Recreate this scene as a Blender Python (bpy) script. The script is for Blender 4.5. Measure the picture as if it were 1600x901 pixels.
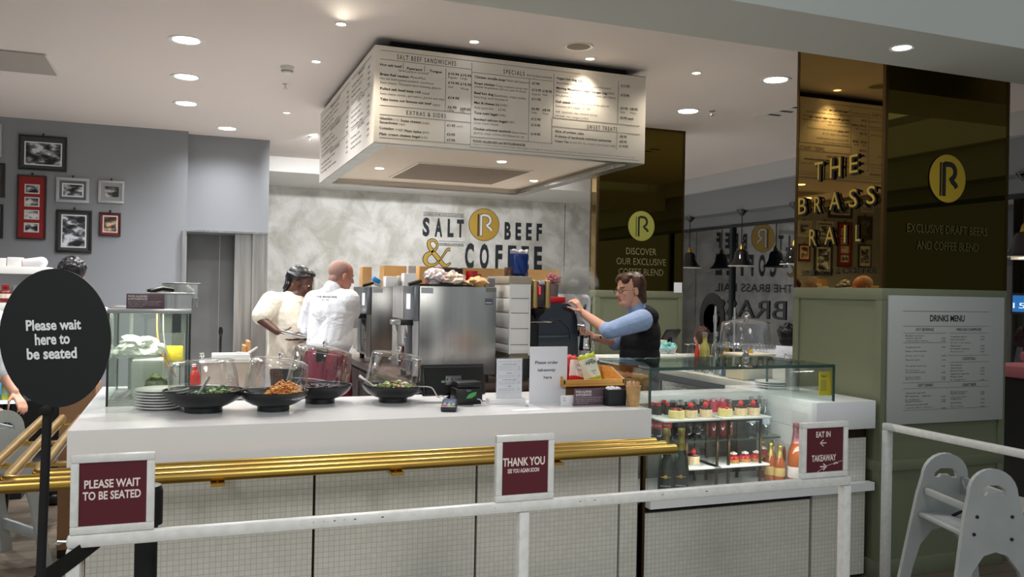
import bpy, bmesh, math, random
from mathutils import Vector, Matrix, Quaternion
R_ = random.Random(7)
for o in list(bpy.data.objects): bpy.data.objects.remove(o)
SC = bpy.context.scene
COL = SC.collection
# ---------------------------------------------------------------- camera
F = 1327.75; CX, CY = 800.0, 450.5; H = 1.58
YAW, PITCH, ROLL = math.radians(20.9865), math.radians(0.0728), math.radians(-1.0653)
_f = Vector((math.sin(YAW)*math.cos(PITCH), math.cos(YAW)*math.cos(PITCH), math.sin(PITCH)))
_r = Vector((math.cos(YAW), -math.sin(YAW), 0)); _d = _f.cross(_r)
_r2 = math.cos(ROLL)*_r + math.sin(ROLL)*_d; _d2 = -math.sin(ROLL)*_r + math.cos(ROLL)*_d
EYE = Vector((0, 0, H))
cd = bpy.data.cameras.new('camera'); cam = bpy.data.objects.new('camera', cd); COL.objects.link(cam)
cd.sensor_fit = 'HORIZONTAL'; cd.sensor_width = 36.0; cd.lens = 36.0*F/1600.0; cd.clip_start = 0.05; cd.clip_end = 100
m = Matrix.Identity(4)
for i in range(3):
    m[i][0] = _r2[i]; m[i][1] = -_d2[i]; m[i][2] = -_f[i]; m[i][3] = EYE[i]
cam.matrix_world = m
SC.camera = cam
# ---------------------------------------------------------------- world, exposure
SC.view_settings.view_transform = 'Standard'; SC.view_settings.look = 'None'
SC.view_settings.gamma = 1; SC.view_settings.use_curve_mapping = False
SC.view_settings.exposure = 0.35
W = bpy.data.worlds.new('mall'); SC.world = W; W.use_nodes = True
W.node_tree.nodes['Background'].inputs[0].default_value = (0.86, 0.93, 0.95, 1)
W.node_tree.nodes['Background'].inputs[1].default_value = 0.36
def lamp(name, kind, loc, power, col=(1, .96, .9), size=.1, spot=150, blend=1.0, target=None, sizey=None, spread=180):
    l = bpy.data.lights.new(name, kind); l.energy = power; l.color = col
    if kind == 'SPOT': l.spot_size = math.radians(spot); l.spot_blend = blend; l.shadow_soft_size = size
    elif kind == 'AREA':
        l.shape = 'RECTANGLE' if sizey else 'DISK'; l.size = size
        if sizey: l.size_y = sizey
        l.spread = math.radians(spread)
    else: l.shadow_soft_size = size
    o = bpy.data.objects.new(name, l); COL.objects.link(o); o.location = loc
    if target is not None:
        o.rotation_euler = (Vector(target)-Vector(loc)).to_track_quat('-Z', 'Y').to_euler()
    return o
# added fill lights, unseen above the walkway, brightening the counter side
lamp('fill_lamp', 'AREA', (.9, -1.4, 3.5), 6, (1, .97, .91), 1.2, target=(.8, 3.6, 0.55), spread=62)
lamp('fill_lamp', 'AREA', (-2.2, 1.0, 3.9), 12, (1, .98, .93), 1.2, target=(-1.2, 3.0, 0.3), spread=90)
# ---------------------------------------------------------------- pixel to place
def _ray(px, py): return (_r2*((px-CX)/F) + _d2*((py-CY)/F) + _f)
def PY(px, py, Y): d = _ray(px, py); return EYE + d*(Y/d.y)
def PX(px, py, X): d = _ray(px, py); return EYE + d*(X/d.x)
def PZ(px, py, Z): d = _ray(px, py); return EYE + d*((Z-H)/d.z)
def pxm(p): return F/((Vector(p)-EYE).dot(_f))       # pixels per metre there
# ---------------------------------------------------------------- materials
def s2l(c):
    c = c/255.0
    return c/12.92 if c <= .04045 else ((c+.055)/1.055)**2.4
def C(*rgb): return (s2l(rgb[0]), s2l(rgb[1]), s2l(rgb[2]), 1)
MATS = {}
def mat(name, rgb=(200, 200, 200), rough=.5, metal=0., spec=.5, coat=0., trans=0., emit=0., alpha=1., ior=1.45, sss=0):
    if name in MATS: return MATS[name]
    m = bpy.data.materials.new(name); m.use_nodes = True; MATS[name] = m
    b = m.node_tree.nodes['Principled BSDF']
    b.inputs['Base Color'].default_value = C(*rgb); b.inputs['Roughness'].default_value = rough
    b.inputs['Metallic'].default_value = metal; b.inputs['Specular IOR Level'].default_value = spec
    b.inputs['Coat Weight'].default_value = coat; b.inputs['Transmission Weight'].default_value = trans
    b.inputs['IOR'].default_value = ior; b.inputs['Alpha'].default_value = alpha
    if emit:
        b.inputs['Emission Color'].default_value = C(*rgb); b.inputs['Emission Strength'].default_value = emit
    if sss: b.inputs['Subsurface Weight'].default_value = sss; b.inputs['Subsurface Radius'].default_value = (.02, .008, .005)
    return m
def nodes(m): return m.node_tree.nodes, m.node_tree.links, m.node_tree.nodes['Principled BSDF']
def noise_mat(name, a, b, scale=5, detail=4, rough=.6, metal=0, stretch=(1, 1, 1), bump=0, lo=.35, hi=.65, dist=0, coat=0, mid=None, rrange=None):
    if name in MATS: return MATS[name]
    m = mat(name, a, rough, metal, coat=coat); N, L, B = nodes(m)
    tc = N.new('ShaderNodeTexCoord'); mp = N.new('ShaderNodeMapping'); mp.inputs['Scale'].default_value = stretch
    nz = N.new('ShaderNodeTexNoise'); nz.inputs['Scale'].default_value = scale; nz.inputs['Detail'].default_value = detail
    nz.inputs['Distortion'].default_value = dist
    cr = N.new('ShaderNodeValToRGB'); cr.color_ramp.elements[0].position = lo; cr.color_ramp.elements[1].position = hi
    cr.color_ramp.elements[0].color = C(*a); cr.color_ramp.elements[1].color = C(*b)
    if mid:
        e = cr.color_ramp.elements.new((lo+hi)/2); e.color = C(*mid)
    L.new(tc.outputs['Object'], mp.inputs[0]); L.new(mp.outputs[0], nz.inputs['Vector']); L.new(nz.outputs['Fac'], cr.inputs[0])
    L.new(cr.outputs[0], B.inputs['Base Color'])
    if rrange:
        mr = N.new('ShaderNodeMapRange'); mr.inputs[3].default_value = rrange[0]; mr.inputs[4].default_value = rrange[1]
        L.new(nz.outputs['Fac'], mr.inputs[0]); L.new(mr.outputs[0], B.inputs['Roughness'])
    if bump:
        bp = N.new('ShaderNodeBump'); bp.inputs['Strength'].default_value = bump; bp.inputs['Distance'].default_value = .01
        L.new(nz.outputs['Fac'], bp.inputs['Height']); L.new(bp.outputs[0], B.inputs['Normal'])
    return m
def brick_mat(name, c1, c2, mortar, bw, bh, ms, axes='xz', rough=.35, offset=0., bump=.4, squash=1., freq=2):
    if name in MATS: return MATS[name]
    m = mat(name, c1, rough); N, L, B = nodes(m)
    tc = N.new('ShaderNodeTexCoord'); sp = N.new('ShaderNodeSeparateXYZ'); cb = N.new('ShaderNodeCombineXYZ')
    L.new(tc.outputs['Object'], sp.inputs[0])
    for k, a in enumerate(axes): L.new(sp.outputs['xyz'.index(a)], cb.inputs[k])
    br = N.new('ShaderNodeTexBrick'); br.offset = offset; br.offset_frequency = freq; br.squash = squash
    br.inputs['Color1'].default_value = C(*c1); br.inputs['Color2'].default_value = C(*c2); br.inputs['Mortar'].default_value = C(*mortar)
    br.inputs['Scale'].default_value = 1; br.inputs['Brick Width'].default_value = bw; br.inputs['Row Height'].default_value = bh
    br.inputs['Mortar Size'].default_value = ms; br.inputs['Mortar Smooth'].default_value = .2
    L.new(cb.outputs[0], br.inputs['Vector']); L.new(br.outputs['Color'], B.inputs['Base Color'])
    if bump:
        bp = N.new('ShaderNodeBump'); bp.inputs['Strength'].default_value = bump; bp.inputs['Distance'].default_value = .002; bp.invert = True
        L.new(br.outputs['Fac'], bp.inputs['Height']); L.new(bp.outputs[0], B.inputs['Normal'])
    return m
def thin_glass(name, tint=(255, 255, 255), refl=.06, edge=.6, rough=.01, dark=0.):
    if name in MATS: return MATS[name]
    m = bpy.data.materials.new(name); m.use_nodes = True; MATS[name] = m
    N, L = m.node_tree.nodes, m.node_tree.links; N.remove(N['Principled BSDF'])
    tr = N.new('ShaderNodeBsdfTransparent'); tr.inputs[0].default_value = C(*tint)
    gl = N.new('ShaderNodeBsdfGlossy'); gl.inputs['Roughness'].default_value = rough; gl.inputs[0].default_value = (1, 1, 1, 1)
    lw = N.new('ShaderNodeLayerWeight'); lw.inputs[0].default_value = .25
    mr = N.new('ShaderNodeMapRange'); mr.inputs[3].default_value = refl; mr.inputs[4].default_value = edge
    mx = N.new('ShaderNodeMixShader')
    L.new(lw.outputs['Facing'], mr.inputs[0]); L.new(mr.outputs[0], mx.inputs[0])
    L.new(tr.outputs[0], mx.inputs[1]); L.new(gl.outputs[0], mx.inputs[2]); L.new(mx.outputs[0], N['Material Output'].inputs[0])
    return m
# ---------------------------------------------------------------- mesh builder
class MB:
    def __init__(s): s.bm = bmesh.new(); s.m = []
    def mi(s, m):
        if m not in s.m: s.m.append(m)
        return s.m.index(m)
    def _tag(s, faces, m, smooth=False):
        i = s.mi(m)
        for f in faces: f.material_index = i; f.smooth = smooth
    def box(s, a, b, m, bev=0, rot=None, seg=2):
        a = Vector(a); b = Vector(b); c = (a+b)/2; d = b-a
        r = bmesh.ops.create_cube(s.bm, size=1); vs = r['verts']
        M_ = Matrix.Translation(c) @ (rot.to_4x4() if rot else Matrix.Identity(4)) @ Matrix.Diagonal((abs(d.x), abs(d.y), abs(d.z), 1))
        bmesh.ops.transform(s.bm, matrix=M_, verts=vs)
        fs = {f for v in vs for f in v.link_faces}; s._tag(fs, m)
        if bev:
            es = {e for v in vs for e in v.link_edges}
            r = bmesh.ops.bevel(s.bm, geom=list(es), offset=bev, segments=seg, affect='EDGES', profile=.5)
            s._tag(r['faces'], m, True)
        return s
    def cbox(s, c, d, m, bev=0, rot=None): 
        c = Vector(c); d = Vector(d)/2; return s.box(c-d, c+d, m, bev, rot)
    def cyl(s, p0, p1, r0, m, r1=None, seg=20, cap=True):
        p0 = Vector(p0); p1 = Vector(p1); r1 = r0 if r1 is None else r1; d = p1-p0
        q = d.to_track_quat('Z', 'Y') if d.length > 1e-9 else Quaternion()
        r = bmesh.ops.create_cone(s.bm, cap_ends=cap, segments=seg, radius1=max(r0, 1e-5), radius2=max(r1, 1e-5), depth=d.length)
        bmesh.ops.transform(s.bm, matrix=Matrix.Translation((p0+p1)/2) @ q.to_matrix().to_4x4(), verts=r['verts'])
        s._tag({f for v in r['verts'] for f in v.link_faces}, m, True); return s
    def sph(s, c, rad, m, rot=None, u=16, v=10):
        r = bmesh.ops.create_uvsphere(s.bm, u_segments=u, v_segments=v, radius=1)
        rad = (rad,)*3 if isinstance(rad, (int, float)) else rad
        bmesh.ops.transform(s.bm, matrix=Matrix.Translation(c) @ (rot.to_4x4() if rot else Matrix.Identity(4)) @ Matrix.Diagonal((*rad, 1)), verts=r['verts'])
        s._tag({f for v_ in r['verts'] for f in v_.link_faces}, m, True); return s
    def cap(s, p0, p1, r0, r1, m, seg=14):
        s.cyl(p0, p1, r0, m, r1, seg); s.sph(p0, r0, m, u=seg, v=8); s.sph(p1, r1, m, u=seg, v=8); return s
    def lathe(s, prof, c, m, seg=32, rot=None, closed=False):
        c = Vector(c); rings = []
        for (r, z) in prof:
            if r < 1e-6: ring = [s.bm.verts.new((0, 0, z))]
            else: ring = [s.bm.verts.new((r*math.cos(2*math.pi*k/seg), r*math.sin(2*math.pi*k/seg), z)) for k in range(seg)]
            rings.append(ring)
        fs = []
        for a, b in zip(rings[:-1], rings[1:]):
            for k in range(seg):
                k2 = (k+1) % seg
                try:
                    if len(a) == 1 and len(b) == 1: continue
                    if len(a) == 1: fs.append(s.bm.faces.new((a[0], b[k2], b[k])))
                    elif len(b) == 1: fs.append(s.bm.faces.new((a[k], a[k2], b[0])))
                    else: fs.append(s.bm.faces.new((a[k], a[k2], b[k2], b[k])))
                except ValueError: pass
        vs = [v for r in rings for v in r]
        bmesh.ops.transform(s.bm, matrix=Matrix.Translation(c) @ (rot.to_4x4() if rot else Matrix.Identity(4)), verts=vs)
        s._tag(fs, m, True); return s
    def tube(s, pts, r, m, seg=10, cap=True, rs=None):
        pts = [Vector(p) for p in pts]; rings = []; n = len(pts); up = None
        for i, p in enumerate(pts):
            t = (pts[min(i+1, n-1)]-pts[max(i-1, 0)]).normalized()
            if up is None: up = t.orthogonal().normalized()
            up = (up-t*up.dot(t)).normalized(); w = t.cross(up); rr = rs[i] if rs else r
            rings.append([s.bm.verts.new(p+up*rr*math.cos(2*math.pi*k/seg)+w*rr*math.sin(2*math.pi*k/seg)) for k in range(seg)])
        fs = []
        for a, b in zip(rings[:-1], rings[1:]):
            for k in range(seg): fs.append(s.bm.faces.new((a[k], a[(k+1) % seg], b[(k+1) % seg], b[k])))
        if cap: fs.append(s.bm.faces.new(rings[0][::-1])); fs.append(s.bm.faces.new(rings[-1]))
        s._tag(fs, m, True); return s
    def prism(s, pts, o, ux, uy, dep, m, holes=None, smooth=False):
        """2D outline in the ux/uy plane at o, extruded by dep along ux x uy"""
        o = Vector(o); ux = Vector(ux).normalized(); uy = Vector(uy).normalized(); n = ux.cross(uy)*dep
        a = [s.bm.verts.new(o+ux*p[0]+uy*p[1]) for p in pts]; b = [s.bm.verts.new(v.co+n) for v in a]
        fs = [s.bm.faces.new(a[::-1]), s.bm.faces.new(b)]
        k = len(a)
        for i in range(k): fs.append(s.bm.faces.new((a[i], a[(i+1) % k], b[(i+1) % k], b[i])))
        s._tag(fs, m, False); return s
    def stroke(s, pts, w, o, ux, uy, dep, m):
        """ribbon of width w along a 2D polyline"""
        P = [Vector(p) for p in pts]; Lf = []; Rt = []
        ws = w if isinstance(w, (list, tuple)) else [w]*len(P)
        for i, p in enumerate(P):
            t = (P[min(i+1, len(P)-1)]-P[max(i-1, 0)]).normalized(); nn = Vector((-t.y, t.x))*ws[i]/2
            Lf.append(p+nn); Rt.append(p-nn)
        o = Vector(o); ux = Vector(ux).normalized(); uy = Vector(uy).normalized(); n = ux.cross(uy)*dep
        V = lambda q, k: s.bm.verts.new(o+ux*q.x+uy*q.y+n*k)
        a = [V(q, 1) for q in Lf]; b = [V(q, 1) for q in Rt]; a0 = [V(q, 0) for q in Lf]; b0 = [V(q, 0) for q in Rt]; fs = []
        for i in range(len(P)-1):
            fs.append(s.bm.faces.new((b[i], b[i+1], a[i+1], a[i]))); fs.append(s.bm.faces.new((a[i], a[i+1], a0[i+1], a0[i]))); fs.append(s.bm.faces.new((b0[i], b0[i+1], b[i+1], b[i])))
        s._tag(fs, m); return s
    def quad(s, a, b, c, d, m):
        f = s.bm.faces.new([s.bm.verts.new(Vector(p)) for p in (a, b, c, d)]); s._tag([f], m); return s
    def text(s, string, P0, ux, uy, h, m, width=None, bold=0., lift=.001, align='L', space=1.0):
        cu = bpy.data.curves.new('t', 'FONT'); cu.body = string; cu.size = 1; cu.offset = bold; cu.resolution_u = 3; cu.space_character = space
        ob = bpy.data.objects.new('t', cu); COL.objects.link(ob); bpy.context.view_layer.update()
        me = bpy.data.meshes.new_from_object(ob.evaluated_get(bpy.context.evaluated_depsgraph_get()))
        bpy.data.objects.remove(ob); bpy.data.curves.remove(cu)
        if not me.vertices: bpy.data.meshes.remove(me); return s
        xs = [v.co.x for v in me.vertices]; x0, x1 = min(xs), max(xs)
        sy = h/.729; sx = (width/(x1-x0)) if width else sy
        tw = (x1-x0)*sx
        ox = 0 if align == 'L' else (-tw/2 if align == 'C' else -tw)
        P0 = Vector(P0); ux = Vector(ux).normalized(); uy = Vector(uy).normalized(); n = ux.cross(uy)
        vs = [s.bm.verts.new(P0+ux*((v.co.x-x0)*sx+ox)+uy*(v.co.y*sy)+n*lift) for v in me.vertices]
        fs = []
        for p in me.polygons:
            try: fs.append(s.bm.faces.new([vs[i] for i in p.vertices]))
            except ValueError: pass
        s._tag(fs, m); bpy.data.meshes.remove(me); return s
    def build(s, name, parent=None, origin=None, recalc=True):
        if recalc: bmesh.ops.recalc_face_normals(s.bm, faces=s.bm.faces)
        me = bpy.data.meshes.new(name); co = [v.co for v in s.bm.verts]
        if origin is None:
            xs = [c.x for c in co]; ys = [c.y for c in co]; zs = [c.z for c in co]
            origin = Vector(((min(xs)+max(xs))/2, (min(ys)+max(ys))/2, min(zs)))
        origin = Vector(origin)
        bmesh.ops.translate(s.bm, vec=-origin, verts=s.bm.verts)
        s.bm.to_mesh(me); s.bm.free()
        for m in s.m: me.materials.append(m)
        try: me.set_sharp_from_angle(angle=math.radians(38))
        except Exception: pass
        o = bpy.data.objects.new(name, me); COL.objects.link(o); o.location = origin
        if parent is not None: attach(o, parent)
        return o
def wm(o):
    mw = o.matrix_basis.copy()
    return (wm(o.parent) @ o.matrix_parent_inverse @ mw) if o.parent else mw
def attach(o, parent):
    o.parent = parent; o.matrix_parent_inverse = wm(parent).inverted(); return o
def tag(o, label, cat, group=None, kind=None):
    if label: o['label'] = label
    if cat: o['category'] = cat
    if group: o['group'] = group
    if kind: o['kind'] = kind
    return o
def thing(name, label, cat, loc=(0, 0, 0), group=None, rz=0):
    o = bpy.data.objects.new(name, None); o.empty_display_size = .05; COL.objects.link(o)
    o.location = loc; o.rotation_euler = (0, 0, rz); return tag(o, label, cat, group)
def part(name, mb, parent, label=None):
    o = mb.build(name, parent)
    if label: o['label'] = label
    return o
def solo(name, mb, label, cat, group=None, kind=None): return tag(mb.build(name), label, cat, group, kind)
def struct(name, mb, parent=None):
    o = mb.build(name, parent)
    if parent is None: o['kind'] = 'structure'
    return o
def dup(root, loc=None, rz=None, label=None, group=None, scale=None):
    def cp(o, par):
        c = o.copy(); COL.objects.link(c)
        if par: c.parent = par
        for ch in o.children: cp(ch, c)
        return c
    kids = list(root.children); r = cp(root, None)
    if loc is not None: r.location = loc
    if rz is not None: r.rotation_euler = (0, 0, rz)
    if scale: r.scale = (scale,)*3 if isinstance(scale, (int, float)) else scale
    if label: r['label'] = label
    if group: r['group'] = group
    return r
def RZ(a): return Matrix.Rotation(math.radians(a), 3, 'Z')
def RX(a): return Matrix.Rotation(math.radians(a), 3, 'X')
def RY(a): return Matrix.Rotation(math.radians(a), 3, 'Y')
XV, YV, ZV = Vector((1, 0, 0)), Vector((0, 1, 0)), Vector((0, 0, 1))
def arc(cx, cy, r, a0, a1, n=10): return [(cx+r*math.cos(math.radians(a0+(a1-a0)*i/n)), cy+r*math.sin(math.radians(a0+(a1-a0)*i/n))) for i in range(n+1)]
# ---------------------------------------------------------------- common materials
white_paint = mat('white_paint', (232, 230, 225), .35)
ceil_m = mat('ceiling_paint', (232, 222, 216), .8)
soffit_m = mat('soffit_paint', (205, 206, 200), .8)
grey_wall = mat('grey_wall_paint', (140, 143, 147), .7)
brass = noise_mat('brushed_brass', (186, 150, 76), (198, 164, 88), 8, 3, .3, 1, (1, 1, 30))
bronze = mat('bronze_trim', (92, 72, 42), .35, 1)
steel = noise_mat('brushed_steel', (168, 168, 166), (196, 196, 195), 30, 3, .3, 1, (1, 1, .04), rrange=(.24, .36))
steel_h = noise_mat('brushed_steel_flat', (165, 165, 163), (198, 198, 196), 30, 3, .3, 1, (.04, 1, 1), rrange=(.22, .36))
chrome = mat('chrome', (215, 215, 215), .12, 1)
black = mat('black_plastic', (20, 20, 21), .4)
black_m = mat('black_matt', (14, 14, 15), .7)
ink = mat('printed_ink', (42, 40, 40), .7)
ink_g = mat('printed_ink_grey', (105, 100, 96), .7)
burg = mat('burgundy_panel', (86, 20, 34), .5)
white = mat('white_gloss', (238, 238, 240), .25, coat=.2)
paper = mat('white_paper', (235, 235, 238), .7)
gold = mat('gold_print', (196, 158, 62), .45, .25)
green = mat('sage_paint', (116, 120, 96), .55)
glass = thin_glass('clear_glass', (250, 253, 251), .04, .45)
acrylic = thin_glass('clear_acrylic', (247, 248, 250), .05, .75)
solid_glass = mat('solid_glass', (255, 255, 255), .02, trans=1., ior=1.45)
edge_glass = mat('green_glass_edge', (46, 74, 66), .15, coat=.5)
dark_void = mat('dark_recess', (24, 24, 24), .8)
lamp_m = mat('lamp_diffuser', (255, 252, 246), .5, emit=7.)
warm_lamp = mat('warm_lamp', (255, 236, 205), .5, emit=9.)
def mirror_mat(name, rgb, rough=.02):
    return mat(name, rgb, rough, 1.0)
brass_mirror = mirror_mat('bronze_mirror', (150, 126, 78))
shaded_mirror = mirror_mat('shaded_bronze_mirror', (112, 98, 46))  # darker copy of the mirror; the dim mall it reflects is put into its colour
# plaster: mottled trowelled finish
plaster = mat('venetian_plaster', (215, 213, 205), .45); N, L, B = nodes(plaster)
tc = N.new('ShaderNodeTexCoord'); n1 = N.new('ShaderNodeTexNoise'); n1.inputs['Scale'].default_value = 2.6; n1.inputs['Detail'].default_value = 9; n1.inputs['Roughness'].default_value = .62; n1.inputs['Distortion'].default_value = .5
c1 = N.new('ShaderNodeValToRGB'); c1.color_ramp.elements[0].position = .36; c1.color_ramp.elements[0].color = C(196, 193, 182); c1.color_ramp.elements[1].position = .6; c1.color_ramp.elements[1].color = C(240, 239, 234)
vo = N.new('ShaderNodeTexVoronoi'); vo.feature = 'SMOOTH_F1'; vo.inputs['Scale'].default_value = 3.2; vo.inputs['Smoothness'].default_value = .35
mxn = N.new('ShaderNodeMix'); mxn.data_type = 'RGBA'; mxn.blend_type = 'MULTIPLY'; mxn.inputs['Factor'].default_value = .10
nw = N.new('ShaderNodeTexNoise'); nw.inputs['Scale'].default_value = 4; nw.inputs['Detail'].default_value = 6
vm = N.new('ShaderNodeMix'); vm.data_type = 'RGBA'; vm.inputs['Factor'].default_value = .25
L.new(tc.outputs['Object'], nw.inputs['Vector']); L.new(tc.outputs['Object'], vm.inputs['A']); L.new(nw.outputs['Color'], vm.inputs['B'])
L.new(vm.outputs['Result'], vo.inputs['Vector']); L.new(tc.outputs['Object'], n1.inputs['Vector'])
L.new(n1.outputs['Fac'], c1.inputs[0]); L.new(c1.outputs[0], mxn.inputs['A']); L.new(vo.outputs['Color'], mxn.inputs['B']); L.new(c1.outputs[0], B.inputs['Base Color'])
hs = N.new('ShaderNodeHueSaturation'); hs.inputs['Saturation'].default_value = 0; L.new(vo.outputs['Color'], hs.inputs['Color']); L.new(hs.outputs[0], mxn.inputs['B']); L.new(mxn.outputs['Result'], B.inputs['Base Color'])
bp = N.new('ShaderNodeBump'); bp.inputs['Strength'].default_value = .25; bp.inputs['Distance'].default_value = .01; L.new(n1.outputs['Fac'], bp.inputs['Height']); L.new(bp.outputs[0], B.inputs['Normal'])
# floor planks
plank = brick_mat('floor_planks', (116, 104, 88), (92, 82, 70), (58, 52, 45), 1.2, .16, .004, 'xy', .45, .37, .2)
mosaic = brick_mat('mosaic_tiles', (228, 226, 216), (220, 218, 208), (200, 197, 188), .0235, .0235, .0016, 'xz', .3, 0, .5)
wall_tile = brick_mat('large_white_tiles', (236, 236, 232), (230, 230, 226), (135, 130, 122), .30, .118, .004, 'xz', .15, 0, .3)

KS = 1.236
def K(v): return v*KS
def KZ(z): return H+(z-H)*KS
ZC = KZ(2.87)
# ---------------------------------------------------------------- room shell
b = MB(); b.box((-11, -4, -.1), (13, 14, 0), plank); struct('floor', b)
b = MB(); b.box((-.4, 4.5, 0), (6.6, K(10.1), .004), mat('kitchen_bounce_pale', (214, 212, 206), .5)); struct('floor_kitchen', b)  # unseen floor, made pale to bounce light up to the ceiling
b = MB(); b.box((-11, -4, 0), (13, 2.3, .004), mat('walkway_bounce_pale', (206, 202, 194), .4)); struct('floor_walkway', b)  # unseen floor, added pale to bounce light onto the soffit
b = MB(); b.box((-9, 3.4, ZC), (11, K(8.8), ZC+.1), ceil_m); struct('ceiling', b)
# walkway soffit: lower band with its own fascia
ys0 = PZ(1300, 26.5, 2.8).y; ys1 = PY(1400, 101, 3.475).y
b = MB(); b.box((-9, ys0, 2.8), (12, ys1, 3.05), soffit_m); b.box((-9, ys0, 3.05), (12, ys0+.1, 5.0), soffit_m)
struct('ceiling_walkway', b)
# picture wall on the left and the steel lined opening beside it
YW = K(7.72); zo = KZ(2.03); xb1 = K(.675)
b = MB(); b.box((-11, YW, 0), (-.005, YW+.2, ZC), grey_wall); struct('wall_left', b)
b = MB(); b.box((-.005, YW+.17, zo), (xb1, YW+1.2, ZC), grey_wall); b.box((xb1-.16, YW+.18, 0), (xb1, K(10), zo), steel); b.box((xb1-.02, YW+1.2, zo), (xb1, K(10.1), ZC), grey_wall)
struct('wall_service_block', b)
b = MB()
b.box((-.045, YW-.04, 0), (-.005, YW, zo), steel); b.box((-.005, YW+.15, zo), (xb1, YW+.17, zo+.02), steel)
b.box((K(.40), YW+.3, 0), (K(.545), YW+.4, zo), steel)
struct('trim_1', b)
panel_grey = noise_mat('grey_door_metal', (118, 119, 118), (128, 129, 128), 3, 2, .4, .6)
b = MB(); yd = YW+.62; b.box((0, yd, 0), (K(.28), yd+.05, zo), panel_grey); b.box((K(.28), yd, 0), (K(.28)+.006, yd+.005, zo), steel); b.box((K(.28)+.006, yd, 0), (K(.545), yd+.05, zo), panel_grey)
struct('door_1', b)
# bulkhead and plaster wall at the back
YB = K(10.1); zbh = KZ(2.72)
b = MB(); b.box((xb1, K(8.8), zbh), (K(5.7), YB+.1, ZC+.1), white_paint); struct('wall_bulkhead', b)
xs_seam = PY(883, 330, YB).x
b = MB(); b.box((K(.5), YB, 0), (xs_seam-.006, YB+.15, zbh+.01), plaster); b.box((xs_seam+.006, YB, 0), (K(5.7), YB+.15, zbh+.01), plaster); b.box((xs_seam-.006, YB+.012, 0), (xs_seam+.006, YB+.15, zbh+.01), dark_void)
struct('wall_back', b)
# wall lettering
signb = mat('charcoal_letters', (38, 42, 48), .6)
def rlogo(b, c, r, ux, uy, disc, bar, outline=None, lift=.004, thin=None):
    """the round R emblem"""
    c = Vector(c); ux = Vector(ux).normalized(); uy = Vector(uy).normalized(); n = ux.cross(uy)
    if outline: b.prism(arc(0, 0, r*1.035, 0, 351, 39), c, ux, uy, lift*.5, outline)
    b.prism(arc(0, 0, r, 0, 351, 39), c, ux, uy, lift, disc)
    q = c+n*lift; k = .0012
    def st(pts, w, mm, kk): b.stroke([(x*r, y*r) for x, y in pts], w*r, q, ux, uy, kk, mm)
    bowl = [(-.16, .60), (.06, .60)] + arc(.10, .29, .31, 88, -50, 10)[0:] + [(.16, -.03)] + [(.26, -.13), (.40, -.22), (.50, -.36)]
    if outline:
        st([(-.21, -.74), (-.21, .66)], .2, outline, k); st([(-.21, .60)]+bowl, .22, outline, k)
        st([(-.40, -.74), (-.40, .66)], .1, outline, k)
    st([(-.21, -.70), (-.21, .62)], .13, bar, 2*k); st(bowl, .15, bar, 2*k)
    st([(-.40, -.70), (-.40, .62)], .05, thin or bar, 2*k)
wl = thing('wall_lettering', 'large charcoal and gold lettering on the pale plaster wall above the ovens', 'sign', PY(755, 420, YB-.01))
YL = YB-.002
def wtext(b, s, xl, xr, yb, yt, m, bold=.03, dy=0, Y=YL):
    P0 = PY(xl, yb, Y); P1 = PY(xr, yb+dy, Y); T = PY(xl, yt, Y)
    b.text(s, P0, XV, ZV, (T-P0).length, m, width=P1.x-P0.x, bold=bold, lift=.004)
b = MB()
for s, xl, xr, yb, yt in (('S', 660, 671, 367, 339.5), ('A', 679, 691, 368, 340), ('L', 699, 708.5, 368.5, 341.5), ('T', 713.5, 724.5, 369, 342.5),
                          ('B', 788, 798, 372.5, 346.5), ('E', 805, 814, 373, 347.5), ('E', 821.5, 830.5, 373.5, 348), ('F', 838, 846.5, 374.5, 349)):
    wtext(b, s, xl, xr, yb, yt, signb, .045)
for s, xl, xr, yb, yt in (('C', 726, 740, 417, 379.5), ('O', 749, 763.5, 417.5, 380.5), ('F', 773.5, 784.5, 418, 382), ('F', 793, 806, 418.5, 383), ('F', 814, 826, 419, 384), ('E', 834, 846.5, 419.5, 384.5)):
    s2 = 'E' if (s == 'F' and xl == 814) else s
    wtext(b, s2, xl, xr, yb, yt, signb, .045)
wtext(b, 'CATERING FROM TASTE OF GLADSTONE', 662, 724, 335.2, 332.5, signb, .01, 1.6)
wtext(b, 'HANDMADE COFFEE BEANS', 686, 724, 382, 379, signb, .01, 1)
for (x0, y0, x1, y1) in ((661, 331.2, 725, 335), (661, 336.3, 725, 340), (686, 376.5, 725, 378.5), (686, 383, 725, 385.3)):
    a = PY(x0, y0, YL); c = PY(x1, y0, YL); b.box((a.x, YL-.003, a.z-.003), (c.x, YL, a.z+.003), signb)
wtext(b, 'THE BRASS RAIL', 690, 846, 446, 431, signb, .01)
part('lettering', b, wl)
b = MB(); a = PY(758, 352, YL); rr = (PY(780, 352, YL).x-PY(733.5, 352, YL).x)/2
rlogo(b, PY(756.5, 351, YL), rr, XV, ZV, gold, mat('white_letter', (240, 240, 240), .5), signb, thin=signb)
part('emblem', b, wl, 'round gold emblem with a white letter R')
b = MB(); P0 = PY(661, 414.5, YL); T = PY(661, 373.5, YL); Hh = (T-P0).length; Wd = PY(704, 414, YL).x-P0.x
amp = [(.93, .22), (.80, .06), (.60, .02), (.45, .03)]
pth = [(.98, .64), (.86, .62), (.70, .36), (.52, .12), (.34, .02), (.16, .05), (.07, .2), (.12, .38), (.30, .52), (.46, .66), (.5, .82), (.42, .95), (.3, .98), (.2, .9), (.2, .76), (.3, .58), (.5, .34), (.68, .1), (.8, .02), (.92, .06), (1., .14)]
wds = [.09, .05, .035, .04, .06, .09, .13, .14, .08, .05, .05, .06, .07, .09, .1, .11, .13, .12, .09, .05, .02]
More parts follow.
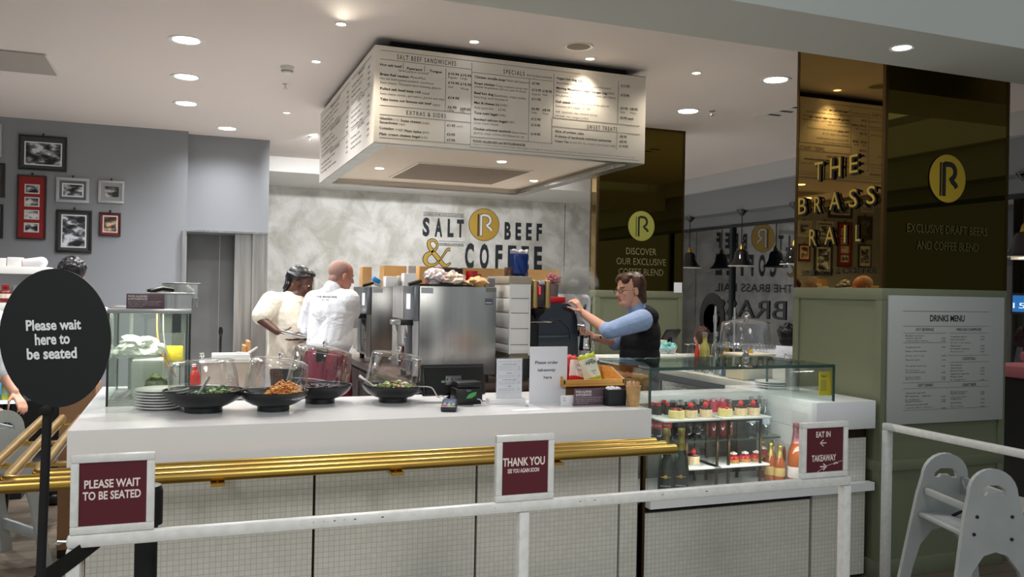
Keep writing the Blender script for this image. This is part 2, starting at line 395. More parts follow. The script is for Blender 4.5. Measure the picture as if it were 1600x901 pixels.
def catm(P, n=6):
    out = []
    for i in range(len(P)-1):
        p0, p1, p2, p3 = P[max(i-1, 0)], P[i], P[i+1], P[min(i+2, len(P)-1)]
        for k in range(n):
            t = k/n; out.append(tuple(.5*((2*p1[j])+(-p0[j]+p2[j])*t+(2*p0[j]-5*p1[j]+4*p2[j]-p3[j])*t*t+(-p0[j]+3*p1[j]-3*p2[j]+p3[j])*t**3) for j in range(len(p1))))
    return out+[tuple(P[-1])]
cc = catm([(x*Wd, z*Hh, w*Wd) for (x, z), w in zip(pth, wds)])
b.stroke([(x, z) for x, z, w in cc], [w+.022 for x, z, w in cc], PY(661, 414.5, YL), XV, ZV, .004, signb)
b.stroke([(x, z) for x, z, w in cc], [w for x, z, w in cc], PY(661, 414.5, YL), XV, ZV, .006, gold)
part('ampersand', b, wl, 'gold ampersand with a dark outline')
# window wall on the right with dark glass
XG = K(5.6)
win_glass = mat('night_window_glass', (10, 13, 18), .03, spec=.6, coat=.6); N, L, B = nodes(win_glass); B.inputs['Coat Roughness'].default_value = .02
B.inputs['Coat IOR'].default_value = 2.0; B.inputs['IOR'].default_value = 1.7
b = MB(); b.box((XG, -1, 0), (XG+.02, YB, KZ(2.34)), win_glass); struct('window_1', b)
z3 = 1.58+.904*(XG-K(.23))/5.6; z4 = PX(1070, 359, XG).z
b = MB(); b.box((XG-K(.23), -1, z3), (XG+.3, YB, ZC+.2), grey_wall); zz = 1.58+1.183*(XG-K(.29))/5.6; b.box((XG-K(.29), -1, zz), (XG-K(.23), YB, ZC+.1), mat('pale_grey_paint', (190, 190, 190), .7))
b.box((XG-.02, -1, z4), (XG+.1, YB, z3+.05), grey_wall); struct('wall_right', b)
frame_m = mat('dark_window_frame', (52, 56, 60), .4, .5)
b = MB()
for yy in (YB-.43, 9.7, 6.4, 3.2): b.box((XG-.035, yy-.03, 0), (XG-.001, yy+.03, z4), frame_m)
b.box((XG-.03, -1, z4-.04), (XG-.001, YB, z4), frame_m); struct('trim_2', b)
vin = mat('grey_window_vinyl', (150, 158, 165), .7)
b = MB(); pc = PX(1112, 497, XG-.006); b.prism(arc(0, 0, 1, 0, 351, 39) and [(x*.30, y*.36) for x, y in arc(0, 0, 1, 0, 351, 39)], pc, (0, -1, 0), ZV, .003, black)
rlogo(b, pc+Vector((-.003, 0, 0)), .2, (0, 1, 0), ZV, black, vin, lift=.001)
solo('window_vinyl', b, 'black oval window sticker with a reversed R beside the cake stand', 'sticker')
b = MB(); b.text('BRASS', PX(1228, 500, XG-.006), (0, 1, 0), ZV, .25, mat('dark_vinyl', (22, 27, 33), .5), width=1.5, bold=.0, lift=-.004)
solo('window_lettering', b, 'dark reversed lettering on the night window above the cake stand', 'sign')
# ---------------------------------------------------------------- mirrored columns
def column(name, x0, x1, y0, y1, zb, mir_l, mir_f, top=ZC):
    b = MB(); e = .022
    b.box((x0+.012, y0+.012, zb), (x1-.012, y1-.012, top), dark_void)
    b.box((x0+.002, y0+e, zb), (x0+.012, y1-e, top), mir_l); b.box((x0+e, y0+.002, zb), (x1-e, y0+.012, top), mir_f)
    b.box((x1-.012, y0+e, zb), (x1-.002, y1-e, top), mir_f)
    for (xa, ya) in ((x0, y0), (x1-e, y0), (x0, y1-e), (x1-e, y1-e)): b.box((xa, ya, zb), (xa+e, ya+e, top), bronze)
    b.box((x0, y0, top-.02), (x1, y1, top), bronze)
    return b
def green_base(b, x0, x1, y0, y1, zb, fr=.05):
    b.box((x0+.012, y0+.012, 0), (x1-.012, y1-.012, zb), green)
    for z0, z1 in ((zb-.055, zb+.012), (.60, .66), (0, .1)): b.box((x0-.002, y0-.002, z0), (x1+.002, y1+.002, z1), green, .003)
    for (xa, ya) in ((x0, y0), (x1-fr, y0), (x0, y1-fr), (x1-fr, y1-fr)): b.box((xa, ya, 0), (xa+fr, ya+fr, zb), green)
    return b
cx0, cx1, cy0, cy1 = 3.62, 4.575, 3.68, 4.42
b = column('column', cx0, cx1, cy0, cy1, 1.62, brass_mirror, shaded_mirror); green_base(b, cx0, cx1, cy0, cy1, 1.615); struct('column_front', b)
bx0, bx1, by0, by1 = K(2.93), K(3.705), K(5.85), K(5.97)
b = column('column', bx0, bx1, by0, by1, KZ(1.585), brass_mirror, shaded_mirror); green_base(b, bx0, bx1, by0, by1, KZ(1.58)); struct('column_back', b)
# lettering on the columns
gold_l = mat('bright_brass_letter', (214, 184, 82), .35, .8)
blackl = mat('black_letter_return', (18, 16, 10), .5)
olive = mat('olive_gold_print', (140, 140, 62), .5, .2)
def xtext(b, s, xl, xr, yb, yt, X, m, bold=.0, lift=.004):   # on a left-facing wall: reads towards the viewer
    P0 = PX(xl, yb, X); P1 = PX(xr, yb, X); T = PX(xl, yt, X)
    b.text(s, P0, (0, -1, 0), ZV, (T-P0).length, m, width=abs(P1.y-P0.y), bold=bold, lift=lift)
t = thing('column_lettering', 'raised gold letters spelling the shop name on the mirror beside the big menu', 'sign', (cx0, 4.0, 1.8))
for (s, xl, xr, yb, yt) in (('T', 1274, 1287, 282, 253), ('H', 1298.5, 1315, 278, 246), ('E', 1329, 1342, 271, 241),
    ('B', 1249, 1261, 335, 308), ('R', 1274, 1284, 332, 306), ('A', 1297.5, 1314, 328, 300), ('S', 1328, 1341, 324, 295), ('S', 1356, 1369, 319, 290),
    ('R', 1266, 1277, 384, 357), ('A', 1290, 1306, 382, 354), ('I', 1320.3, 1323, 379, 350), ('L', 1338.5, 1346, 377, 350)):
    b = MB(); xtext(b, s, xl+1.5, xr+1.5, yb+1, yt+1, cx0-.001, blackl, .045, .004); xtext(b, s, xl, xr, yb, yt, cx0-.012, gold_l, .0, .01)
    part('letter', b, t)
for s, xl, xr, yb in (('SALT', 1252, 1276, 431), ('BEEF', 1282, 1300, 429), ('&', 1305, 1312, 428), ('COFFEE', 1315, 1368, 427)): b = MB(); xtext(b, s, xl, xr, yb, yb-9, cx0-.001, blackl, .0, .004); part('word', b, t)
def ytext(b, s, xl, xr, yb, yt, Y, m, bold=.0, lift=.003):
    P0 = PY(xl, yb, Y); P1 = PY(xr, yb, Y); T = PY(xl, yt, Y)
    b.text(s, P0, XV, ZV, (T-P0).length, m, width=P1.x-P0.x, bold=bold, lift=lift)
t = thing('column_lettering', 'gold emblem and faint words about draft beers on the dark mirror column', 'sign', (4.1, cy0, 1.8))
yg = mat('yellow_gold_disc', (176, 146, 30), .5, .1)
b = MB(); rlogo(b, PY(1480, 279, cy0), .5*(PY(1508, 279, cy0).x-PY(1452, 279, cy0).x), XV, ZV, yg, blackl, blackl); part('emblem', b, t)
b = MB(); ytext(b, 'EXCLUSIVE DRAFT BEERS', 1417, 1542, 362, 348, cy0, mat('faint_gold_print', (84, 78, 34), .6, .2), .0); part('lettering', b, t); b = MB(); ytext(b, 'AND COFFEE BLEND', 1432, 1528, 389, 375, cy0, MATS['faint_gold_print'], .0); part('lettering', b, t)
t = thing('column_lettering', 'olive emblem and words about coffee on the mirror behind the barista', 'sign', (3.3, by0, 1.8))
b = MB(); rlogo(b, PY(1002, 353, by0), .5*(PY(1022.5, 353, by0).x-PY(981.5, 353, by0).x), XV, ZV, olive, blackl); part('emblem', b, t)
b = MB(); ol2 = mat('olive_print', (112, 108, 72), .6, .1)
b.bm.free()
for s, xl, xr, yb in (('DISCOVER', 978, 1025, 397), ('OUR EXCLUSIVE', 963, 1040, 412.5), ('COFFEE BLEND', 966, 1036, 429)): b = MB(); ytext(b, s, xl, xr, yb, yb-11, by0, ol2); part('lettering', b, t)
b = MB(); a = PY(1053, 441, by0); b.box((a.x, by0-.006, a.z-.1), (a.x+.09, by0-.001, a.z), paper); solo('notice', b, 'small white paper notice stuck low on the back mirror column', 'paper')
# poster
P0 = PY(1385.5, 664, cy0-.012); P1 = PY(1569.5, 464, cy0-.012); zt = PY(1385.5, 461, cy0-.012).z
t = thing('drinks_menu_board', 'large pale drinks menu board fixed to the dark front column', 'menu board', (P0.x, cy0, P0.z))
b = MB(); b.box((P0.x, cy0-.014, P0.z), (P1.x, cy0-.002, zt), mat('poster_white', (178, 180, 176), .5), .002); part('board', b, t)
b = MB(); Yp = cy0-.0145
def prow(b, s, xl, xr, yb, h, m, bold=0.): ytext(b, s, xl, xr, yb, yb-h, Yp, m, bold, .001)
def prule(b, x0, x1, y, Y=None, m=None, w=.0012):
    a = PY(x0, y, Y or Yp); c = PY(x1, y, Y or Yp); Yq = (Y or Yp)
    b.box((a.x, Yq-.001, a.z-w/2), (c.x, Yq, a.z+w/2), m or ink_g)
prow(b, 'DRINKS MENU', 1453, 1507, 501.5, 10, ink, .02)
for s, xl, xr, y in (('HOT BEVERAGE', 1431, 1459, 516.5), ('WINE AND CHAMPAGNE', 1494, 1533, 516.5), ('COCKTAILS', 1504, 1524, 562), ('SOFT DRINKS', 1434, 1458, 604), ('CRAFT BEER', 1504, 1525, 603)): prow(b, s, xl, xr, y, 4.6, ink)
for x0, x1, y in ((1411, 1546, 485.5), (1411, 1546, 509), (1411, 1479, 520), (1483, 1546, 520), (1411, 1479, 535), (1480, 1546, 555), (1483, 1546, 565.5), (1411, 1546, 598), (1411, 1546, 607), (1411, 1546, 641)): prule(b, x0, x1, y)
words = ['Espresso', 'Americano with milk', 'Latte flat white', 'Cappuccino', 'Hot chocolate', 'Pot of tea', 'Mineral water', 'Fresh juice', 'Prosecco', 'House white wine', 'House red wine', 'Bloody Mary', 'Aperol spritz', 'Pale ale', 'Lager']
k = 0
for x0, x1, xp, ys in ((1415, 1458, 1471, (524, 528, 532, 542, 548.5, 555.5, 562, 571.5, 578, 581.5, 589, 592, 614, 619, 624, 627, 632.5, 637)), (1485, 1517, 1532, (525.5, 530, 535, 540, 544.5, 549, 570, 574.5, 579, 584, 588.5, 593, 612, 615, 620, 623, 629, 634.5))):
    for y in ys:
        wd = words[k % 15]; k += 1; prow(b, wd, x0, x0+R_.uniform(.5, 1)*(x1-x0), y+1, 2., ink if k % 3 else ink_g)
        if k % 4 != 1: prow(b, '5.95', xp, xp+6, y+1, 2., ink)
part('print', b, t)
# ---------------------------------------------------------------- ceiling fittings
def downlight(px, py, r, power, warm=False, label=None, z=ZC, spot=150, grp=None, aim=None):
    p = PZ(px, py, z)
    return downlight_at(p.x, p.y, r, power, warm, label, z, spot, grp, aim)
def downlight_at(x, y, r, power, warm=False, label=None, z=ZC, spot=150, grp=None, aim=None):
    col = (1, .88, .70) if warm else (.96, .97, 1)
    if label:
        t = thing('recessed_downlight', label, 'ceiling light', (x, y, z), grp)
        b = MB(); b.lathe([(r*.82, -.002), (r*1.12, -.007), (r*1.16, 0), (r*.82, 0)], (x, y, z), white_paint, 28); part('bezel', b, t)
        b = MB(); b.lathe([(0, -.004), (r*.84, -.004), (r*.84, 0)], (x, y, z), warm_lamp if warm else lamp_m, 28); part('diffuser', b, t)
    lamp('downlight_lamp', 'SPOT', (x, y, z-.03), power, col, r*.8, spot, target=None if aim is None else Vector((x, y, z))+Vector(aim))
WL = 150
downlight(291, 62.5, .1, WL, label='first of the big downlights in the left ceiling row, nearest the walkway')
downlight(291, 120, .1, WL, label='second of the big downlights in the left ceiling row')
downlight(291, 161.5, .1, WL, label='third of the big downlights in the left ceiling row')
downlight(355, 200.5, .1, 72, label='big downlight just in front of the grey block wall')
downlight(1212, 124.5, .1, 48, label='big downlight beside the top of the front mirror column')
downlight(1075, 173.5, .1, 60, label='big downlight in front of the back mirror column')
downlight(1409, 74, .05, 20, label='downlight in the lowered band over the front mirror column', z=2.8)
for (x, y, w, lb) in ((533, 37, 1, 'small spot in the ceiling left of the hanging menu, nearest the walkway'), (741, 64.5, 0, 'small spot just above the sandwich column of the hanging menu'), (922, 91, 1, 'warm spot just above the right of the hanging menu'),
                   (1088, 113.5, 1, 'warm spot in the ceiling right of the hanging menu'), (494, 95.5, 0, 'small spot beside the left side panel of the hanging menu'), (448, 175.5, 0, 'small spot at the back left of the ceiling')):
    downlight(x, y, .032, 16 if x == 922 else (74 if y < 80 else 34), bool(w), lb, spot={922: 100, 741: 112}.get(x, 150), aim=None if x == 922 else ((0, -1.25, -2.1) if y < 80 else ((0, 0, -1) if x > 1000 else (-.9, -.3, -2.1))))
# further unseen lamps without fittings, some behind the hanging menu box
for x in (1.0, 1.8, 2.6, 3.4): lamp('wall_washer', 'SPOT', (K(x), K(7.3), ZC-.03), 88, (.97, .98, 1), .04, 75, 1.0, target=(K(x), YB, 1.75))
for (x, y, w) in ((4.4, 6.8, 50), (-2.4, 5.2, 60), (-1.4, 5.0, 110), (1.2, 6.9, 160), (2.4, 6.9, 160)): downlight_at(K(x), K(y), .085, w)
t = thing('ceiling_vent', 'flat grey air diffuser in the ceiling at the far left', 'ceiling vent', PZ(20, 95, ZC))
p0 = PZ(70, 84, ZC); p1 = PZ(86, 116, ZC); b = MB(); b.box((-2.6, p0.y, ZC-.012), (p0.x, p1.y, ZC), mat('vent_grey', (176, 168, 160), .7)); part('plate', b, t)
b = MB(); b.box((p0.x, p0.y, ZC-.014), (p0.x+.012, p1.y, ZC), white_paint); part('edge', b, t)
p = PZ(904, 72, ZC); t = thing('ceiling_speaker', 'round beige speaker grille in the ceiling above the hanging menu', 'speaker', p)
b = MB(); b.lathe([(.075, -.004), (.095, -.008), (.1, 0), (.075, 0)], p, white_paint); part('rim', b, t); b = MB(); b.lathe([(0, -.006), (.076, -.005), (.076, 0)], p, noise_mat('speaker_mesh', (120, 105, 88), (165, 150, 130), 300, 2, .7)); part('grille', b, t)
def smoke(px, py, lb):
    p = PZ(px, py, ZC); t = thing('smoke_detector', lb, 'smoke detector', p); b = MB(); b.lathe([(.05, 0), (.05, -.015), (0, -.015)], p, white_paint); part('base', b, t)
    b = MB(); b.lathe([(.042, -.015), (.045, -.03), (.03, -.052), (0, -.055)], p, white_paint); b.lathe([(.0445, -.032), (.04, -.037), (.039, -.042)], p, ink_g); part('sensor', b, t)
smoke(449, 104, 'white domed smoke detector on the left of the ceiling')
def sprinkler(px, py, lb, z=ZC):
    p = PZ(px, py, z); t = thing('sprinkler', lb, 'sprinkler', p); b = MB(); b.lathe([(.028, 0), (.028, -.004), (.012, -.008), (0, -.008)], p, chrome, 20); part('rose', b, t)
    b = MB(); b.cyl(p, p-ZV*.035, .008, chrome, seg=10); b.lathe([(0, -.035), (.02, -.036), (.02, -.039), (0, -.039)], p, chrome, 16); part('head', b, t)
sprinkler(446, 131, 'ceiling sprinkler below the smoke detector'); sprinkler(484, 213, 'ceiling sprinkler at the back left near the hanging menu'); sprinkler(1113, 173, 'ceiling sprinkler between the two mirror columns')
a = PZ(1186, 182, ZC); c = PZ(1246, 166, ZC); t = thing('slot_vent', 'long dark slot air vent in the ceiling between the mirror columns', 'ceiling vent', a)
b = MB(); b.box((a.x-.02, c.y-.1, ZC-.006), (c.x+.12, a.y+.05, ZC), white_paint); part('plate', b, t)
for k in range(3): b = MB(); yy = c.y+.0+k*(a.y-c.y)/3; b.box((a.x+.0, yy, ZC-.0075), (c.x+.1, yy+.045, ZC-.005), black_m); part('slot', b, t)
# ---------------------------------------------------------------- hanging menu box
Yf = K(4.33); zb_ = PY(586, 222, Yf).z; zt_ = PY(584, 69, Yf).z
xl_ = PY(585, 150, Yf).x; xr_ = PY(1008.5, 190, Yf).x; ybk = PZ(499, 286, zb_).y
t = thing('menu_box', 'big white illuminated menu box hanging from the ceiling over the counter', 'menu board', (xl_, Yf, zb_))
box_w = mat('menu_white', (238, 232, 222), .45)
b = MB(); th = .03
b.box((xl_, Yf, zb_), (xr_, Yf+th, zt_), box_w, .003); b.box((xl_, ybk-th, zb_), (xr_, ybk, zt_), box_w, .003)
b.box((xl_, Yf+th, zb_), (xl_+th, ybk-th, zt_), box_w); b.box((xr_-th, Yf+th, zb_), (xr_, ybk-th, zt_), box_w)
part('panels', b, t)
b = MB(); zi = zb_+.05; b.box((xl_+th, Yf+th, zi), (xr_-th, ybk-th, zi+.02), mat('canopy_cream', (226, 216, 200), .6)); part('soffit', b, t)
b = MB(); rim = .14
for (x0, x1, y0, y1) in ((xl_+.004, xr_-.004, Yf+.004, Yf+.06), (xl_+.004, xr_-.004, ybk-.05, ybk-.004), (xl_+.004, xl_+.1, Yf+.06, ybk-.05), (xr_-.1, xr_-.004, Yf+.06, ybk-.05)): b.box((x0, y0, zb_-.004), (x1, y1, zb_+.01), steel_h)
part('steel_rim', b, t)
b = MB(); b.box((xl_+.12, Yf+.08, zt_), (xr_-.12, ybk-.1, ZC), black_m); b.box((xl_+.005, Yf+.003, zt_-.004), (xr_-.005, ybk-.003, zt_+.004), black_m); part('shadow_gap', b, t)  # black block stands in for the shade between box and ceiling
g0 = PZ(650, 258, zi); b = MB(); gx0, gx1 = PZ(614, 275, zi).x, PZ(765, 287, zi).x; gy0, gy1 = PZ(650, 253, zi).y, PZ(614, 276, zi).y
b.box((gx0-.02, gy0-.02, zi-.01), (gx1+.02, gy1+.02, zi), box_w); b.box((gx0, gy0, zi-.012), (gx1, gy1, zi-.008), brick_mat('grille_mesh', (140, 124, 106), (134, 118, 102), (112, 98, 84), .02, .02, .003, 'xy', .6)); part('grille', b, t)
for (px_, py_) in ((593, 263), (784, 252.5), (834, 282.5)):
    p = PZ(px_, py_, zi); q = MB(); q.lathe([(0, -.004), (.03, -.004), (.036, 0)], p, warm_lamp if px_ < 800 else lamp_m, 20); part('spot', q, t)
    lamp('canopy_lamp', 'SPOT', p-ZV*.02, 40, (1, .9, .76) if px_ < 800 else (1, 1, 1), .03, 120)
p = PZ(591, 283, zi); b = MB(); b.cyl(p, p-ZV*.05, .01, chrome, seg=8); b.cyl(p-ZV*.045, p-ZV*.05, .03, chrome, seg=14); part('sprinkler_head', b, t)
# print on the front face
b = MB(); Ym = Yf-.0006
def mt(s, xl, xr, yb, h, m=None, bold=.012, dy=.0, sp=1.0):
    P0 = PY(xl, yb, Ym); P1 = PY(xr, yb, Ym); T = PY(xl, yb-h, Ym); b.text(s, P0, XV, ZV, (T-P0).length, m or ink, width=P1.x-P0.x, bold=bold, lift=.0008, space=sp)
def hr(x0, y0, x1, w=.0022): a = PY(x0, y0, Ym); c = PY(x1, y0, Ym); b.box((a.x, Ym-.001, a.z-w/2), (c.x, Ym, a.z+w/2), ink_g)
def vr(x, y0, y1, w=.0022): a = PY(x, y0, Ym); c = PY(x, y1, Ym); b.box((a.x-w/2, Ym-.001, c.z), (a.x+w/2, Ym, a.z), ink_g)
def Z1(x, y): return (480+x/5.007, 60+y/5.007)
def Z2(x, y): return (720+x/4.29, 80+y/4.29)
def zt1(s, x0, x1, y, h, m=None, bold=.012, sp=1.0): a = Z1(x0, y); mt(s, a[0], Z1(x1, 0)[0], a[1], h/5.007, m, bold, 0, sp)
def zt2(s, x0, x1, y, h, m=None, bold=.012, sp=1.0): a = Z2(x0, y); mt(s, a[0], Z2(x1, 0)[0], a[1], h/4.29, m, bold, 0, sp)
zt1('SALT BEEF SANDWICHES', 703, 1165, 161, 38, bold=.006, sp=1.4); zt1('EXTRAS & SIDES', 776, 1085, 595, 34, bold=.006, sp=1.4)
for s, x0, x1, y, g in (('Hot salt beef', 570, 740, 211, 0), ('Pastrami', 780, 897, 242, 0), ('Tongue', 957, 1052, 262, 0), ('Served piping on rye bread?', 715, 950, 258, 1), ('Brass Rail reuben', 570, 795, 286, 0), ('(Mustard/Rye)', 805, 925, 310, 1),
    ('Hot salt beef toasted sandwich, sauerkraut', 570, 990, 318, 1), ('Swiss cheese, Thousand Island dressing, gherkin', 570, 1045, 350, 1), ('Pulled salt beef bialy roll', 570, 887, 398, 0), ('(mustard)', 897, 955, 436, 1), ('Swiss cheese, tomato, gem lettuce, gherkin and relish', 570, 1072, 436, 1), ('Take home our famous salt beef', 570, 972, 480, 0), ('(mustard)', 982, 1037, 526, 1),
    ('Gherkin', 566, 668, 630, 0), ('(v)', 676, 718, 642, 1), ('Swiss cheese', 730, 890, 650, 0), ('(milk)', 900, 955, 668, 1), ('Sauerkraut', 566, 708, 660, 0), ('(vegan)', 714, 765, 675, 1), ('Coleslaw', 564, 680, 706, 0), ('(egg)', 690, 750, 716, 1), ('Plain latke', 762, 893, 730, 0), ('(gluten)', 902, 955, 740, 1), ('Plain cream cheese bagel', 564, 883, 752, 0), ('(milk)', 890, 940, 780, 1),
    ('£10.95', 1102, 1188, 283, 0), ('£15.95', 1198, 1284, 294, 0), ('Regular', 1102, 1178, 310, 1), ('Large', 1198, 1252, 318, 1), ('£10.95', 1102, 1188, 353, 0), ('£15.95', 1198, 1284, 364, 0), ('Half', 1102, 1142, 386, 1), ('Whole', 1198, 1262, 400, 1), ('£14.95', 1100, 1188, 470, 0), ('£6.95', 1098, 1168, 544, 0), ('£69.50', 1196, 1277, 558, 0), ('100g', 1098, 1148, 568, 1), ('1kg', 1196, 1228, 575, 1), ('£1.95', 1094, 1158, 687, 0), ('each', 1168, 1216, 693, 1), ('£3.95', 1092, 1156, 757, 0), ('£7.95', 1092, 1156, 802, 0)):
    zt1(s, x0, x1, y, 19, ink_g if g else ink, -.004 if g else .022)
zt2('SPECIALS', 285, 427, 150, 31, bold=.006, sp=1.4); zt2('SWEET TREATS', 846, 1048, 519, 29, bold=.006, sp=1.4)
for s, x0, x1, y, g in (('(from the finest worldwide)', 442, 610, 166, 1), ('Chicken noodle soup', 92, 298, 178, 0), ('Matzoh ball (mustard)', 304, 456, 202, 1), ('Roast chicken', 92, 228, 220, 0), ('Crispy rotisserie served with', 236, 448, 238, 1), ('chicken fat potatoes and one salad of choice', 92, 440, 242, 1), ('Beef hot dog', 90, 218, 285, 0), ('Sauerkraut, crispy onions,', 224, 437, 302, 1), ('ketchup and mustard', 90, 312, 312, 1), ('Mac & cheese (v)', 90, 257, 350, 0), ('(milk)', 264, 310, 366, 1), ('Add pastrami    £3.95', 90, 300, 382, 1),
    ('Tuna melt bagel', 88, 247, 418, 0), ('(milk)', 254, 300, 434, 1), ('Smoked salmon bagel', 86, 308, 460, 0), ('(milk)', 314, 358, 480, 1), ('Chive cream cheese', 86, 252, 485, 1), ('Chicken schnitzel sandwich', 86, 336, 525, 0), ('Swiss cheese', 344, 444, 550, 1), ('gherkin, mayo, tomato and lettuce on rye', 86, 425, 552, 1), ('FOOD ALLERGIES and INTOLERANCES', 82, 432, 608, 0), 
    ('£7.95', 477, 528, 222, 0), ('£13.95', 477, 538, 265, 0), ('£18.95', 547, 611, 273, 0), ('Quarter', 475, 536, 292, 1), ('Half', 548, 580, 298, 1), ('£11.95', 475, 536, 326, 0), ('£6.95', 473, 526, 392, 0), ('£8.95', 547, 600, 400, 0), ('Side', 473, 508, 416, 1), ('Main', 549, 588, 424, 1), ('£12.95', 471, 535, 460, 0), ('£13.95', 471, 533, 500, 0), ('£14.95', 469, 532, 560, 0),
    ('Vegan hot dog (vg)', 640, 818, 186, 0), ('(soya)', 826, 866, 208, 1), ('Sauerkraut, crispy onions, ketchup and mustard', 640, 1006, 216, 1), ('Moving Mountains vegan burger (vg)', 640, 982, 252, 0), ('(soya)', 988, 1028, 286, 1), ('Plant-based burger, vegan cheese, tomato, gem lettuce', 638, 1038, 276, 1), ('and gherkin in a beef bun', 636, 825, 300, 1), ('Deli salads', 636, 736, 342, 0), ('(please check daily selection for menu options etc)', 742, 995, 350, 1), ('Selection of 3 salads  £11.95', 636, 866, 372, 1), ('Add  (pastrami, mac, smoked salmon', 634, 914, 408, 1), ('salt beef, mac, tongue (milk))', 632, 854, 436, 1),
    ('Slice of artisan cake', 632, 824, 542, 0), ('A choice of handmade individual patisseries', 630, 1010, 575, 0), ('Cream Tea', 630, 722, 608, 0), ('Served with tea, clotted cream & jam (milk)', 728, 1034, 616, 1),
    ('£11.95', 1073, 1131, 238, 0), ('£13.95', 1071, 1129, 300, 0), ('£5.95', 1069, 1119, 388, 0), ('£8.95', 1135, 1186, 394, 0), ('Side', 1069, 1100, 414, 1), ('Main', 1137, 1174, 420, 1), ('£3.95 each', 1067, 1157, 452, 0), ('£8.95', 1064, 1112, 578, 0), ('£8.95', 1062, 1112, 612, 0), ('£14.95', 1060, 1121, 642, 0)):
    zt2(s, x0, x1, y, 16, ink_g if g else ink, -.004 if g else .022)
zt2('Some of our food and drinks contain allergens. Please speak to a manager or one of our trained advisors about the ingredients in your food, they may be able to assist you in your order.', 82, 1172, 626, 9, ink_g, -.004)
def zh1(x0, y0, x1): a = Z1(x0, y0); hr(a[0], a[1], Z1(x1, 0)[0])
def zh2(x0, y0, x1): a = Z2(x0, y0); hr(a[0], a[1], Z2(x1, 0)[0])
def zv1(x, y0, y1): a = Z1(x, y0); vr(a[0], a[1], Z1(x, y1)[1])
def zv2(x, y0, y1): a = Z2(x, y0); vr(a[0], a[1], Z2(x, y1)[1])
zh1(575, 90, 2140); zh1(573, 160, 1285); zh1(568, 520, 1280); zh1(566, 592, 1280); zh1(562, 772, 1280)
zh2(75, 140, 615); zh2(65, 572, 615); zh2(615, 445, 1200); zh2(615, 503, 1200); zh2(60, 640, 1195)
zv1(1288, 190, 835); zv1(1085, 232, 572); zv1(1078, 650, 820); zv1(752, 190, 240); zv1(918, 212, 262)
zv2(460, 183, 605); zv2(625, 150, 445); zv2(612, 445, 622); zv2(1057, 200, 485); zv2(1048, 545, 660); 
part('front_print', b, t)
b = MB(); Xm = xl_-.0006    # side face: two columns of small print
zr = zt_-zb_; 
def srow(y0, y1, z, m, w=.004): b.box((Xm-.001, y0, z-w), (Xm, y1, z+w), m)
for (y0, y1) in ((Yf+.12, Yf+.80), (Yf+.9, ybk-.12)):
    for k in range(14):
        z = zt_-.06-k*(zr-.1)/14; L_ = y1-y0
        if k in (0, 5, 10): b.box((Xm-.001, y0, z+.016), (Xm, y1, z+.018), ink_g); b.text('SIDES & DRINKS' if k else 'BREAKFAST', (Xm, y0+L_*.64, z-.012), (0, -1, 0), ZV, .022, ink, width=L_*.35, lift=.0008)
        else:
            b.text(['Salt beef hash and eggs', 'Scrambled egg on toast', 'Smoked salmon bagel', 'Porridge with honey', 'Full breakfast plate'][k % 5], (Xm, y1, z-.008), (0, -1, 0), ZV, .013, ink if k % 2 else ink_g, width=L_*R_.uniform(.4, .7), lift=.0008, bold=.015)
            b.text('£8.95', (Xm, y0+.1, z-.008), (0, -1, 0), ZV, .013, ink, width=.07, lift=.0008, bold=.015)
part('side_print', b, t)
# ---------------------------------------------------------------- front counter
YC = 3.69; XL, XR = -.42, 2.17
t = thing('service_counter', 'long white topped counter with small pale mosaic tiles on its front', 'counter', (.9, YC+.3, 0))
b = MB()
b.prism([(XL, YC), (XR, YC), (XR, YC+.8), (.36, YC+.8), (.36, 5.2), (XL, 5.2)], (0, 0, .93), XV, YV, .07, white)
b.box((XL, YC, .85), (XR, YC+.04, .93), white); b.box((XL, YC+.04, .85), (XL+.04, 5.2, .93), white); b.box((XR-.04, YC+.04, .85), (XR, YC+.8, .93), white)
part('worktop', b, t)
b = MB(); b.box((XL+.05, YC+.075, .79), (XR-.04, 5.1 and YC+.74, .93), mat('dark_bronze_strip', (58, 40, 24), .35, .6)); part('bronze_strip', b, t)  # dark bronze strip set back under the worktop
xs = [XL+.06]+[PY(x, 800, YC+.06).x for x in (490.5, 744, 967)]+[XR-.03]
for i in range(4):
    b = MB(); b.box((xs[i]+.006, YC+.06, .02), (xs[i+1]-.006, YC+.085, .815), mosaic); part('tiled_panel', b, t)
b = MB(); b.box((XL+.06, YC+.09, .02), (XR-.04, YC+.7, .8), mat('bronze_seam', (50, 42, 28), .4, .6)); b.box((XL+.06, YC+.7, .02), (.30, 5.1, .84), MATS['bronze_seam']); part('carcass', b, t)
tr = bpy.data.objects.new('tray_rail', None); COL.objects.link(tr); tr.location = (.8, 3.5, .85); attach(tr, t); tr['label'] = 'three brass tubes along the counter front'; t = tr
zr_ = .853
for d in (.09, .18, .27):
    b = MB(); x0 = XL-d; y0 = YC-d; pts = [(XR-.03, y0, zr_), (x0+.06, y0, zr_)]+[(x0+.06-.06*math.sin(a), y0+.06-.06*math.cos(a), zr_) for a in [math.pi/2*k/6 for k in range(1, 7)]]+[(x0, 5.05, zr_)]
    b.tube(pts, .0225, brass, 14); part('tube', b, t)
for yy in (3.93, 4.45, 4.97):
    b = MB(); b.box((XL-.32, yy, zr_-.034), (XL+.02, yy+.05, zr_-.022), brass); part('bracket', b, t)
for xx in (.1, .79, 1.5):
    b = MB(); b.box((xx, YC-.32, zr_-.034), (xx+.05, YC+.08, zr_-.022), brass); b.sph((xx+.025, YC-.27, zr_-.03), .012, brass); part('bracket', b, t)
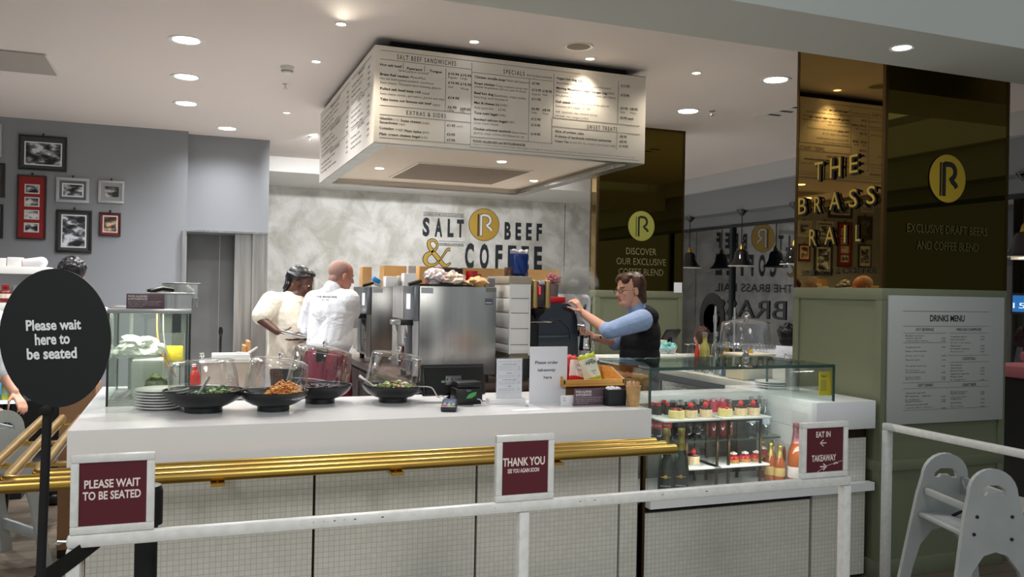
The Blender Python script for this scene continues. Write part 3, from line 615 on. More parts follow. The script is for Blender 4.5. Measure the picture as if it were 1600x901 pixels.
# ---------------------------------------------------------------- pastry case
XA, XB2, YG, YR = XR, 3.335, 3.72, 4.18
t = thing('pastry_case', 'glass fronted cake display case built into the counter, with white ledges', 'display case', ((XA+XB2)/2, 3.95, 0))
b = MB()
b.box((XR+.004, YC+.0, .50), (3.60, YC+.05, .545), white); b.box((XR+.004, YC+.05, .50), (3.19, YR+.15, .53), white)
b.box((3.19, YC, .845), (3.60, YR+.35, 1.0), white, .004); b.box((XR+.004, YR, .955), (3.19, YR+.2, 1.0), white, .004)
b.box((3.19, YC+.06, .53), (3.215, YR+.1, .844), white)
part('ledge', b, t)
b = MB(); b.box((XR+.004, YR+.02, .53), (3.19, YR+.05, .955), mat('case_back_steel', (120, 118, 114), .25, .7)); part('back_panel', b, t)
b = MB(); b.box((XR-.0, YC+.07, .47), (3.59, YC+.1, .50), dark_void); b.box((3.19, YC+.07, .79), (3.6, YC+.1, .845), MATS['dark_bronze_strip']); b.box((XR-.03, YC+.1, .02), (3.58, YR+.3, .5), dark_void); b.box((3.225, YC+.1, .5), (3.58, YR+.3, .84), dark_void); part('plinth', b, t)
for x0, x1, z1 in ((XR+.0, 3.205, .465), (3.225, 3.59, .785)):
    b = MB(); b.box((x0, YC+.06, .02), (x1, YC+.085, z1), mosaic); part('tiled_panel', b, t)
b = MB(); b.box((XR-.012, YC+.05, .0), (XR+.002, YC+.08, .84), bronze); b.box((3.203, YC+.05, .5), (3.216, YC+.07, .8), bronze); part('trim', b, t)
zt2_ = 1.19
b = MB(); b.box((XA+.004, YG, .545), (XB2, YG+.008, zt2_), glass); part('front_glass', b, t)
b = MB(); b.box((XA+.02, YG, zt2_), (XB2, YR+.14, zt2_+.012), thin_glass('tinted_top_glass', (205, 220, 214), .12, .6)); part('top_glass', b, t)
b = MB(); b.box((XB2-.008, YG+.008, 1.0), (XB2, YR+.12, zt2_), glass); part('end_glass', b, t); b = MB(); b.box((XA+.004, YG+.008, 1.0), (XA+.012, YR+.12, zt2_), glass); part('end_glass', b, t)
b = MB()
for e in (((XA+.004, YG-.001, zt2_-.004), (XB2, YG+.009, zt2_+.012)), ((XB2-.009, YG-.001, .545), (XB2+.001, YG+.009, zt2_)), ((XA+.003, YG-.001, 1.0), (XA+.013, YG+.009, zt2_)), ((XB2-.009, YR+.112, 1.0), (XB2+.001, YR+.122, zt2_)), ((XA+.003, YR+.112, 1.0), (XA+.013, YR+.122, zt2_))): b.box(*e, edge_glass)
part('glass_edges', b, t)
b = MB(); zsh = PY(1100, 684, 4.05).z; b.box((XR+.02, 3.98, zsh-.008), (3.185, YR+.015, zsh), glass); b.box((XR+.02, 3.978, zsh-.009), (3.185, 3.982, zsh+.001), edge_glass); part('glass_shelf', b, t)
a = PX(1281, 580, XB2-.01); Yl = YG+.01
b = MB(); p0, p1 = PY(1281, 618, Yl), PY(1303, 580, Yl); b.box((p0.x, Yl-.0005+.009, p0.z), (p1.x, Yl+.010, p1.z), mat('yellow_notice', (224, 200, 20), .6)); 
b.text('Open', (p0.x+.012, Yl+.008, p1.z-.03), XV, ZV, .012, ink, width=.035, lift=.001)
for k in range(7): b.box((p0.x+.01, Yl+.0075, p1.z-.05-.009*k), (p0.x+.05, Yl+.009, p1.z-.048-.009*k), ink_g)
lamp('case_fill', 'AREA', (2.7, YG+.05, zt2_-.02), 1.3, (1, .98, .94), 1.0, target=(2.72, 4.0, .6), sizey=.03)  # added fill lights without fittings, brightening the dark case inside
lamp('case_fill', 'AREA', (2.7, YG+.05, zsh-.02), 1.0, (1, .98, .94), 1.0, target=(2.72, 4.0, .55), sizey=.03)
solo('yellow_notice', b, 'yellow notice stuck inside the right end of the pastry case glass', 'notice')
# ---------------------------------------------------------------- white barrier rail with signs
YR0 = 2.55; rw = .036
rail_w = noise_mat('chipped_white_paint', (226, 226, 224), (216, 215, 212), 40, 2, .3)
chip = mat('paint_chip', (70, 66, 60), .8)
t = thing('barrier_rail', 'white tubular barrier rail along the front of the counter', 'barrier', (1.0, YR0, 0))
xr0, xr1 = PY(104, 835, YR0).x, PY(1326, 750, YR0).x
b = MB(); b.box((xr0, YR0-rw/2, .9-rw), (xr1, YR0+rw/2, .9), rail_w, .011); 
for x in [R_.uniform(xr0+.05, xr1-.05) for _ in range(8)]+[.36+.03*k for k in range(5)]: w = R_.uniform(.002, .011); b.box((x, YR0-rw/2-.0006, .9-.012-R_.uniform(.001, .003)), (x+w, YR0-rw/2+.002, .9-.012), chip)
part('top_rail', b, t)
for x in (xr0+rw/2, PY(816, 850, YR0).x, xr1-rw/2):
    b = MB(); b.box((x-rw/2, YR0-rw/2, .0), (x+rw/2, YR0+rw/2, .9-rw), rail_w, .006); part('post', b, t)
p = PY(98, 846, YR0); b = MB(); b.tube([(p.x+.01, YR0, p.z), (p.x-.012, YR0-.002, p.z+.003), (p.x-.022, YR0, p.z-.003), (p.x-.012, YR0+.002, p.z-.006), (p.x+.01, YR0, p.z-.003)], .003, chrome, 8); part('hook', b, t)
def rail_sign(corners, lines, label, draw=None):
    (xa, ya), (xb, yb) = corners; Y = YR0
    p0 = PY(xa, yb, Y); p1 = PY(xb, ya, Y); z0 = .9005; z1 = z0+abs(p1.x-p0.x)*1.0
    z1 = p1.z
    t = thing('rail_sign', label, 'sign', ((p0.x+p1.x)/2, Y, z0)); fw = .021
    b = MB(); x0, x1 = p0.x, p1.x; y0, y1 = Y-.011, Y+.011
    b.box((x0, y0, z0), (x1, y1, z0+fw), rail_w, .003); b.box((x0, y0, z1-fw), (x1, y1, z1), rail_w, .003); b.box((x0, y0, z0+fw), (x0+fw, y1, z1-fw), rail_w, .003); b.box((x1-fw, y0, z0+fw), (x1, y1, z1-fw), rail_w, .003)
    part('frame', b, t)
    b = MB(); b.box((x0+fw, Y-.006, z0+fw), (x1-fw, Y+.006, z1-fw), burg); part('panel', b, t)
    b = MB(); wht = mat('sign_white_print', (232, 214, 208), .6)
    for s, xl, xr, yb_, yt_ in lines:
        Yp_ = Y-.0065; P0 = PY(xl, yb_, Yp_); P1 = PY(xr, yb_, Yp_); T = PY(xl, yt_, Yp_); b.text(s, P0, XV, ZV, (T-P0).length, wht, width=P1.x-P0.x, bold=.028, lift=.0008)
    if draw: draw(b, Y-.0065, wht)
    part('lettering', b, t)
rail_sign(((109, 705), (243, 827)), (('PLEASE WAIT', 131.5, 219, 763, 750), ('TO BE SEATED', 129, 220, 781.5, 768.5)), 'burgundy sign asking to wait to be seated, on the left end of the rail')
rail_sign(((773, 676), (865, 777)), (('THANK YOU', 785.5, 851, 728.5, 715.5), ('SEE YOU AGAIN SOON', 793, 842, 739, 732.5)), 'burgundy thank you sign on the middle of the white rail')
def arrows(b, Y, m):
    def st(pts, w): P = [PY(x, y, Y) for x, y in pts]; o = P[0]; b.stroke([(p.x-o.x, p.z-o.z) for p in P], w, o, XV, ZV, .001, m)
    st([(1282, 692), (1291, 691.5)], .0035); st([(1286.5, 687), (1281.5, 692), (1286.5, 696.5)], .0035)
    st([(1281, 729), (1291, 728)], .0045); st([(1286, 724), (1291.5, 728), (1286, 734)], .0045)
    st([(1274, 739), (1292, 727), (1316, 719)], .0012)
    st([(1302.5, 724.5), (1305, 722.5), (1309, 722.5)], .006)
rail_sign(((1250, 657), (1323, 747)), (('EAT IN', 1275, 1297.5, 683, 674), ('TAKEAWAY', 1268, 1306, 721, 711)), 'burgundy sign with eat in and takeaway arrows on the right end of the rail', arrows)
t = thing('barrier_rail', 'white barrier rail beside the high chair, in front of the dark column', 'barrier', (3.53, 2.6, 0))
xr_ = 3.535; yrr = 3.54
b = MB(); b.box((xr_-.02, .9, .9-rw), (xr_+.022, yrr+.02, .9), rail_w, .006); part('top_rail', b, t)
for yy in (yrr, 1.6): b = MB(); b.box((xr_-.02, yy-.02, 0), (xr_+.022, yy+.02, .9-rw), rail_w, .005); part('post', b, t)
# ---------------------------------------------------------------- belt stanchion
P = PY(228, 860, 2.76); ps = Vector((P.x, 2.76, 0))
t = thing('queue_stanchion', 'black belt barrier post behind the left end of the white rail', 'stanchion', ps)
b = MB(); b.cyl(ps+ZV*.02, ps+ZV*.97, .032, black_m, seg=24); part('post', b, t)
b = MB(); b.lathe([(0, .02), (.15, .02), (.16, .0), (0, 0)], ps, black_m, 28); part('base', b, t)
b = MB(); b.cyl(ps+ZV*.86, ps+ZV*.96, .045, black_m, seg=24); b.lathe([(.045, .96), (.04, .975), (0, .98)], ps, black, 24); part('cassette', b, t)
b = MB(); A = ps+Vector((-.03, -.03, .91)); Bp = Vector((-.75, 1.75, .80))
n = 10; pts = [A.lerp(Bp, i/n)+ZV*(-.06*math.sin(math.pi*i/n)) for i in range(n+1)]
for i in range(n):
    up = ZV*.025; q = pts[i]; r_ = pts[i+1]; off = Vector((.0012, -.0012, 0))
    b.quad(q-up, r_-up, r_+up, q+up, black_m); b.quad(q-up+off, q+up+off, r_+up+off, r_-up+off, black_m)
part('belt', b, t)
# ---------------------------------------------------------------- oval waiting sign
Yo = 2.0; co = PY(88, 528, Yo); k = 1/pxm(co)
ux = (PY(98, 527.4, Yo)-co).normalized(); uy = (PY(93, 428, Yo)-co).normalized(); uy = (uy-ux*uy.dot(ux)).normalized()
t = thing('oval_sign', 'black oval sign on a slim pole asking people to wait here to be seated', 'sign', (co.x, Yo, 0))
b = MB(); b.prism([(x*77.5*k, y*108.5*k) for x, y in arc(0, 0, 1, 0, 354.4, 63)], co-ux.cross(uy)*.012, ux, uy, .012, black); part('board', b, t)
b = MB(); wht = mat('sign_pure_white', (232, 232, 236), .6); nn = ux.cross(uy)
for s, xl, xr, yb_, yt_ in (('Please wait', 41, 127, 516, 499.5), ('here to', 55, 109.5, 538.5, 521), ('be seated', 42.5, 120.5, 561, 543.5)):
    P0 = PY(xl, yb_, Yo); P1 = PY(xr, yb_-2.5, Yo); T = PY(xl, yt_, Yo); b.text(s, P0, (P1-P0), uy, (T-P0).length, wht, width=(P1-P0).length, bold=.03, lift=.0015)
part('lettering', b, t)
b = MB(); pt = PY(73, 640, Yo)+YV*.012; pb = pt+(PY(60.5, 940, Yo)-PY(73, 640, Yo)).normalized()*((pt.z)/abs((PY(60.5, 940, Yo)-PY(73, 640, Yo)).normalized().z)); b.cyl(pt+(pt-pb).normalized()*.1, pb, .0092, black_m, seg=16); b.sph(pt, .016, black_m); part('pole', b, t)
b = MB(); b.lathe([(0, .02), (.13, .015), (.14, 0), (0, 0)], (pb.x, pb.y, 0), black_m, 28); part('base', b, t)
# ---------------------------------------------------------------- high chairs
hc = noise_mat('grey_high_chair_wood', (168, 172, 172), (158, 163, 163), 6, 3, .5)
def arch_panel():
    """A shaped side: rounded top with a hand hole, two splayed legs, an arch between them"""
    out = arc(0, .78, .105, 0, 180, 12); out += [(-.125, .70), (-.15, .55), (-.19, .30), (-.245, 0), (-.185, 0), (-.155, .2)]
    out += [(-.13, .36), (-.10, .47), (-.05, .535), (0, .55), (.05, .535), (.10, .47), (.13, .36)]
    out += [(.155, .2), (.185, 0), (.245, 0), (.19, .30), (.15, .55), (.125, .70)]
    return out
def hole_shape():
    return [(-.055, .775)]+[(x, z) for x, z in ((-.05, .80), (-.025, .818), (.025, .818), (.05, .80), (.055, .775), (.03, .775), (.018, .788), (-.018, .788), (-.03, .775))]
def filled_panel(b, y, th, m):
    from mathutils.geometry import tessellate_polygon
    o = arch_panel(); h = hole_shape()[::-1]
    tris = tessellate_polygon([[Vector((x, z, 0)) for x, z in o], [Vector((x, z, 0)) for x, z in h]]); P = o+h
    f = [b.bm.verts.new((x, y, z)) for x, z in P]; k = [b.bm.verts.new((x, y+th, z)) for x, z in P]; fs = []
    for tr in tris: fs.append(b.bm.faces.new([f[i] for i in tr])); fs.append(b.bm.faces.new([k[i] for i in tr[::-1]]))
    for base, n_ in ((0, len(o)), (len(o), len(h))):
        for i in range(n_): i0 = base+i; i1 = base+(i+1) % n_; fs.append(b.bm.faces.new((f[i0], f[i1], k[i1], k[i0])))
    b._tag(fs, m); return b
def high_chair(label):
    t = thing('high_chair', label, 'high chair', group='grey high chairs')
    for y, lean in ((-.235, -4), (.213, 4)):
        b = MB(); filled_panel(b, 0, .022, hc)
        bmesh.ops.transform(b.bm, matrix=Matrix.Translation((0, y, 0)) @ Matrix.Rotation(math.radians(lean), 4, 'X'), verts=b.bm.verts)
        for v in b.bm.verts: v.co.z = max(v.co.z, 0)
        for (x, z) in ((-.075, .69), (.075, .69), (-.09, .62), (.07, .60)):
            yy = y-math.tan(math.radians(lean))*z*1+ (.0 if y < 0 else .022)
            b.cyl((x, yy-.004, z), (x, yy+.004, z), .007, black, seg=10)
        part('side_panel', b, t)
    b = MB(); b.box((-.12, -.185, .60), (.12, .185, .618), hc, .004); part('seat', b, t)
    b = MB(); b.box((.07, -.172, .70), (.088, .172, .78), hc, .005); part('backrest', b, t)
    b = MB(); b.box((-.10, -.175, .70), (-.082, .175, .73), hc, .004); part('front_bar', b, t)
    for x in (-.19, .18):
        b = MB(); b.box((x, -.222, .14), (x+.02, .222, .20), hc, .003); part('stretcher', b, t)
    b = MB(); b.tube([(0, -.1, .619), (.02, -.04, .66), (.05, 0, .60), (.02, .06, .65), (0, .1, .619)], .008, black, 8); b.box((.02, -.015, .52), (.05, .015, .60), black, .003); part('harness', b, t)
    return t
h1 = high_chair('grey high chair standing in front of the dark mirror column')
P1 = PZ(1478, 708, .88); P2 = PZ(1549, 733, .88)
mid = (P1+P2)/2; h1.location = (mid.x, mid.y, 0); h1.rotation_euler = (0, 0, -math.atan2(P1.x-P2.x, P1.y-P2.y)+math.radians(2))
h2 = dup(h1, (-1.0, 5.38, 0), math.radians(35), 'grey high chair beyond the brass rail at the left end of the counter')
h3 = dup(h1, (-1.5, 5.2, 0), math.radians(75), 'second grey high chair, standing further back behind the oval sign pole')
print('HC', P1, P2)
# ---------------------------------------------------------------- salad bowls with lids
ZT = 1.0
bowl_m = noise_mat('black_melamine', (26, 28, 30), (32, 34, 37), 20, 2, .32)
def salad(name, label, cols, c, r, n, seed, flat=.03, off=(0, 0), sz=.02, thick=.35):
    rr = random.Random(seed); b = MB(); ms = [mat('salad_%d_%d_%d' % cc, cc, .5) for cc in cols]
    for k in range(n):
        a = rr.uniform(0, 6.28); q = r*math.sqrt(rr.random()); h = flat*(1-(q/r)**2)*rr.uniform(.4, 1)
        s = sz*rr.uniform(.6, 1.4)
        b.sph((c[0]+off[0]+q*math.cos(a), c[1]+off[1]+q*math.sin(a), c[2]+h), (s, s*rr.uniform(.4, .9), s*thick), rr.choice(ms), Matrix.Rotation(rr.uniform(0, 3), 3, 'Z') @ Matrix.Rotation(rr.uniform(-.9, .9), 3, 'X'), 7, 5)
    b.lathe([(0, -.004), (r*.96, -.012), (r*.8, -.03), (0, -.035)], c, ms[0], 20)
    return solo(name, b, label, 'salad', None, 'stuff')
def bowl_set(px, py, rimw, bowl_h, lid, lab_b, lab_l, cut=0):
    c = PZ(px, py, ZT); k = 1/pxm(c); R = rimw/2*k; h = bowl_h
    t = thing('salad_bowl', lab_b, 'bowl', c, 'black salad bowls'); fr = R*.46
    b = MB(); prof = [(0, .012), (fr-.008, .012), (fr, 0), (fr, .022), (R*.62, h*.34), (R*.80, h*.52), (R*.92, h*.72), (R*.985, h*.92), (R, h), (R-.006, h+.001), (R*.96, h*.92), (R*.89, h*.74), (R*.76, h*.55), (R*.5, h*.42), (0, h*.38)]
    b.lathe(prof, c, bowl_m, 56); part('bowl', b, t)
    b = MB(); b.lathe([(R*.985, h-.001), (R*1.0, h+.003), (R*.97, h+.001)], c, bowl_m, 56); part('rim', b, t)
    (wl, hl, tiltx, dx, dz, knob_r) = lid; rl = wl/2*k
    lt = thing('domed_lid', lab_l, 'lid', c+Vector((0, 0, h)), 'clear domed lids')
    rot = Matrix.Rotation(math.radians(tiltx), 3, _f) ; base = c+_r*dx*k+ZV*(h+dz)
    b = MB(); H_ = hl*k
    b.lathe([(rl, 0), (rl*.97, H_*.5), (rl*.93, H_*.88), (rl*.90, H_*.96), (rl*.82, H_*1.01), (rl*.4, H_*1.05), (0, H_*1.06)], base, acrylic, 56, rot); part('dome', b, lt)
    b = MB()
    b.tube([base+rot @ Vector((rl*math.cos(a), rl*math.sin(a), 0)) for a in [2*math.pi*i/48 for i in range(49)]], .0026, solid_glass, 8)
    b.tube([base+rot @ Vector((rl*.905*math.cos(a), rl*.905*math.sin(a), H_*.955)) for a in [2*math.pi*i/48 for i in range(49)]], .0016, solid_glass, 6); part('rim', b, lt)
    b = MB(); top = base+rot @ Vector((0, 0, H_*1.05)); b.lathe([(0, 0), (.008, 0), (.006, .006), (.010, .010), (.0125, .018), (.010, .026), (.005, .030), (0, .031)], top, solid_glass, 20, rot); part('knob', b, lt)
    return c, R, h, k
G1 = [(88, 120, 48), (120, 150, 60), (60, 92, 40), (178, 196, 130), (70, 100, 50)]
c, R, h, k = bowl_set(318, 642.5, 122, .098, (106, 50, -4, 0, -.012, 0), 'black salad bowl of green leaves, leftmost on the counter', 'clear lid tilted on the leftmost salad bowl')
salad('green_salad', 'chopped green leaves in the leftmost black bowl', G1, c+ZV*(h*.78), R*.6, 150, 1, .045, (.05, -.01), .013)
b = MB(); p0 = c+Vector((-.03, -.09, .075)); p1 = c+Vector((.02, .0, .155)); b.tube([p0, p0.lerp(p1, .5)+ZV*.002, p1], .007, steel, 10); b.sph(p0, (.018, .012, .01), steel); solo('serving_spoon', b, 'steel serving spoon resting in the leftmost salad bowl', 'spoon')
c, R, h, k = bowl_set(427, 640.5, 106, .09, (96, 52, 8, 2, -.012, 0), 'black salad bowl heaped with orange grated carrot', 'clear lid tilted on the bowl of grated carrot')
salad('grated_carrot', 'heap of orange grated carrot in the second black bowl', [(238, 168, 34), (232, 150, 26), (244, 184, 52), (214, 126, 24)], c+ZV*(h*.74), R*.6, 420, 2, .075, (.05, -.01), .008, .4)
c, R, h, k = bowl_set(500, 628.5, 98, .088, (96, 56, 9, -4, .004, 0), 'black salad bowl of dark beetroot, set behind the carrot bowl', 'clear lid on the dark beetroot bowl behind the carrot')
salad('beetroot_salad', 'dark beetroot salad in the bowl behind the carrot', [(60, 20, 36), (38, 30, 40), (90, 24, 50), (30, 36, 28)], c+ZV*(h*.8), R*.7, 120, 3, .02, (0, 0), .014)
c, R, h, k = bowl_set(614, 627, 97, .086, (88, 52, 9, -1, -.012, 0), 'black salad bowl of mixed leaves, beside the till', 'clear lid tilted on the mixed leaf bowl beside the till')
salad('mixed_salad', 'mixed leaf salad with radish in the bowl beside the till', [(150, 180, 70), (110, 140, 50), (190, 150, 90), (236, 226, 200), (120, 60, 50)], c+ZV*(h*.8), R*.68, 130, 4, .04, (0, 0), .013)
b = MB(); p0 = c+Vector((-.1, -.0, .082)); p1 = p0+_r*(-.075)+ZV*.05; b.tube([p0, p0.lerp(p1, .5), p1], .005, white, 8, rs=[.004, .004, .007]); solo('serving_spoon', b, 'white spoon handle sticking out of the mixed leaf bowl', 'spoon')
# ---------------------------------------------------------------- plates and hot cabinet
plate_m = mat('white_china', (236, 236, 236), .2, coat=.4)
def plate(name, c, r, label, group, rot=None):
    b = MB(); b.lathe([(0, 0), (r*.62, 0), (r*.66, .002), (r, .013), (r*1.0, .016), (r*.97, .0165), (r*.64, .006), (0, .005)], c, plate_m, 40, rot); return solo(name, b, label, 'plate', group)
pc = PZ(252, 637.5, ZT)
proto = plate('dinner_plate', pc, .118, 'white plate, bottom of the stack in front of the hot glass cabinet', 'plates by the hot cabinet')
ordn = ['second', 'third', 'fourth', 'fifth', 'sixth', 'seventh']
for i in range(6): dup(proto, proto.location+Vector((R_.uniform(-.003, .003), 0, .0128*(i+1))), None, 'white plate, %s from the bottom of the stack by the hot glass cabinet' % ordn[i])
x0, x1, y0, y1, z0, z1 = -.338, .024, 4.37, 5.0, 1.0, 1.435
t = thing('hot_cabinet', 'small glass hot food cabinet at the back left of the counter', 'cabinet', ((x0+x1)/2, y0, z0))
b = MB(); b.box((x0-.004, y0-.004, z1), (x1+.004, y1, z1+.022), steel_h, .002); part('top', b, t)
b = MB(); b.box((x0, y0, z0), (x1, y1, z0+.012), steel_h); part('base', b, t)
greenish = thin_glass('cabinet_glass', (238, 244, 238), .07, .4)
b = MB(); b.box((x0, y0, z0+.012), (x1, y0+.006, z1), greenish); part('front_glass', b, t)
for xx in (x0, x1-.006): b = MB(); b.box((xx, y0+.006, z0+.012), (xx+.006, y1, z1), greenish); part('side_glass', b, t)
for (xx, yy) in ((x0-.002, y0-.002), (x1-.008, y0-.002), (x0-.002, y1-.02), (x1-.02, y1-.02)): b = MB(); b.box((xx, yy, z0), (xx+.010, yy+.010, z1), mat('dark_edge', (34, 38, 38), .4)); part('edge_strip', b, t)
b = MB(); b.box((x1-.09, y1-.1, z0+.01), (x1-.045, y1-.06, z1), mat('dark_grey_post', (74, 80, 78), .5)); b.box((x1-.15, y1-.1, z1-.12), (x1-.02, y1-.055, z1), MATS['dark_grey_post']); part('lamp_post', b, t)
b = MB(); b.box((x0+.06, y1-.08, z0+.01), (x0+.08, y1-.06, z1), steel); part('upright', b, t)
for dx, cm in ((0, (176, 120, 60)), (.03, (120, 118, 110))):
    b = MB(); b.tube(catm([(x0+.2+dx, y1-.2, z1), (x0+.205+dx, y1-.22, z1-.13), (x0+.24+dx*.6, y1-.25, z1-.25), (x0+.30, y1-.28, z1-.34)]), .004, mat('cable_%d' % cm[0], cm, .5), 8); part('cable', b, t)
lamp('cabinet_lamp', 'AREA', ((x0+x1)/2, (y0+y1)/2, z1-.01), 3, (1, .97, .85), .2, target=((x0+x1)/2, (y0+y1)/2, z0))
def blob(b, c, rad, m, seed, n=60, s=.3):
    rr = random.Random(seed)
    bm2 = bmesh.new(); bmesh.ops.create_icosphere(bm2, subdivisions=4, radius=1)
    from mathutils import noise
    vm_ = {}
    for v in bm2.verts:
        d = 1+s*(noise.noise(v.co*1.7+Vector((seed*3.1, 0, 0))))+s*.5*noise.noise(v.co*4.1+Vector((0, seed, 0)))
        vm_[v] = b.bm.verts.new(Vector(c)+Vector((v.co.x*rad[0]*d, v.co.y*rad[1]*d, max(v.co.z, -.75)*rad[2]*d)))
    fs = [b.bm.faces.new([vm_[v] for v in f.verts]) for f in bm2.faces]; bm2.free(); b._tag(fs, m, True); return b
film = thin_glass('cling_film', (238, 240, 242), .16, .7, .12)
milky = mat('milky_plastic', (236, 238, 236), .35, trans=.35)
b = MB(); b.box((x0+.09, y0+.22, z0+.013), (x1-.12, y1-.12, z0+.20), milky, .02); blob(b, ((x0+x1)/2-.06, y1-.25, z0+.25), (.11, .12, .06), milky, 3, s=.5); solo('food_tub', b, 'milky plastic tub covered in film inside the hot glass cabinet', 'tub')
b = MB(); blob(b, ((x0+x1)/2+.03, y0+.17, z0+.013+.05), (.055, .05, .066), noise_mat('dark_herbs', (54, 66, 40), (96, 110, 66), 30, 4, .7), 5); solo('herb_bunch', b, 'dark green herbs low inside the hot glass cabinet', 'herbs')
b = MB(); b.box((x1-.12, y1-.22, z0+.17), (x1-.03, y1-.13, z0+.25), mat('yellow_tub', (226, 196, 40), .5), .01); b.box((x1-.1, y1-.2, z0+.013), (x1-.05, y1-.15, z0+.17), milky); solo('yellow_tub', b, 'yellow lidded tub at the back right of the hot glass cabinet', 'tub')
def allergen(pA, pB, Y, label, zb):
    p0 = PY(pA[0], pB[1], Y); p1 = PY(pB[0], pA[1], Y); z0 = zb; z1 = p1.z
    t = thing('allergen_sign', label, 'sign', ((p0.x+p1.x)/2, Y, z0)); pm = mat('dusky_purple_card', (96, 76, 84), .5)
    b = MB(); b.box((p0.x, Y, z0), (p1.x, Y+.004, z1), pm, .001); b.box((p0.x, Y+.004, z0), (p1.x, Y+.05, z0+.004), pm); part('card', b, t)
    b = MB(); w = p1.x-p0.x; hh = z1-z0; wt = mat('pale_print', (216, 206, 210), .6)
    b.text('FOOD ALLERGIES', (p0.x+.05*w, Y-.0002, z1-.24*hh), XV, ZV, hh*.13, wt, width=.5*w, bold=.03, lift=.0007); b.text('& INTOLERANCES', (p0.x+.05*w, Y-.0002, z1-.42*hh), XV, ZV, hh*.13, wt, width=.5*w, bold=.03, lift=.0007)
    for i, s in enumerate(('Some of our food and drinks contain allergens', 'Please speak to a member of our team', 'who will be able to assist you', 'in making your order')): b.text(s, (p0.x+.05*w, Y-.0002, z1-(.55+.11*i)*hh), XV, ZV, hh*.055, wt, width=w*(.88, .8, .84, .4)[i], lift=.0007)
    part('lettering', b, t)
allergen((197, 459), (257, 486), 4.40, 'purple food allergies sign on top of the hot glass cabinet', z1+.022)
def pan(name, c, w, d, h, label, m=steel):
    t = thing(name, label, 'food pan', c); c = Vector(c); b = MB(); th = .004; z0 = c.z+.0005
    b.box((c.x-w/2, c.y-d/2, z0), (c.x+w/2, c.y+d/2, z0+.004), m)
    for s in (-1, 1):
        b.box((c.x+s*w/2-th/2, c.y-d/2, z0), (c.x+s*w/2+th/2, c.y+d/2, z0+h), m); b.box((c.x-w/2, c.y+s*d/2-th/2, z0), (c.x+w/2, c.y+s*d/2+th/2, z0+h), m)
    part('body', b, t); b = MB(); e = .018
    for s in (-1, 1): b.box((c.x+s*(w/2+e/2)-e/2, c.y-d/2-e, z0+h-.003), (c.x+s*(w/2+e/2)+e/2, c.y+d/2+e, z0+h+.001), m, .001); b.box((c.x-w/2-e, c.y+s*(d/2+e/2)-e/2, z0+h-.003), (c.x+w/2+e, c.y+s*(d/2+e/2)+e/2, z0+h+.001), m, .001)
    part('rim', b, t); return t
zc_ = z1+.022
pan('steel_pan', (-.07, 4.56, zc_), .19, .2, .075, 'steel food pan directly behind the allergies sign on the hot cabinet')
pan('steel_pan', (-.03, 4.83, zc_), .17, .15, .125, 'taller steel food pan at the back of the hot cabinet top')
b = MB(); b.lathe([(.028, 0), (.034, .05), (.037, .052), (.034, .054), (.026, .004), (0, .004)], (.07-.045, 4.55+.1, zc_), acrylic, 24); solo('plastic_tub', b, 'clear plastic tub at the right end of the hot cabinet top', 'tub')
b = MB(); q = Vector((-.16, 4.56, zc_+.077)); b.tube([q+Vector((-.0, -.03, 0.003)), q+Vector((.05, 0, .018)), q+Vector((.1, .03, .012))], .011, black, 10); b.tube([q+Vector((-.02, .03, .004)), q+Vector((.05, .03, .02)), q+Vector((.10, .05, .012))], .010, black, 10); solo('kitchen_tongs', b, 'black handled tongs lying across the steel pans on the hot cabinet', 'tongs')
b = MB(); q = Vector((.0, 4.5, zc_+.08)); b.cbox(q+Vector((.02, 0, .02)), (.012, .05, .045), white, .003, RY(-50)); solo('scraper', b, 'small white scraper leaning on the steel pans on the hot cabinet', 'scraper')
# steel container, tub, ketchup and board behind the lidded bowls
b = MB(); b.box((.03, 5.2-.18, .93), (.36, 5.2, .999), steel_h); 
b.bm.free()
pan('gastronorm_pan', (.24, 5.0, ZT), .30, .2, .155, 'deep steel container with a white tub on it, behind the salad bowls', noise_mat('warm_steel', (214, 200, 188), (200, 184, 172), 6, 2, .3, .5))
tt = PY(341, 535, 5.0); b = MB(); b.box((.24-.135, 4.91, 1.1565), (.24+.135, 5.09, 1.16), white); b.box((.24-.1, 4.93, 1.16), (.24+.1, 5.07, 1.195), white, .006); solo('white_tub', b, 'white plastic tub on the deep steel container', 'tub')
b = MB(); q = Vector((.33, 4.96, 1.196)); b.tube([q+Vector((-.06, 0, 0.004)), q, q+Vector((.05, 0, .035))], .006, white, 8); solo('white_spoon', b, 'white spoon lying on the white tub behind the bowls', 'spoon')
b = MB(); q = Vector((.052, 4.72, ZT)); b.lathe([(0, 0), (.026, 0), (.027, .10), (.018, .125), (.012, .13), (.008, .16), (0, .165)], q, mat('ketchup_red', (200, 28, 24), .4), 20); solo('ketchup_bottle', b, 'red squeezy bottle to the right of the hot glass cabinet', 'bottle')
b = MB(); q = PZ(385, 603, ZT); b.cbox((.32, 4.55, ZT+.012), (.2, .16, .016), steel_h, .002, RY(0)); b.cbox((.30, 4.56, ZT+.03), (.18, .12, .012), mat('dark_tray', (60, 58, 58), .5), .002, RY(-8)); solo('serving_tray', b, 'flat steel tray lying behind the carrot bowl', 'tray')
b = MB(); b.tube([(.19, 5.14, ZT), (.19, 5.14, 1.33)], .007, black, 8); b.sph((.19, 5.14, 1.31), (.012, .012, .03), black); solo('probe_thermometer', b, 'thin black probe standing upright behind the white tub', 'thermometer')
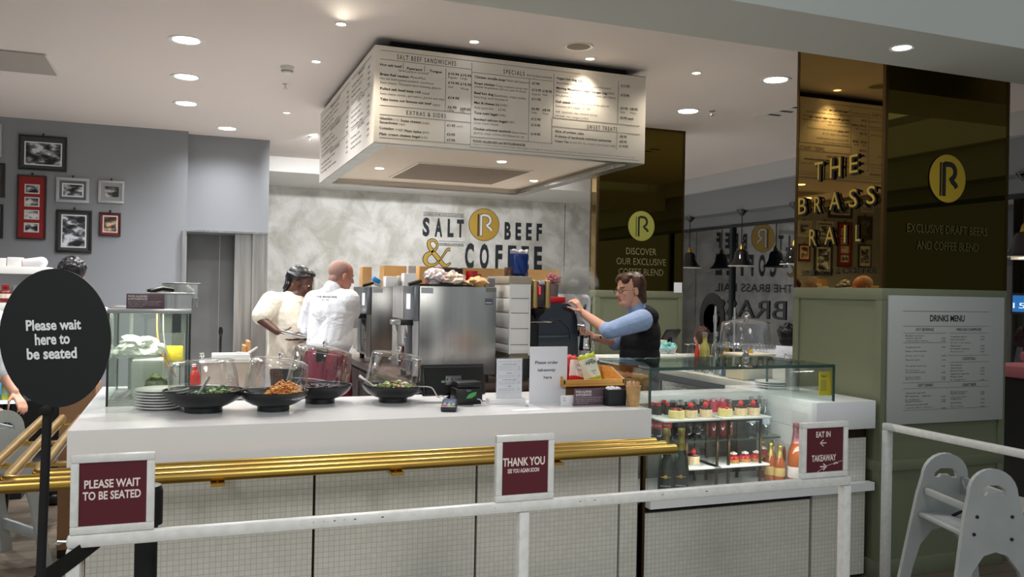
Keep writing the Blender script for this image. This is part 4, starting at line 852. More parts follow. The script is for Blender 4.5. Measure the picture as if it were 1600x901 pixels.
# ---------------------------------------------------------------- till, card reader, printer
def at(px, py, z=ZT): return PZ(px, py, z)
base = at(712, 631); t = thing('till', 'black touch screen till seen from behind, on the counter', 'till', (base.x, 4.2, ZT))
Yt = 4.22; a = PY(658, 622, Yt); c2 = PY(757, 571, Yt); b = MB()
rot = RX(-14); cc2 = Vector(((a.x+c2.x)/2, Yt, (a.z+c2.z)/2+.01)); wd = c2.x-a.x; b.cbox(cc2, (wd, .028, c2.z-a.z), black, .008, rot); b.cbox(cc2+Vector((0, -.018, .0)), (wd*.93, .02, (c2.z-a.z)*.86), black_m, .006, rot); part('monitor', b, t)
b = MB(); b.cbox(cc2+Vector((-.01, -.033, .0)), (.085, .012, .05), mat('gunmetal', (96, 98, 98), .4, .7), .002, rot); part('bracket', b, t)
for dx in (-.035, -.01, .03): b = MB(); b.cyl(cc2+Vector((-.01+dx, -.041, .008)), cc2+Vector((-.01+dx, -.045, .008)), .004, chrome, seg=10); part('screw', b, t)
b = MB(); b.cbox((cc2.x-.06, Yt-.019-.012, cc2.z-.005), (.025, .002, .011), mat('green_sticker', (120, 150, 128), .5), 0, rot); part('sticker', b, t)
b = MB(); b.prism([(-.06, 0), (.06, 0), (.045, .02), (.022, .03), (.018, .1), (-.018, .1), (-.022, .03), (-.045, .02)], (cc2.x+.0, Yt-.075, ZT), XV, ZV, -.06, black); part('stand', b, t)
pr = at(722, 633); t = thing('receipt_printer', 'black receipt printer with a green leaf logo, in front of the till', 'printer', pr)
p0 = PY(712, 633, pr.y); p1 = PY(754.5, 606, pr.y); b = MB(); b.box((p0.x, pr.y, ZT), (p1.x, pr.y+.1, p1.z), black, .006); part('body', b, t)
b = MB(); b.box((p0.x+.006, pr.y+.002, p1.z+.004), (p1.x-.004, pr.y+.1, p1.z+.032), black, .006); b.box((p0.x+.01, pr.y-.006, p1.z+.012), (p1.x-.012, pr.y+.01, p1.z+.022), black_m, .002); part('cover', b, t)
b = MB(); lf = mat('leaf_green', (70, 160, 84), .5); o = PY(728, 622, pr.y); w_ = (p1.x-p0.x)*.4; b.prism([(0, 0), (.25*w_, .35*w_), (.6*w_, .5*w_), (w_, .55*w_), (.9*w_, .25*w_), (.55*w_, .02*w_), (.2*w_, -.02*w_)], o-YV*.001, XV, ZV, .0012, lf)
b.text('ECO', o+Vector((.005, -.001, .034)), XV, ZV, .008, mat('pale_green', (170, 200, 180), .5), lift=.0006); part('leaf_logo', b, t)
cr_ = at(704, 641); t = thing('card_reader', 'dark card payment terminal lying on the counter in front of the till', 'card reader', cr_)
rot = RZ(-20) @ RX(8); cc3 = cr_+Vector((.0, .02, .022)); b = MB(); b.cbox(cc3, (.075, .15, .028), mat('navy_plastic', (34, 38, 46), .4), .009, rot); part('body', b, t)
b = MB(); b.cbox(cc3+rot @ Vector((0, .035, .0145)), (.056, .06, .002), mat('reader_screen', (90, 110, 140), .2), .001, rot); part('screen', b, t)
cl = [(210, 50, 50), (230, 190, 40), (60, 160, 80)]
for r in range(4):
    for q in range(3):
        b = MB(); b.cbox(cc3+rot @ Vector(((q-1)*.02, -.012-.014*r, .0145)), (.014, .009, .003), mat('key_%d' % q, cl[q], .5) if r == 3 else mat('key_grey', (150, 160, 175), .5), .001, rot); part('key', b, t)
b = MB(); s_ = cc3+rot @ Vector((0, .075, 0)); e_ = PY(668, 604, 4.05); b.tube(catm([tuple(s_), tuple(s_+Vector((-.03, .05, .02))), tuple(PY(684, 620, 4.0)), tuple(PY(676, 607, 4.05)), tuple(e_), (e_.x-.03, e_.y+.1, e_.z-.01)]), .003, mat('grey_cable', (178, 176, 172), .5), 8); solo('reader_cable', b, 'grey cable curling up from the card reader past the till', 'cable')
b = MB(); s_ = PY(746, 623, pr.y-.002); b.tube(catm([tuple(s_), tuple(s_+Vector((.012, -.02, -.005))), tuple(s_+Vector((.016, -.022, -.03))), (s_.x+.014, s_.y-.02, 1.004), (s_.x-.03, s_.y-.03, 1.004)]), .0025, white, 8); solo('printer_cable', b, 'short white cable looping out of the receipt printer', 'cable')
# menu holder, takeaway sign, cards
hb = at(793, 631); Yh = hb.y+.03; t = thing('menu_holder', 'clear upright menu holder on a white base, right of the till', 'menu holder', (hb.x, Yh, ZT))
p0 = PY(765, 632, Yh-.03); p1 = PY(822, 622, Yh-.03); b = MB(); b.box((p0.x, Yh-.03, ZT), (p1.x, Yh+.03, p1.z), white, .002); part('base', b, t)
q0 = PY(774, 622, Yh); q1 = PY(817, 558, Yh); b = MB(); b.box((q0.x, Yh-.004, p1.z), (q1.x, Yh+.004, q1.z), acrylic); part('sleeve', b, t)
b = MB(); b.box((q0.x+.004, Yh-.0012, p1.z+.002), (q1.x-.004, Yh+.0012, q1.z-.006), paper); part('menu_sheet', b, t)
b = MB(); W_ = q1.x-q0.x; H_ = q1.z-p1.z
for i, (f, wd_, s) in enumerate(((.82, .5, 'HOT BEVERAGE'), (.6, .22, 'TEAS'), (.44, .5, 'SOFT DRINKS JUICES'), (.28, .12, 'WINE'))): b.text(s, (q0.x+W_/2, Yh-.0014, p1.z+H_*f), XV, ZV, .0055, ink, width=W_*wd_, align='C', lift=.0006)
for f in (.9, .77, .73, .69, .55, .51, .39, .35, .23, .19): b.text('Freshly made every day      3.95', (q0.x+W_*.1, Yh-.0014, p1.z+H_*f), XV, ZV, .0032, ink_g, width=W_*.8, lift=.0006)
part('print', b, t)
sg = at(857, 629); Ys = sg.y; t = thing('takeaway_sign', 'white upright sign asking to order takeaway here', 'sign', (sg.x, Ys, ZT))
p0 = PY(827, 629, Ys); p1 = PY(887, 541, Ys); b = MB(); b.box((p0.x, Ys, ZT), (p1.x, Ys+.006, p1.z), mat('sign_white', (226, 226, 232), .5), .001); b.box((p0.x, Ys+.006, ZT), (p1.x, Ys+.08, ZT+.004), MATS['sign_white']); part('board', b, t)
b = MB()
for s, xl, xr, y in (('Please order', 836, 872, 568.5), ('takeaway', 840, 868, 580), ('here', 849.5, 862, 591.5)):
    P0 = PY(xl, y, Ys); P1 = PY(xr, y, Ys); b.text(s, P0, XV, ZV, .0165, ink, width=P1.x-P0.x, bold=.012, lift=.0008)
part('lettering', b, t)
cdp = at(887, 633); b = MB(); p0 = PY(876, 633, cdp.y); p1 = PY(897.5, 617, cdp.y); b.box((p0.x, cdp.y, ZT), (p1.x, cdp.y+.003, p1.z), paper); b.box((p0.x, cdp.y+.003, ZT), (p1.x, cdp.y+.04, ZT+.003), paper)
for i, s in enumerate(('YOU', 'CAN')): b.text(s, (p0.x+.012, cdp.y-.0002, p1.z-.017-.011*i), XV, ZV, .005, ink_g, lift=.0006, bold=.03)
solo('table_card', b, 'tiny white folded card in front of the purple allergies sign', 'card')
pp = [at(797, 640.5), at(806, 643), at(858, 640), at(840, 637)]; b = MB(); b.prism([(p.x-pp[0].x, p.y-pp[0].y) for p in pp], pp[0]+ZV*.0005, XV, YV, .001, paper); solo('paper_sheet', b, 'sheet of white paper lying flat in front of the takeaway sign', 'paper')
allergen((897, 606), (946, 632.5), at(921, 633).y, 'purple food allergies sign in front of the wooden snack tray', ZT)
# wooden tray with crisps
Yw = 3.98; p0 = PY(886, 606, Yw); p1 = PY(976, 578, Yw); t = thing('wooden_tray', 'honey coloured wooden tray holding crisp packets', 'tray', ((p0.x+p1.x)/2, Yw+.1, ZT))
wood = noise_mat('honey_wood', (196, 138, 66), (216, 160, 84), 3, 4, .45, 0, (1, 6, 20))
zb0 = ZT+.085; x0, x1 = p0.x-.02, p1.x; yb0, yb1 = Yw, Yw+.26; b = MB()
b.box((x0, yb0, zb0), (x1, yb1, zb0+.01), wood, .002); b.box((x0, yb0, zb0+.01), (x1, yb0+.01, zb0+.035), wood, .002); b.box((x0, yb1-.01, zb0+.01), (x1, yb1, zb0+.085), wood, .002); part('base', b, t)
for xx in (x0, x1-.01): b = MB(); b.prism([(yb0, zb0+.01), (yb1, zb0+.01), (yb1, zb0+.085), (yb1-.12, zb0+.085), (yb0, zb0+.035)], (xx, 0, 0), YV, ZV, .01, wood); part('side', b, t)
b = MB(); b.box((x0+.03, yb0+.04, ZT), (x1-.03, yb1-.02, zb0), mat('dark_wood', (90, 58, 34), .5), .004); part('stand', b, t)
def crisp_bag(name, c, w, h, rot, cols, label, txt=None):
    """a pillow packet: puffed body, crimped top and bottom"""
    t = thing(name, label, 'crisps', c); b = MB(); nx, nz = 14, 18; V = {}; T = .032; ma, mb_, mc = cols
    for s in (0, 1):
        for i in range(nx+1):
            for j in range(nz+1):
                u = i/nx*2-1; v = j/nz*2-1
                th = T*max(0, (1-abs(u)**2.6))**.6*max(0, (1-abs(v)**4))**.7*(1+.12*math.sin(7*u+5*v))
                V[s, i, j] = b.bm.verts.new(Vector(c)+rot @ Vector((u*w/2*(1-.05*(1-v*v)), (1 if s else -1)*th, (v+1)*h/2+.004*math.sin(9*u)*abs(v)**4)))
    fs = {0: [], 1: [], 2: []}
    for s in (0, 1):
        for i in range(nx):
            for j in range(nz):
                q = [V[s, i, j], V[s, i+1, j], V[s, i+1, j+1], V[s, i, j+1]]; f = b.bm.faces.new(q if s == 0 else q[::-1]); v = (j+.5)/nz
                fs[0 if v > .84 else (2 if v < .16 else 1)].append(f)
    for k_, m_ in zip((0, 1, 2), cols): b._tag(fs[k_], m_, True)
    bmesh.ops.remove_doubles(b.bm, verts=b.bm.verts, dist=.0004)
    part('packet', b, t)
    if txt:
        b = MB(); n_ = rot @ Vector((0, -1, 0))
        for s, dz, hh, ww in txt: b.text(s, Vector(c)+rot @ Vector((0, -T-.004, h*dz)), rot @ XV, rot @ ZV, hh, ink, width=ww, align='C', lift=.0005, bold=.02)
        part('print', b, t)
lime = mat('lime_foil', (178, 190, 40), .35); cream = mat('cream_foil', (224, 226, 208), .4); redf = mat('red_foil', (196, 30, 34), .35); silv = mat('pale_foil', (224, 206, 202), .3, .2)
cb = PY(928, 598, 4.06); crisp_bag('crisp_packet', (cb.x, 4.06, zb0+.011), .105, .155, RY(-13) @ RX(-14), (lime, cream, lime), 'lime and cream crisp packet standing in the wooden tray', [('LAMB', .74, .007, .035), ('PIPER', .62, .016, .062), ('CRISPS', .36, .005, .03), ('40g', .27, .005, .012)])
cb = PY(906, 598, 4.06); crisp_bag('crisp_packet', (cb.x, 4.10, zb0+.011), .10, .135, RY(14) @ RX(-20), (redf, silv, redf), 'pale and red crisp packet leaning left in the wooden tray', [('CRISP', .55, .012, .05), ('SALT', .40, .007, .03)])
cb = PY(895, 598, 4.12); crisp_bag('crisp_packet', (cb.x-.01, 4.17, zb0+.011), .10, .14, RY(6) @ RX(-10), (redf, redf, redf), 'plain red crisp packet at the back left of the wooden tray')
# black box of sachets, kraft cup with stirrers, dark jar
bb = at(964, 634); p0 = PY(950, 634, bb.y); p1 = PY(979, 608, bb.y); wd = p1.x-p0.x; t = thing('sachet_box', 'small black box of sugar sachets at the right end of the counter', 'box', bb)
hh = p1.z-ZT; b = MB(); y0_ = bb.y; y1_ = bb.y+.075
b.box((p0.x, y0_, ZT), (p1.x, y1_, ZT+.006), black); 
for (A_, B_) in (((p0.x, y0_, ZT), (p1.x, y0_+.005, ZT+hh)), ((p0.x, y1_-.005, ZT), (p1.x, y1_, ZT+hh)), ((p0.x, y0_, ZT), (p0.x+.005, y1_, ZT+hh)), ((p1.x-.005, y0_, ZT), (p1.x, y1_, ZT+hh))): b.box(A_, B_, mat('black_card', (26, 28, 32), .5), .001)
part('box', b, t)
b = MB(); rr = random.Random(4)
for i in range(14): b.cbox((p0.x+.015+.0045*i, bb.y+.035+rr.uniform(-.01, .01), ZT+hh-.012+rr.uniform(0, .008)), (.003, .045, .035), paper, .001, RZ(rr.uniform(-14, 14)) @ RY(rr.uniform(-15, 15)))
solo('sugar_sachets', b, 'paper sugar sachets filed in the small black box', 'sachets', None, 'stuff')
kc = at(989, 634); t = thing('paper_cup', 'kraft paper cup at the right end of the counter', 'cup', kc); kraft = noise_mat('kraft_paper', (186, 148, 98), (196, 158, 108), 40, 3, .7)
b = MB(); rc = 9.5/pxm(kc); hc_ = PY(989, 603, kc.y).z-ZT; b.lathe([(0, .004), (rc, 0), (rc*1.22, hc_), (rc*1.26, hc_+.003), (rc*1.2, hc_+.004), (rc*.97, .006), (0, .006)], kc, kraft, 28); part('cup', b, t)
stick = mat('birch_wood', (222, 186, 150), .6); rr = random.Random(8); sproto = None
for i in range(22):
    a_ = rr.uniform(0, 6.28); q_ = rc*.85*math.sqrt(rr.random()); base_ = kc+Vector((q_*.6*math.cos(a_), q_*.6*math.sin(a_), .012))
    if sproto is None:
        b = MB(); b.box((-.003, -.0008, 0), (.003, .0008, .115), stick, .0006, seg=1); sproto = tag(b.build('wooden_stirrer', origin=(0, 0, 0)), 'thin wooden stirrer standing in the kraft paper cup', 'stirrer', 'stirrers in the paper cup'); s_ = sproto
    else: s_ = dup(sproto)
    s_.location = base_; s_.rotation_euler = (math.sin(a_)*-.16+rr.uniform(-.05, .05), math.cos(a_)*.16+rr.uniform(-.05, .05), rr.uniform(0, 3))
jr = PY(894, 567, 4.35); jr = Vector((jr.x, 4.36, ZT)); t = thing('spoon_jar', 'dark jar of long spoons behind the crisp packets', 'jar', jr)
b = MB(); b.lathe([(0, .003), (.024, 0), (.026, .1), (.024, .102), (.022, .006), (0, .006)], jr, mat('dark_brown_glass', (58, 40, 32), .15, coat=.5), 24); part('jar', b, t)
for i, (dx, dy) in enumerate(((.03, 0), (-.0, .02), (.015, -.01))): b = MB(); b.tube([jr+Vector((0, 0, .01)), jr+Vector((dx*.5, dy*.5, .1)), jr+Vector((dx, dy, .165+.01*i))], .0035, chrome, 8); b.sph(jr+Vector((dx, dy, .168+.01*i)), (.007, .004, .014), chrome, u=10, v=6); solo('long_spoon', b, 'long metal spoon standing in the dark jar, %s of the three' % ('tilted right', 'tilted back', 'tallest')[i], 'spoon', 'spoons in the dark jar')
# ---------------------------------------------------------------- inside the pastry case
ZF = .53
def at_y(px, py, Y): return PY(px, py, Y)
dark_metal = mat('brown_metal_frame', (70, 56, 40), .4, .7)
board_w = noise_mat('white_marble_board', (232, 232, 230), (206, 206, 206), 12, 5, .3, lo=.5, hi=.75)
def cake_rack(xa, xb, ya, yb, ztop, zmid, label, nleg=2):
    t = thing('cake_rack', label, 'cake stand', ((xa+xb)/2, ya, ZF), 'two tier cake racks'); w = .012
    for (x, y) in ((xa, ya), (xb-w, ya), (xa, yb-w), (xb-w, yb-w)): b = MB(); b.box((x, y, ZF), (x+w, y+w, ztop), dark_metal); part('leg', b, t)
    for z in (ztop-w, zmid-w):
        b = MB(); b.box((xa+w, ya, z), (xb-w, ya+w, z+w), dark_metal); b.box((xa+w, yb-w, z), (xb-w, yb, z+w), dark_metal); b.box((xa, ya+w, z), (xa+w, yb-w, z+w), dark_metal); b.box((xb-w, ya+w, z), (xb, yb-w, z+w), dark_metal); part('tier_frame', b, t)
    return t
Yr = 3.86
zt_a = PY(1122, 656, Yr).z; zm_a = PY(1120, 731, Yr).z
xa0, xa1 = PY(1072, 700, Yr).x, PY(1123, 700, Yr).x; xb0, xb1 = PY(1138, 700, Yr).x, PY(1190.5, 700, Yr).x
cake_rack(xa0, xa1, Yr, Yr+.22, zt_a, zm_a, 'brown two tier cake rack on the left of the pastry case'); cake_rack(xb0, xb1, Yr, Yr+.22, zt_a, zm_a, 'brown two tier cake rack on the right of the pastry case')
def tray(xa, xb, z, label, y0=Yr-.02, y1=Yr+.22):
    b = MB(); b.box((xa, y0, z+.0005), (xb, y1, z+.0105), board_w, .003); return solo('cake_board', b, label, 'board', 'white cake boards')
tray(PY(1036, 655, Yr).x, xa1+.01, zt_a, 'white cake board on top of the left rack'); tray(xb0-.07, PY(1203, 655, Yr).x, zt_a, 'white cake board on top of the right rack')
tray(xa0-.02, xa1+.01, zm_a, 'white cake board on the lower tier of the left rack'); tray(xb0-.10, xb1+.04, zm_a, 'white cake board on the lower tier of the right rack')
ck = noise_mat('cheesecake_cream', (236, 216, 140), (244, 228, 166), 20, 3, .5); ck2 = noise_mat('pale_sponge', (240, 222, 184), (226, 196, 150), 60, 3, .6)
glaze = mat('dark_berry_glaze', (70, 18, 26), .15, coat=.6); straw = noise_mat('strawberry_red', (204, 40, 44), (226, 70, 66), 60, 2, .3); blk = mat('blackberry', (34, 18, 34), .3); crust = noise_mat('tart_crust', (200, 150, 84), (176, 120, 62), 40, 3, .7); whip = mat('whipped_cream', (250, 244, 226), .5)
berry = mat('raspberry', (170, 24, 40), .4)
zB = zt_a+.011
def cake(px, Y, z, r, h, kind, label, grp):
    c = Vector((PY(px, 650, Y).x, Y, z)); t = thing('individual_cake', label, 'cake', c, grp); rr = random.Random(int(px))
    if kind == 'flat':
        b = MB(); b.lathe([(0, 0), (r, 0), (r*1.01, h*.5), (r*.98, h*.92), (r*.9, h), (0, h)], c, ck, 30); part('base', b, t)
        b = MB()
        for i in range(13): a = rr.uniform(0, 6.28); q = r*.72*math.sqrt(rr.random()); b.sph(c+Vector((q*math.cos(a), q*math.sin(a), h+.004)), (.0085, .0085, .008), rr.choice((berry, straw, glaze)), u=10, v=7)
        part('berries', b, t)
    elif kind == 'tall':
        b = MB(); b.lathe([(0, 0), (r, 0), (r, h*.78), (r*.99, h*.8), (0, h*.8)], c, ck2, 30); part('base', b, t)
        b = MB(); b.lathe([(r*1.0, h*.76), (r*1.02, h*.86), (r*.96, h*.96), (r*.8, h), (0, h)], c, glaze, 30); part('glaze', b, t)
        b = MB(); p = c+Vector((-.006, -.004, h+.008)); b.lathe([(0, -.014), (.012, -.008), (.0155, .002), (.012, .012), (0, .022)], p, straw, 14, RY(rr.uniform(-40, 40))); part('strawberry', b, t)
        b = MB()
        for i in range(4): b.sph(c+Vector((.012+.006*math.cos(i*1.6), .008*math.sin(i*1.6), h+.005+.003*(i % 2))), .0085, blk, u=10, v=7)
        part('blackberries', b, t)
    else:
        b = MB(); b.lathe([(0, 0), (r*.82, 0), (r, h*.42), (r*.97, h*.45), (r*.9, h*.4), (0, h*.4)], c, crust, 30); part('crust', b, t)
        b = MB()
        for i in range(18): a = i*2.4; q = r*.8*math.sqrt((i+.5)/18); b.sph(c+Vector((q*math.cos(a), q*math.sin(a), h*.5+.012*(1-q/r))), .011, berry if i % 3 else straw, u=9, v=6)
        part('berries', b, t)
        b = MB()
        for i in range(6): a = i*1.05; b.sph(c+Vector((.012*math.cos(a), .012*math.sin(a), h*.5+.026)), (.010, .010, .006), whip, u=9, v=6)
        b.sph(c+ZV*(h*.5+.03), (.012, .012, .007), whip); part('cream', b, t)
k3 = 1/pxm(PY(1100, 650, Yr+.05))
for px, kd, rw_, lb in ((1057, 'flat', 12.5, 'low round cheesecake with red berries, leftmost on the upper boards'), (1080, 'tall', 9.8, 'tall berry glazed cake second from left on the upper boards'), (1103, 'tall', 9.8, 'tall berry glazed cake third from left on the upper boards'), (1133, 'flat', 11.5, 'low round cheesecake with berries, left end of the right upper board'), (1157.5, 'tall', 9.8, 'tall berry glazed cake in the middle of the right upper board'), (1177.5, 'tall', 9.8, 'tall berry glazed cake at the right end of the right upper board')):
    cake(px, Yr+.06, zB, rw_*k3, .042 if kd == 'flat' else .055, kd, lb, 'cakes on the upper boards')
zL = zm_a+.011
cake(1085, Yr+.1, zL, 9.5*k3, .055, 'tall', 'tall berry cake alone on the lower board of the left rack', 'cakes on the lower boards')
for px, lb in ((1147, 'fruit tart with cream, leftmost on the lower right board'), (1165, 'fruit tart with cream, second from left on the lower right board'), (1183, 'fruit tart with cream, third from left on the lower right board')): cake(px, Yr+.06, zL, 10*k3, .045, 'tart', lb, 'cakes on the lower boards')
cake(1193, Yr+.15, zL, 10*k3, .045, 'tart', 'fruit tart at the back right of the lower right board', 'cakes on the lower boards')
# bottles
def bottle(c, H_, r, glassm, capm, label, grp, shape='cola', lab=None, foil=None, txt=None, name='glass_bottle', txtm=None):
    t = thing(name, label, 'bottle', c, grp); P_ = {'cola': [(0, 0), (.9, 0), (1, .03), (.97, .18), (.88, .30), (1, .48), (.96, .58), (.62, .74), (.42, .86), (.42, .93)], 'beer': [(0, 0), (.95, 0), (1, .03), (1, .52), (.85, .62), (.42, .78), (.38, .93)],
        'champ': [(0, 0), (.95, 0), (1, .02), (1, .46), (.9, .56), (.55, .70), (.40, .82), (.36, .92)], 'water': [(0, 0), (.95, 0), (1, .02), (1, .58), (.8, .68), (.45, .76), (.38, .92)], 'squat': [(0, 0), (.95, 0), (1, .03), (1, .55), (.85, .68), (.45, .75), (.45, .9)]}[shape]
    b = MB(); b.lathe([(q*r, z*H_) for q, z in P_]+[(0, P_[-1][1]*H_)], c, glassm, 24); part('glass', b, t)
    c = Vector(c); b = MB(); z0 = P_[-1][1]
    if foil: b.lathe([(.60*r, .68*H_), (.56*r, .72*H_), (.43*r, .83*H_), (.40*r, .90*H_), (.44*r, .91*H_), (.46*r, .98*H_), (.40*r, 1.0*H_), (0, 1.0*H_)], c, foil, 24); part('foil', b, t)
    else: b.lathe([(.5*r, (z0-.005)*H_), (.5*r, H_*.995), (.46*r, H_), (0, H_)], c, capm, 18); part('cap', b, t)
    if lab:
        m_, za, zb2 = lab; b = MB(); b.lathe([(1.012*r, za*H_), (1.02*r, za*H_+.001), (1.02*r, zb2*H_-.001), (1.012*r, zb2*H_)], c, m_, 24); part('label', b, t)
    if txt:
        b = MB(); d = (Vector((0, 0, 0))-Vector((c.x, c.y, 0))).normalized(); uxx = Vector((-d.y, d.x, 0)); s, zf, hh, mm = txt
        b.text(s, c+d*(1.03*r)+ZV*(zf*H_), uxx, ZV, hh, mm, width=r*1.3, align='C', lift=.0015, bold=.02); part('print', b, t)
    return t
dkg = mat('cola_dark_glass', (24, 12, 10), .08, coat=.6); redl = mat('red_label', (196, 26, 30), .5); redc = mat('red_cap', (186, 34, 40), .35, .3); grnb = mat('green_champagne_glass', (22, 38, 22), .08, coat=.7); champl = mat('dark_label', (32, 38, 40), .5); foilg = noise_mat('gold_foil', (196, 178, 104), (172, 150, 78), 60, 3, .32, .7)
foilp = noise_mat('pink_foil', (214, 150, 158), (190, 120, 132), 60, 3, .32, .6); pinkw = mat('rose_wine', (196, 100, 44), .06, coat=.5, trans=.35); clearb = thin_glass('clear_bottle', (214, 226, 226), .12, .8); silc = mat('silver_cap', (190, 192, 194), .3, .8); pinkd = mat('pink_drink', (160, 70, 74), .08, coat=.5, trans=.3)
wtx = mat('white_label_print', (240, 236, 236), .6)
kb = 1/pxm(PY(1040, 650, 4.08))
i = 0
for px, Y in ((1019, 4.08), (1037, 4.15), (1028.5, 4.05), (1042.5, 4.05)):
    x = PY(px, 650, Y).x; bottle((x, Y, zsh+.0005), .205, .027, dkg, redc, 'red capped cola bottle, %s of the row at the left of the glass shelf' % ('leftmost', 'second', 'third', 'fourth')[i], 'red capped cola bottles', 'cola', (redl, .33, .50), None, ('Coca-Cola', .39, .012, wtx)); i += 1
i = 0
for px, Y in ((1051, 4.15), (1060, 4.06), (1066, 4.05), (1075, 4.06), (1063, 4.15), (1084, 4.15), (1089, 4.06), (1096, 4.15)):
    x = PY(px, 650, Y).x; bottle((x, Y, zsh+.0005), .205, .027, dkg, silc, 'dark bottle with a silver cap, number %s from the left beside the cola' % ('one', 'two', 'three', 'four', 'five', 'six', 'seven', 'eight')[i], 'silver capped dark bottles', 'cola', (mat('black_label', (30, 30, 32), .5), .33, .5)); i += 1
i = 0
for px, Y in ((1106, 4.12), (1114.5, 4.08), (1122, 4.10), (1128.5, 4.08), (1117, 4.15), (1131, 4.15)):
    x = PY(px, 650, Y).x; bottle((x, Y, zsh+.0005), .21, .021, pinkd, mat('pink_cap', (226, 190, 196), .4), 'slim pink bottle with a pale cap, %s of those in the middle of the shelf' % ('first', 'second', 'third', 'fourth', 'fifth', 'sixth')[i], 'slim pink bottles', 'beer', (mat('rose_label', (196, 60, 80), .5), .55, .95)); i += 1
x = PY(1140, 650, 4.1).x; bottle((x, 4.1, zsh+.0005), .205, .023, mat('peach_drink', (190, 130, 104), .08, coat=.5, trans=.3), silc, 'peach coloured bottle with a silver cap, right of the slim pink ones', None, 'water')
i = 0
for px, Y in ((1173.5, 4.11), (1187, 4.13), (1196, 4.06)):
    x = PY(px, 650, Y).x; bottle((x, Y, zsh+.0005), .215 if i < 2 else .205, .027, clearb, silc, 'clear water bottle, %s at the right end of the glass shelf' % ('left one', 'middle one', 'nearest one')[i], 'clear water bottles', 'water', (mat('pale_blue_label', (196, 214, 226), .5), .3, .5)); i += 1
i = 0
for px, Y in ((1041, 3.81), (1064.5, 3.80)):
    x = PY(px, 700, Y).x; zt0 = PY(px, 669, Y).z; t = bottle((x, Y, ZF+.0005), zt0-ZF, .040, grnb, None, '%s champagne bottle with gold foil in the front left of the pastry case' % ('left', 'right')[i], 'gold foiled champagne bottles', 'champ', (champl, .08, .40), foilg, ('RESERVE', .16, .006, wtx), 'champagne_bottle'); i += 1
    b = MB(); d = (Vector((0, 0, 0))-Vector((x, Y, 0))).normalized(); uxx = Vector((-d.y, d.x, 0)); b.prism(arc(0, 0, .0095, 0, 340, 17), Vector((x, Y, ZF+.105))+d*.0405, uxx, ZV, .002, mat('yellow_seal', (226, 196, 40), .4)); b.box(Vector((x, Y, ZF+.104))+d*.041-uxx*.028, Vector((x, Y, ZF+.106))+d*.042+uxx*.028, gold); part('seal', b, t)
i = 0
for px, top, Y in ((1234, 651, 3.95), (1250, 654, 3.99), (1243.5, 661, 3.83)):
    x = PY(px, 700, Y).x; zt0 = PY(px, top, Y).z; bottle((x, Y, ZF+.0005), min(zt0-ZF, .36), .042, pinkw, None, 'tall rose wine bottle with pink foil, %s' % ('left of the three', 'right of the three, behind the sign', 'nearest of the three')[i], 'pink foiled rose bottles', 'champ', (mat('white_label', (226, 216, 212), .5), .12, .3), foilp, None, 'wine_bottle'); i += 1
i = 0
for px, top, Y in ((1192, 688, 4.05), (1204, 691, 3.92), (1209, 687, 4.05), (1218.5, 695, 3.88), (1224, 691, 4.03)):
    x = PY(px, 700, Y).x; zt0 = PY(px, top, Y).z; bottle((x, Y, ZF+.0005), zt0-ZF, .031, pinkw, None, 'small rose bottle with gold foil, %s from the left by the tall pink bottles' % ('first', 'second', 'third', 'fourth', 'fifth')[i], 'small rose bottles', 'champ', (mat('gold_label', (206, 176, 110), .5), .2, .42), foilg, None, 'wine_bottle'); i += 1
# on top of the case and its ledges
fc = PZ(1165, 572.5, zt2_+.012); t = thing('cake_dome_stand', 'empty glass cake stand with a glass dome on top of the pastry case', 'cake stand', fc); k = 1/pxm(fc); cut = solid_glass
zp = (572-541)*k; b = MB(); b.lathe([(0, .0), (18*k, 0), (18*k, .003), (8*k, .012), (4.2*k, .02), (6.5*k, .032), (3.8*k, .045), (6.2*k, .058), (3.6*k, .070), (5.5*k, zp-.02), (9*k, zp-.004), (0, zp-.004)], fc, cut, 24); part('stem', b, t)
b = MB(); b.lathe([(0, zp-.004), (40*k, zp-.002), (44*k, zp+.004), (44*k, zp+.010), (40*k, zp+.004), (0, zp+.003)], fc, acrylic, 48)
for i in range(44): a = i*2*math.pi/44; b.sph(fc+Vector((43.5*k*math.cos(a), 43.5*k*math.sin(a), zp+.004)), (.0055, .0055, .011), cut, u=8, v=6)
part('plate', b, t)
zd = zp+.006; b = MB(); hd = 37*k; b.lathe([(41*k, zd), (40.5*k, zd+hd*.3), (38.5*k, zd+hd*.94), (37*k, zd+hd), (20*k, zd+hd*1.1), (0, zd+hd*1.14)], fc, acrylic, 56); part('dome', b, t)
b = MB(); b.tube([fc+Vector((37.5*k*math.cos(a), 37.5*k*math.sin(a), zd+hd*.98)) for a in [2*math.pi*i/48 for i in range(49)]], .0018, cut, 6); b.tube([fc+Vector((41*k*math.cos(a), 41*k*math.sin(a), zd+.003)) for a in [2*math.pi*i/48 for i in range(49)]], .002, cut, 6); part('rim', b, t)
b = MB(); b.lathe([(.008, 0), (.006, .008), (.012, .013), (.0165, .024), (.012, .035), (0, .040)], fc+ZV*(zd+hd*1.12), cut, 20); part('knob', b, t)
jp = PZ(1248, 611, 1.0); jp = Vector((jp.x+.0, jp.y+.06, 1.0)); t = thing('steel_jug', 'tall steel container with a ladle rim inside the right end of the pastry case glass', 'container', jp); k = 1/pxm(jp)
b = MB(); b.lathe([(0, .002), (11*k, 0), (11*k, 44*k), (13*k, 45*k), (10.4*k, 45*k), (10.4*k, .006), (0, .006)], jp, steel, 36); part('body', b, t)
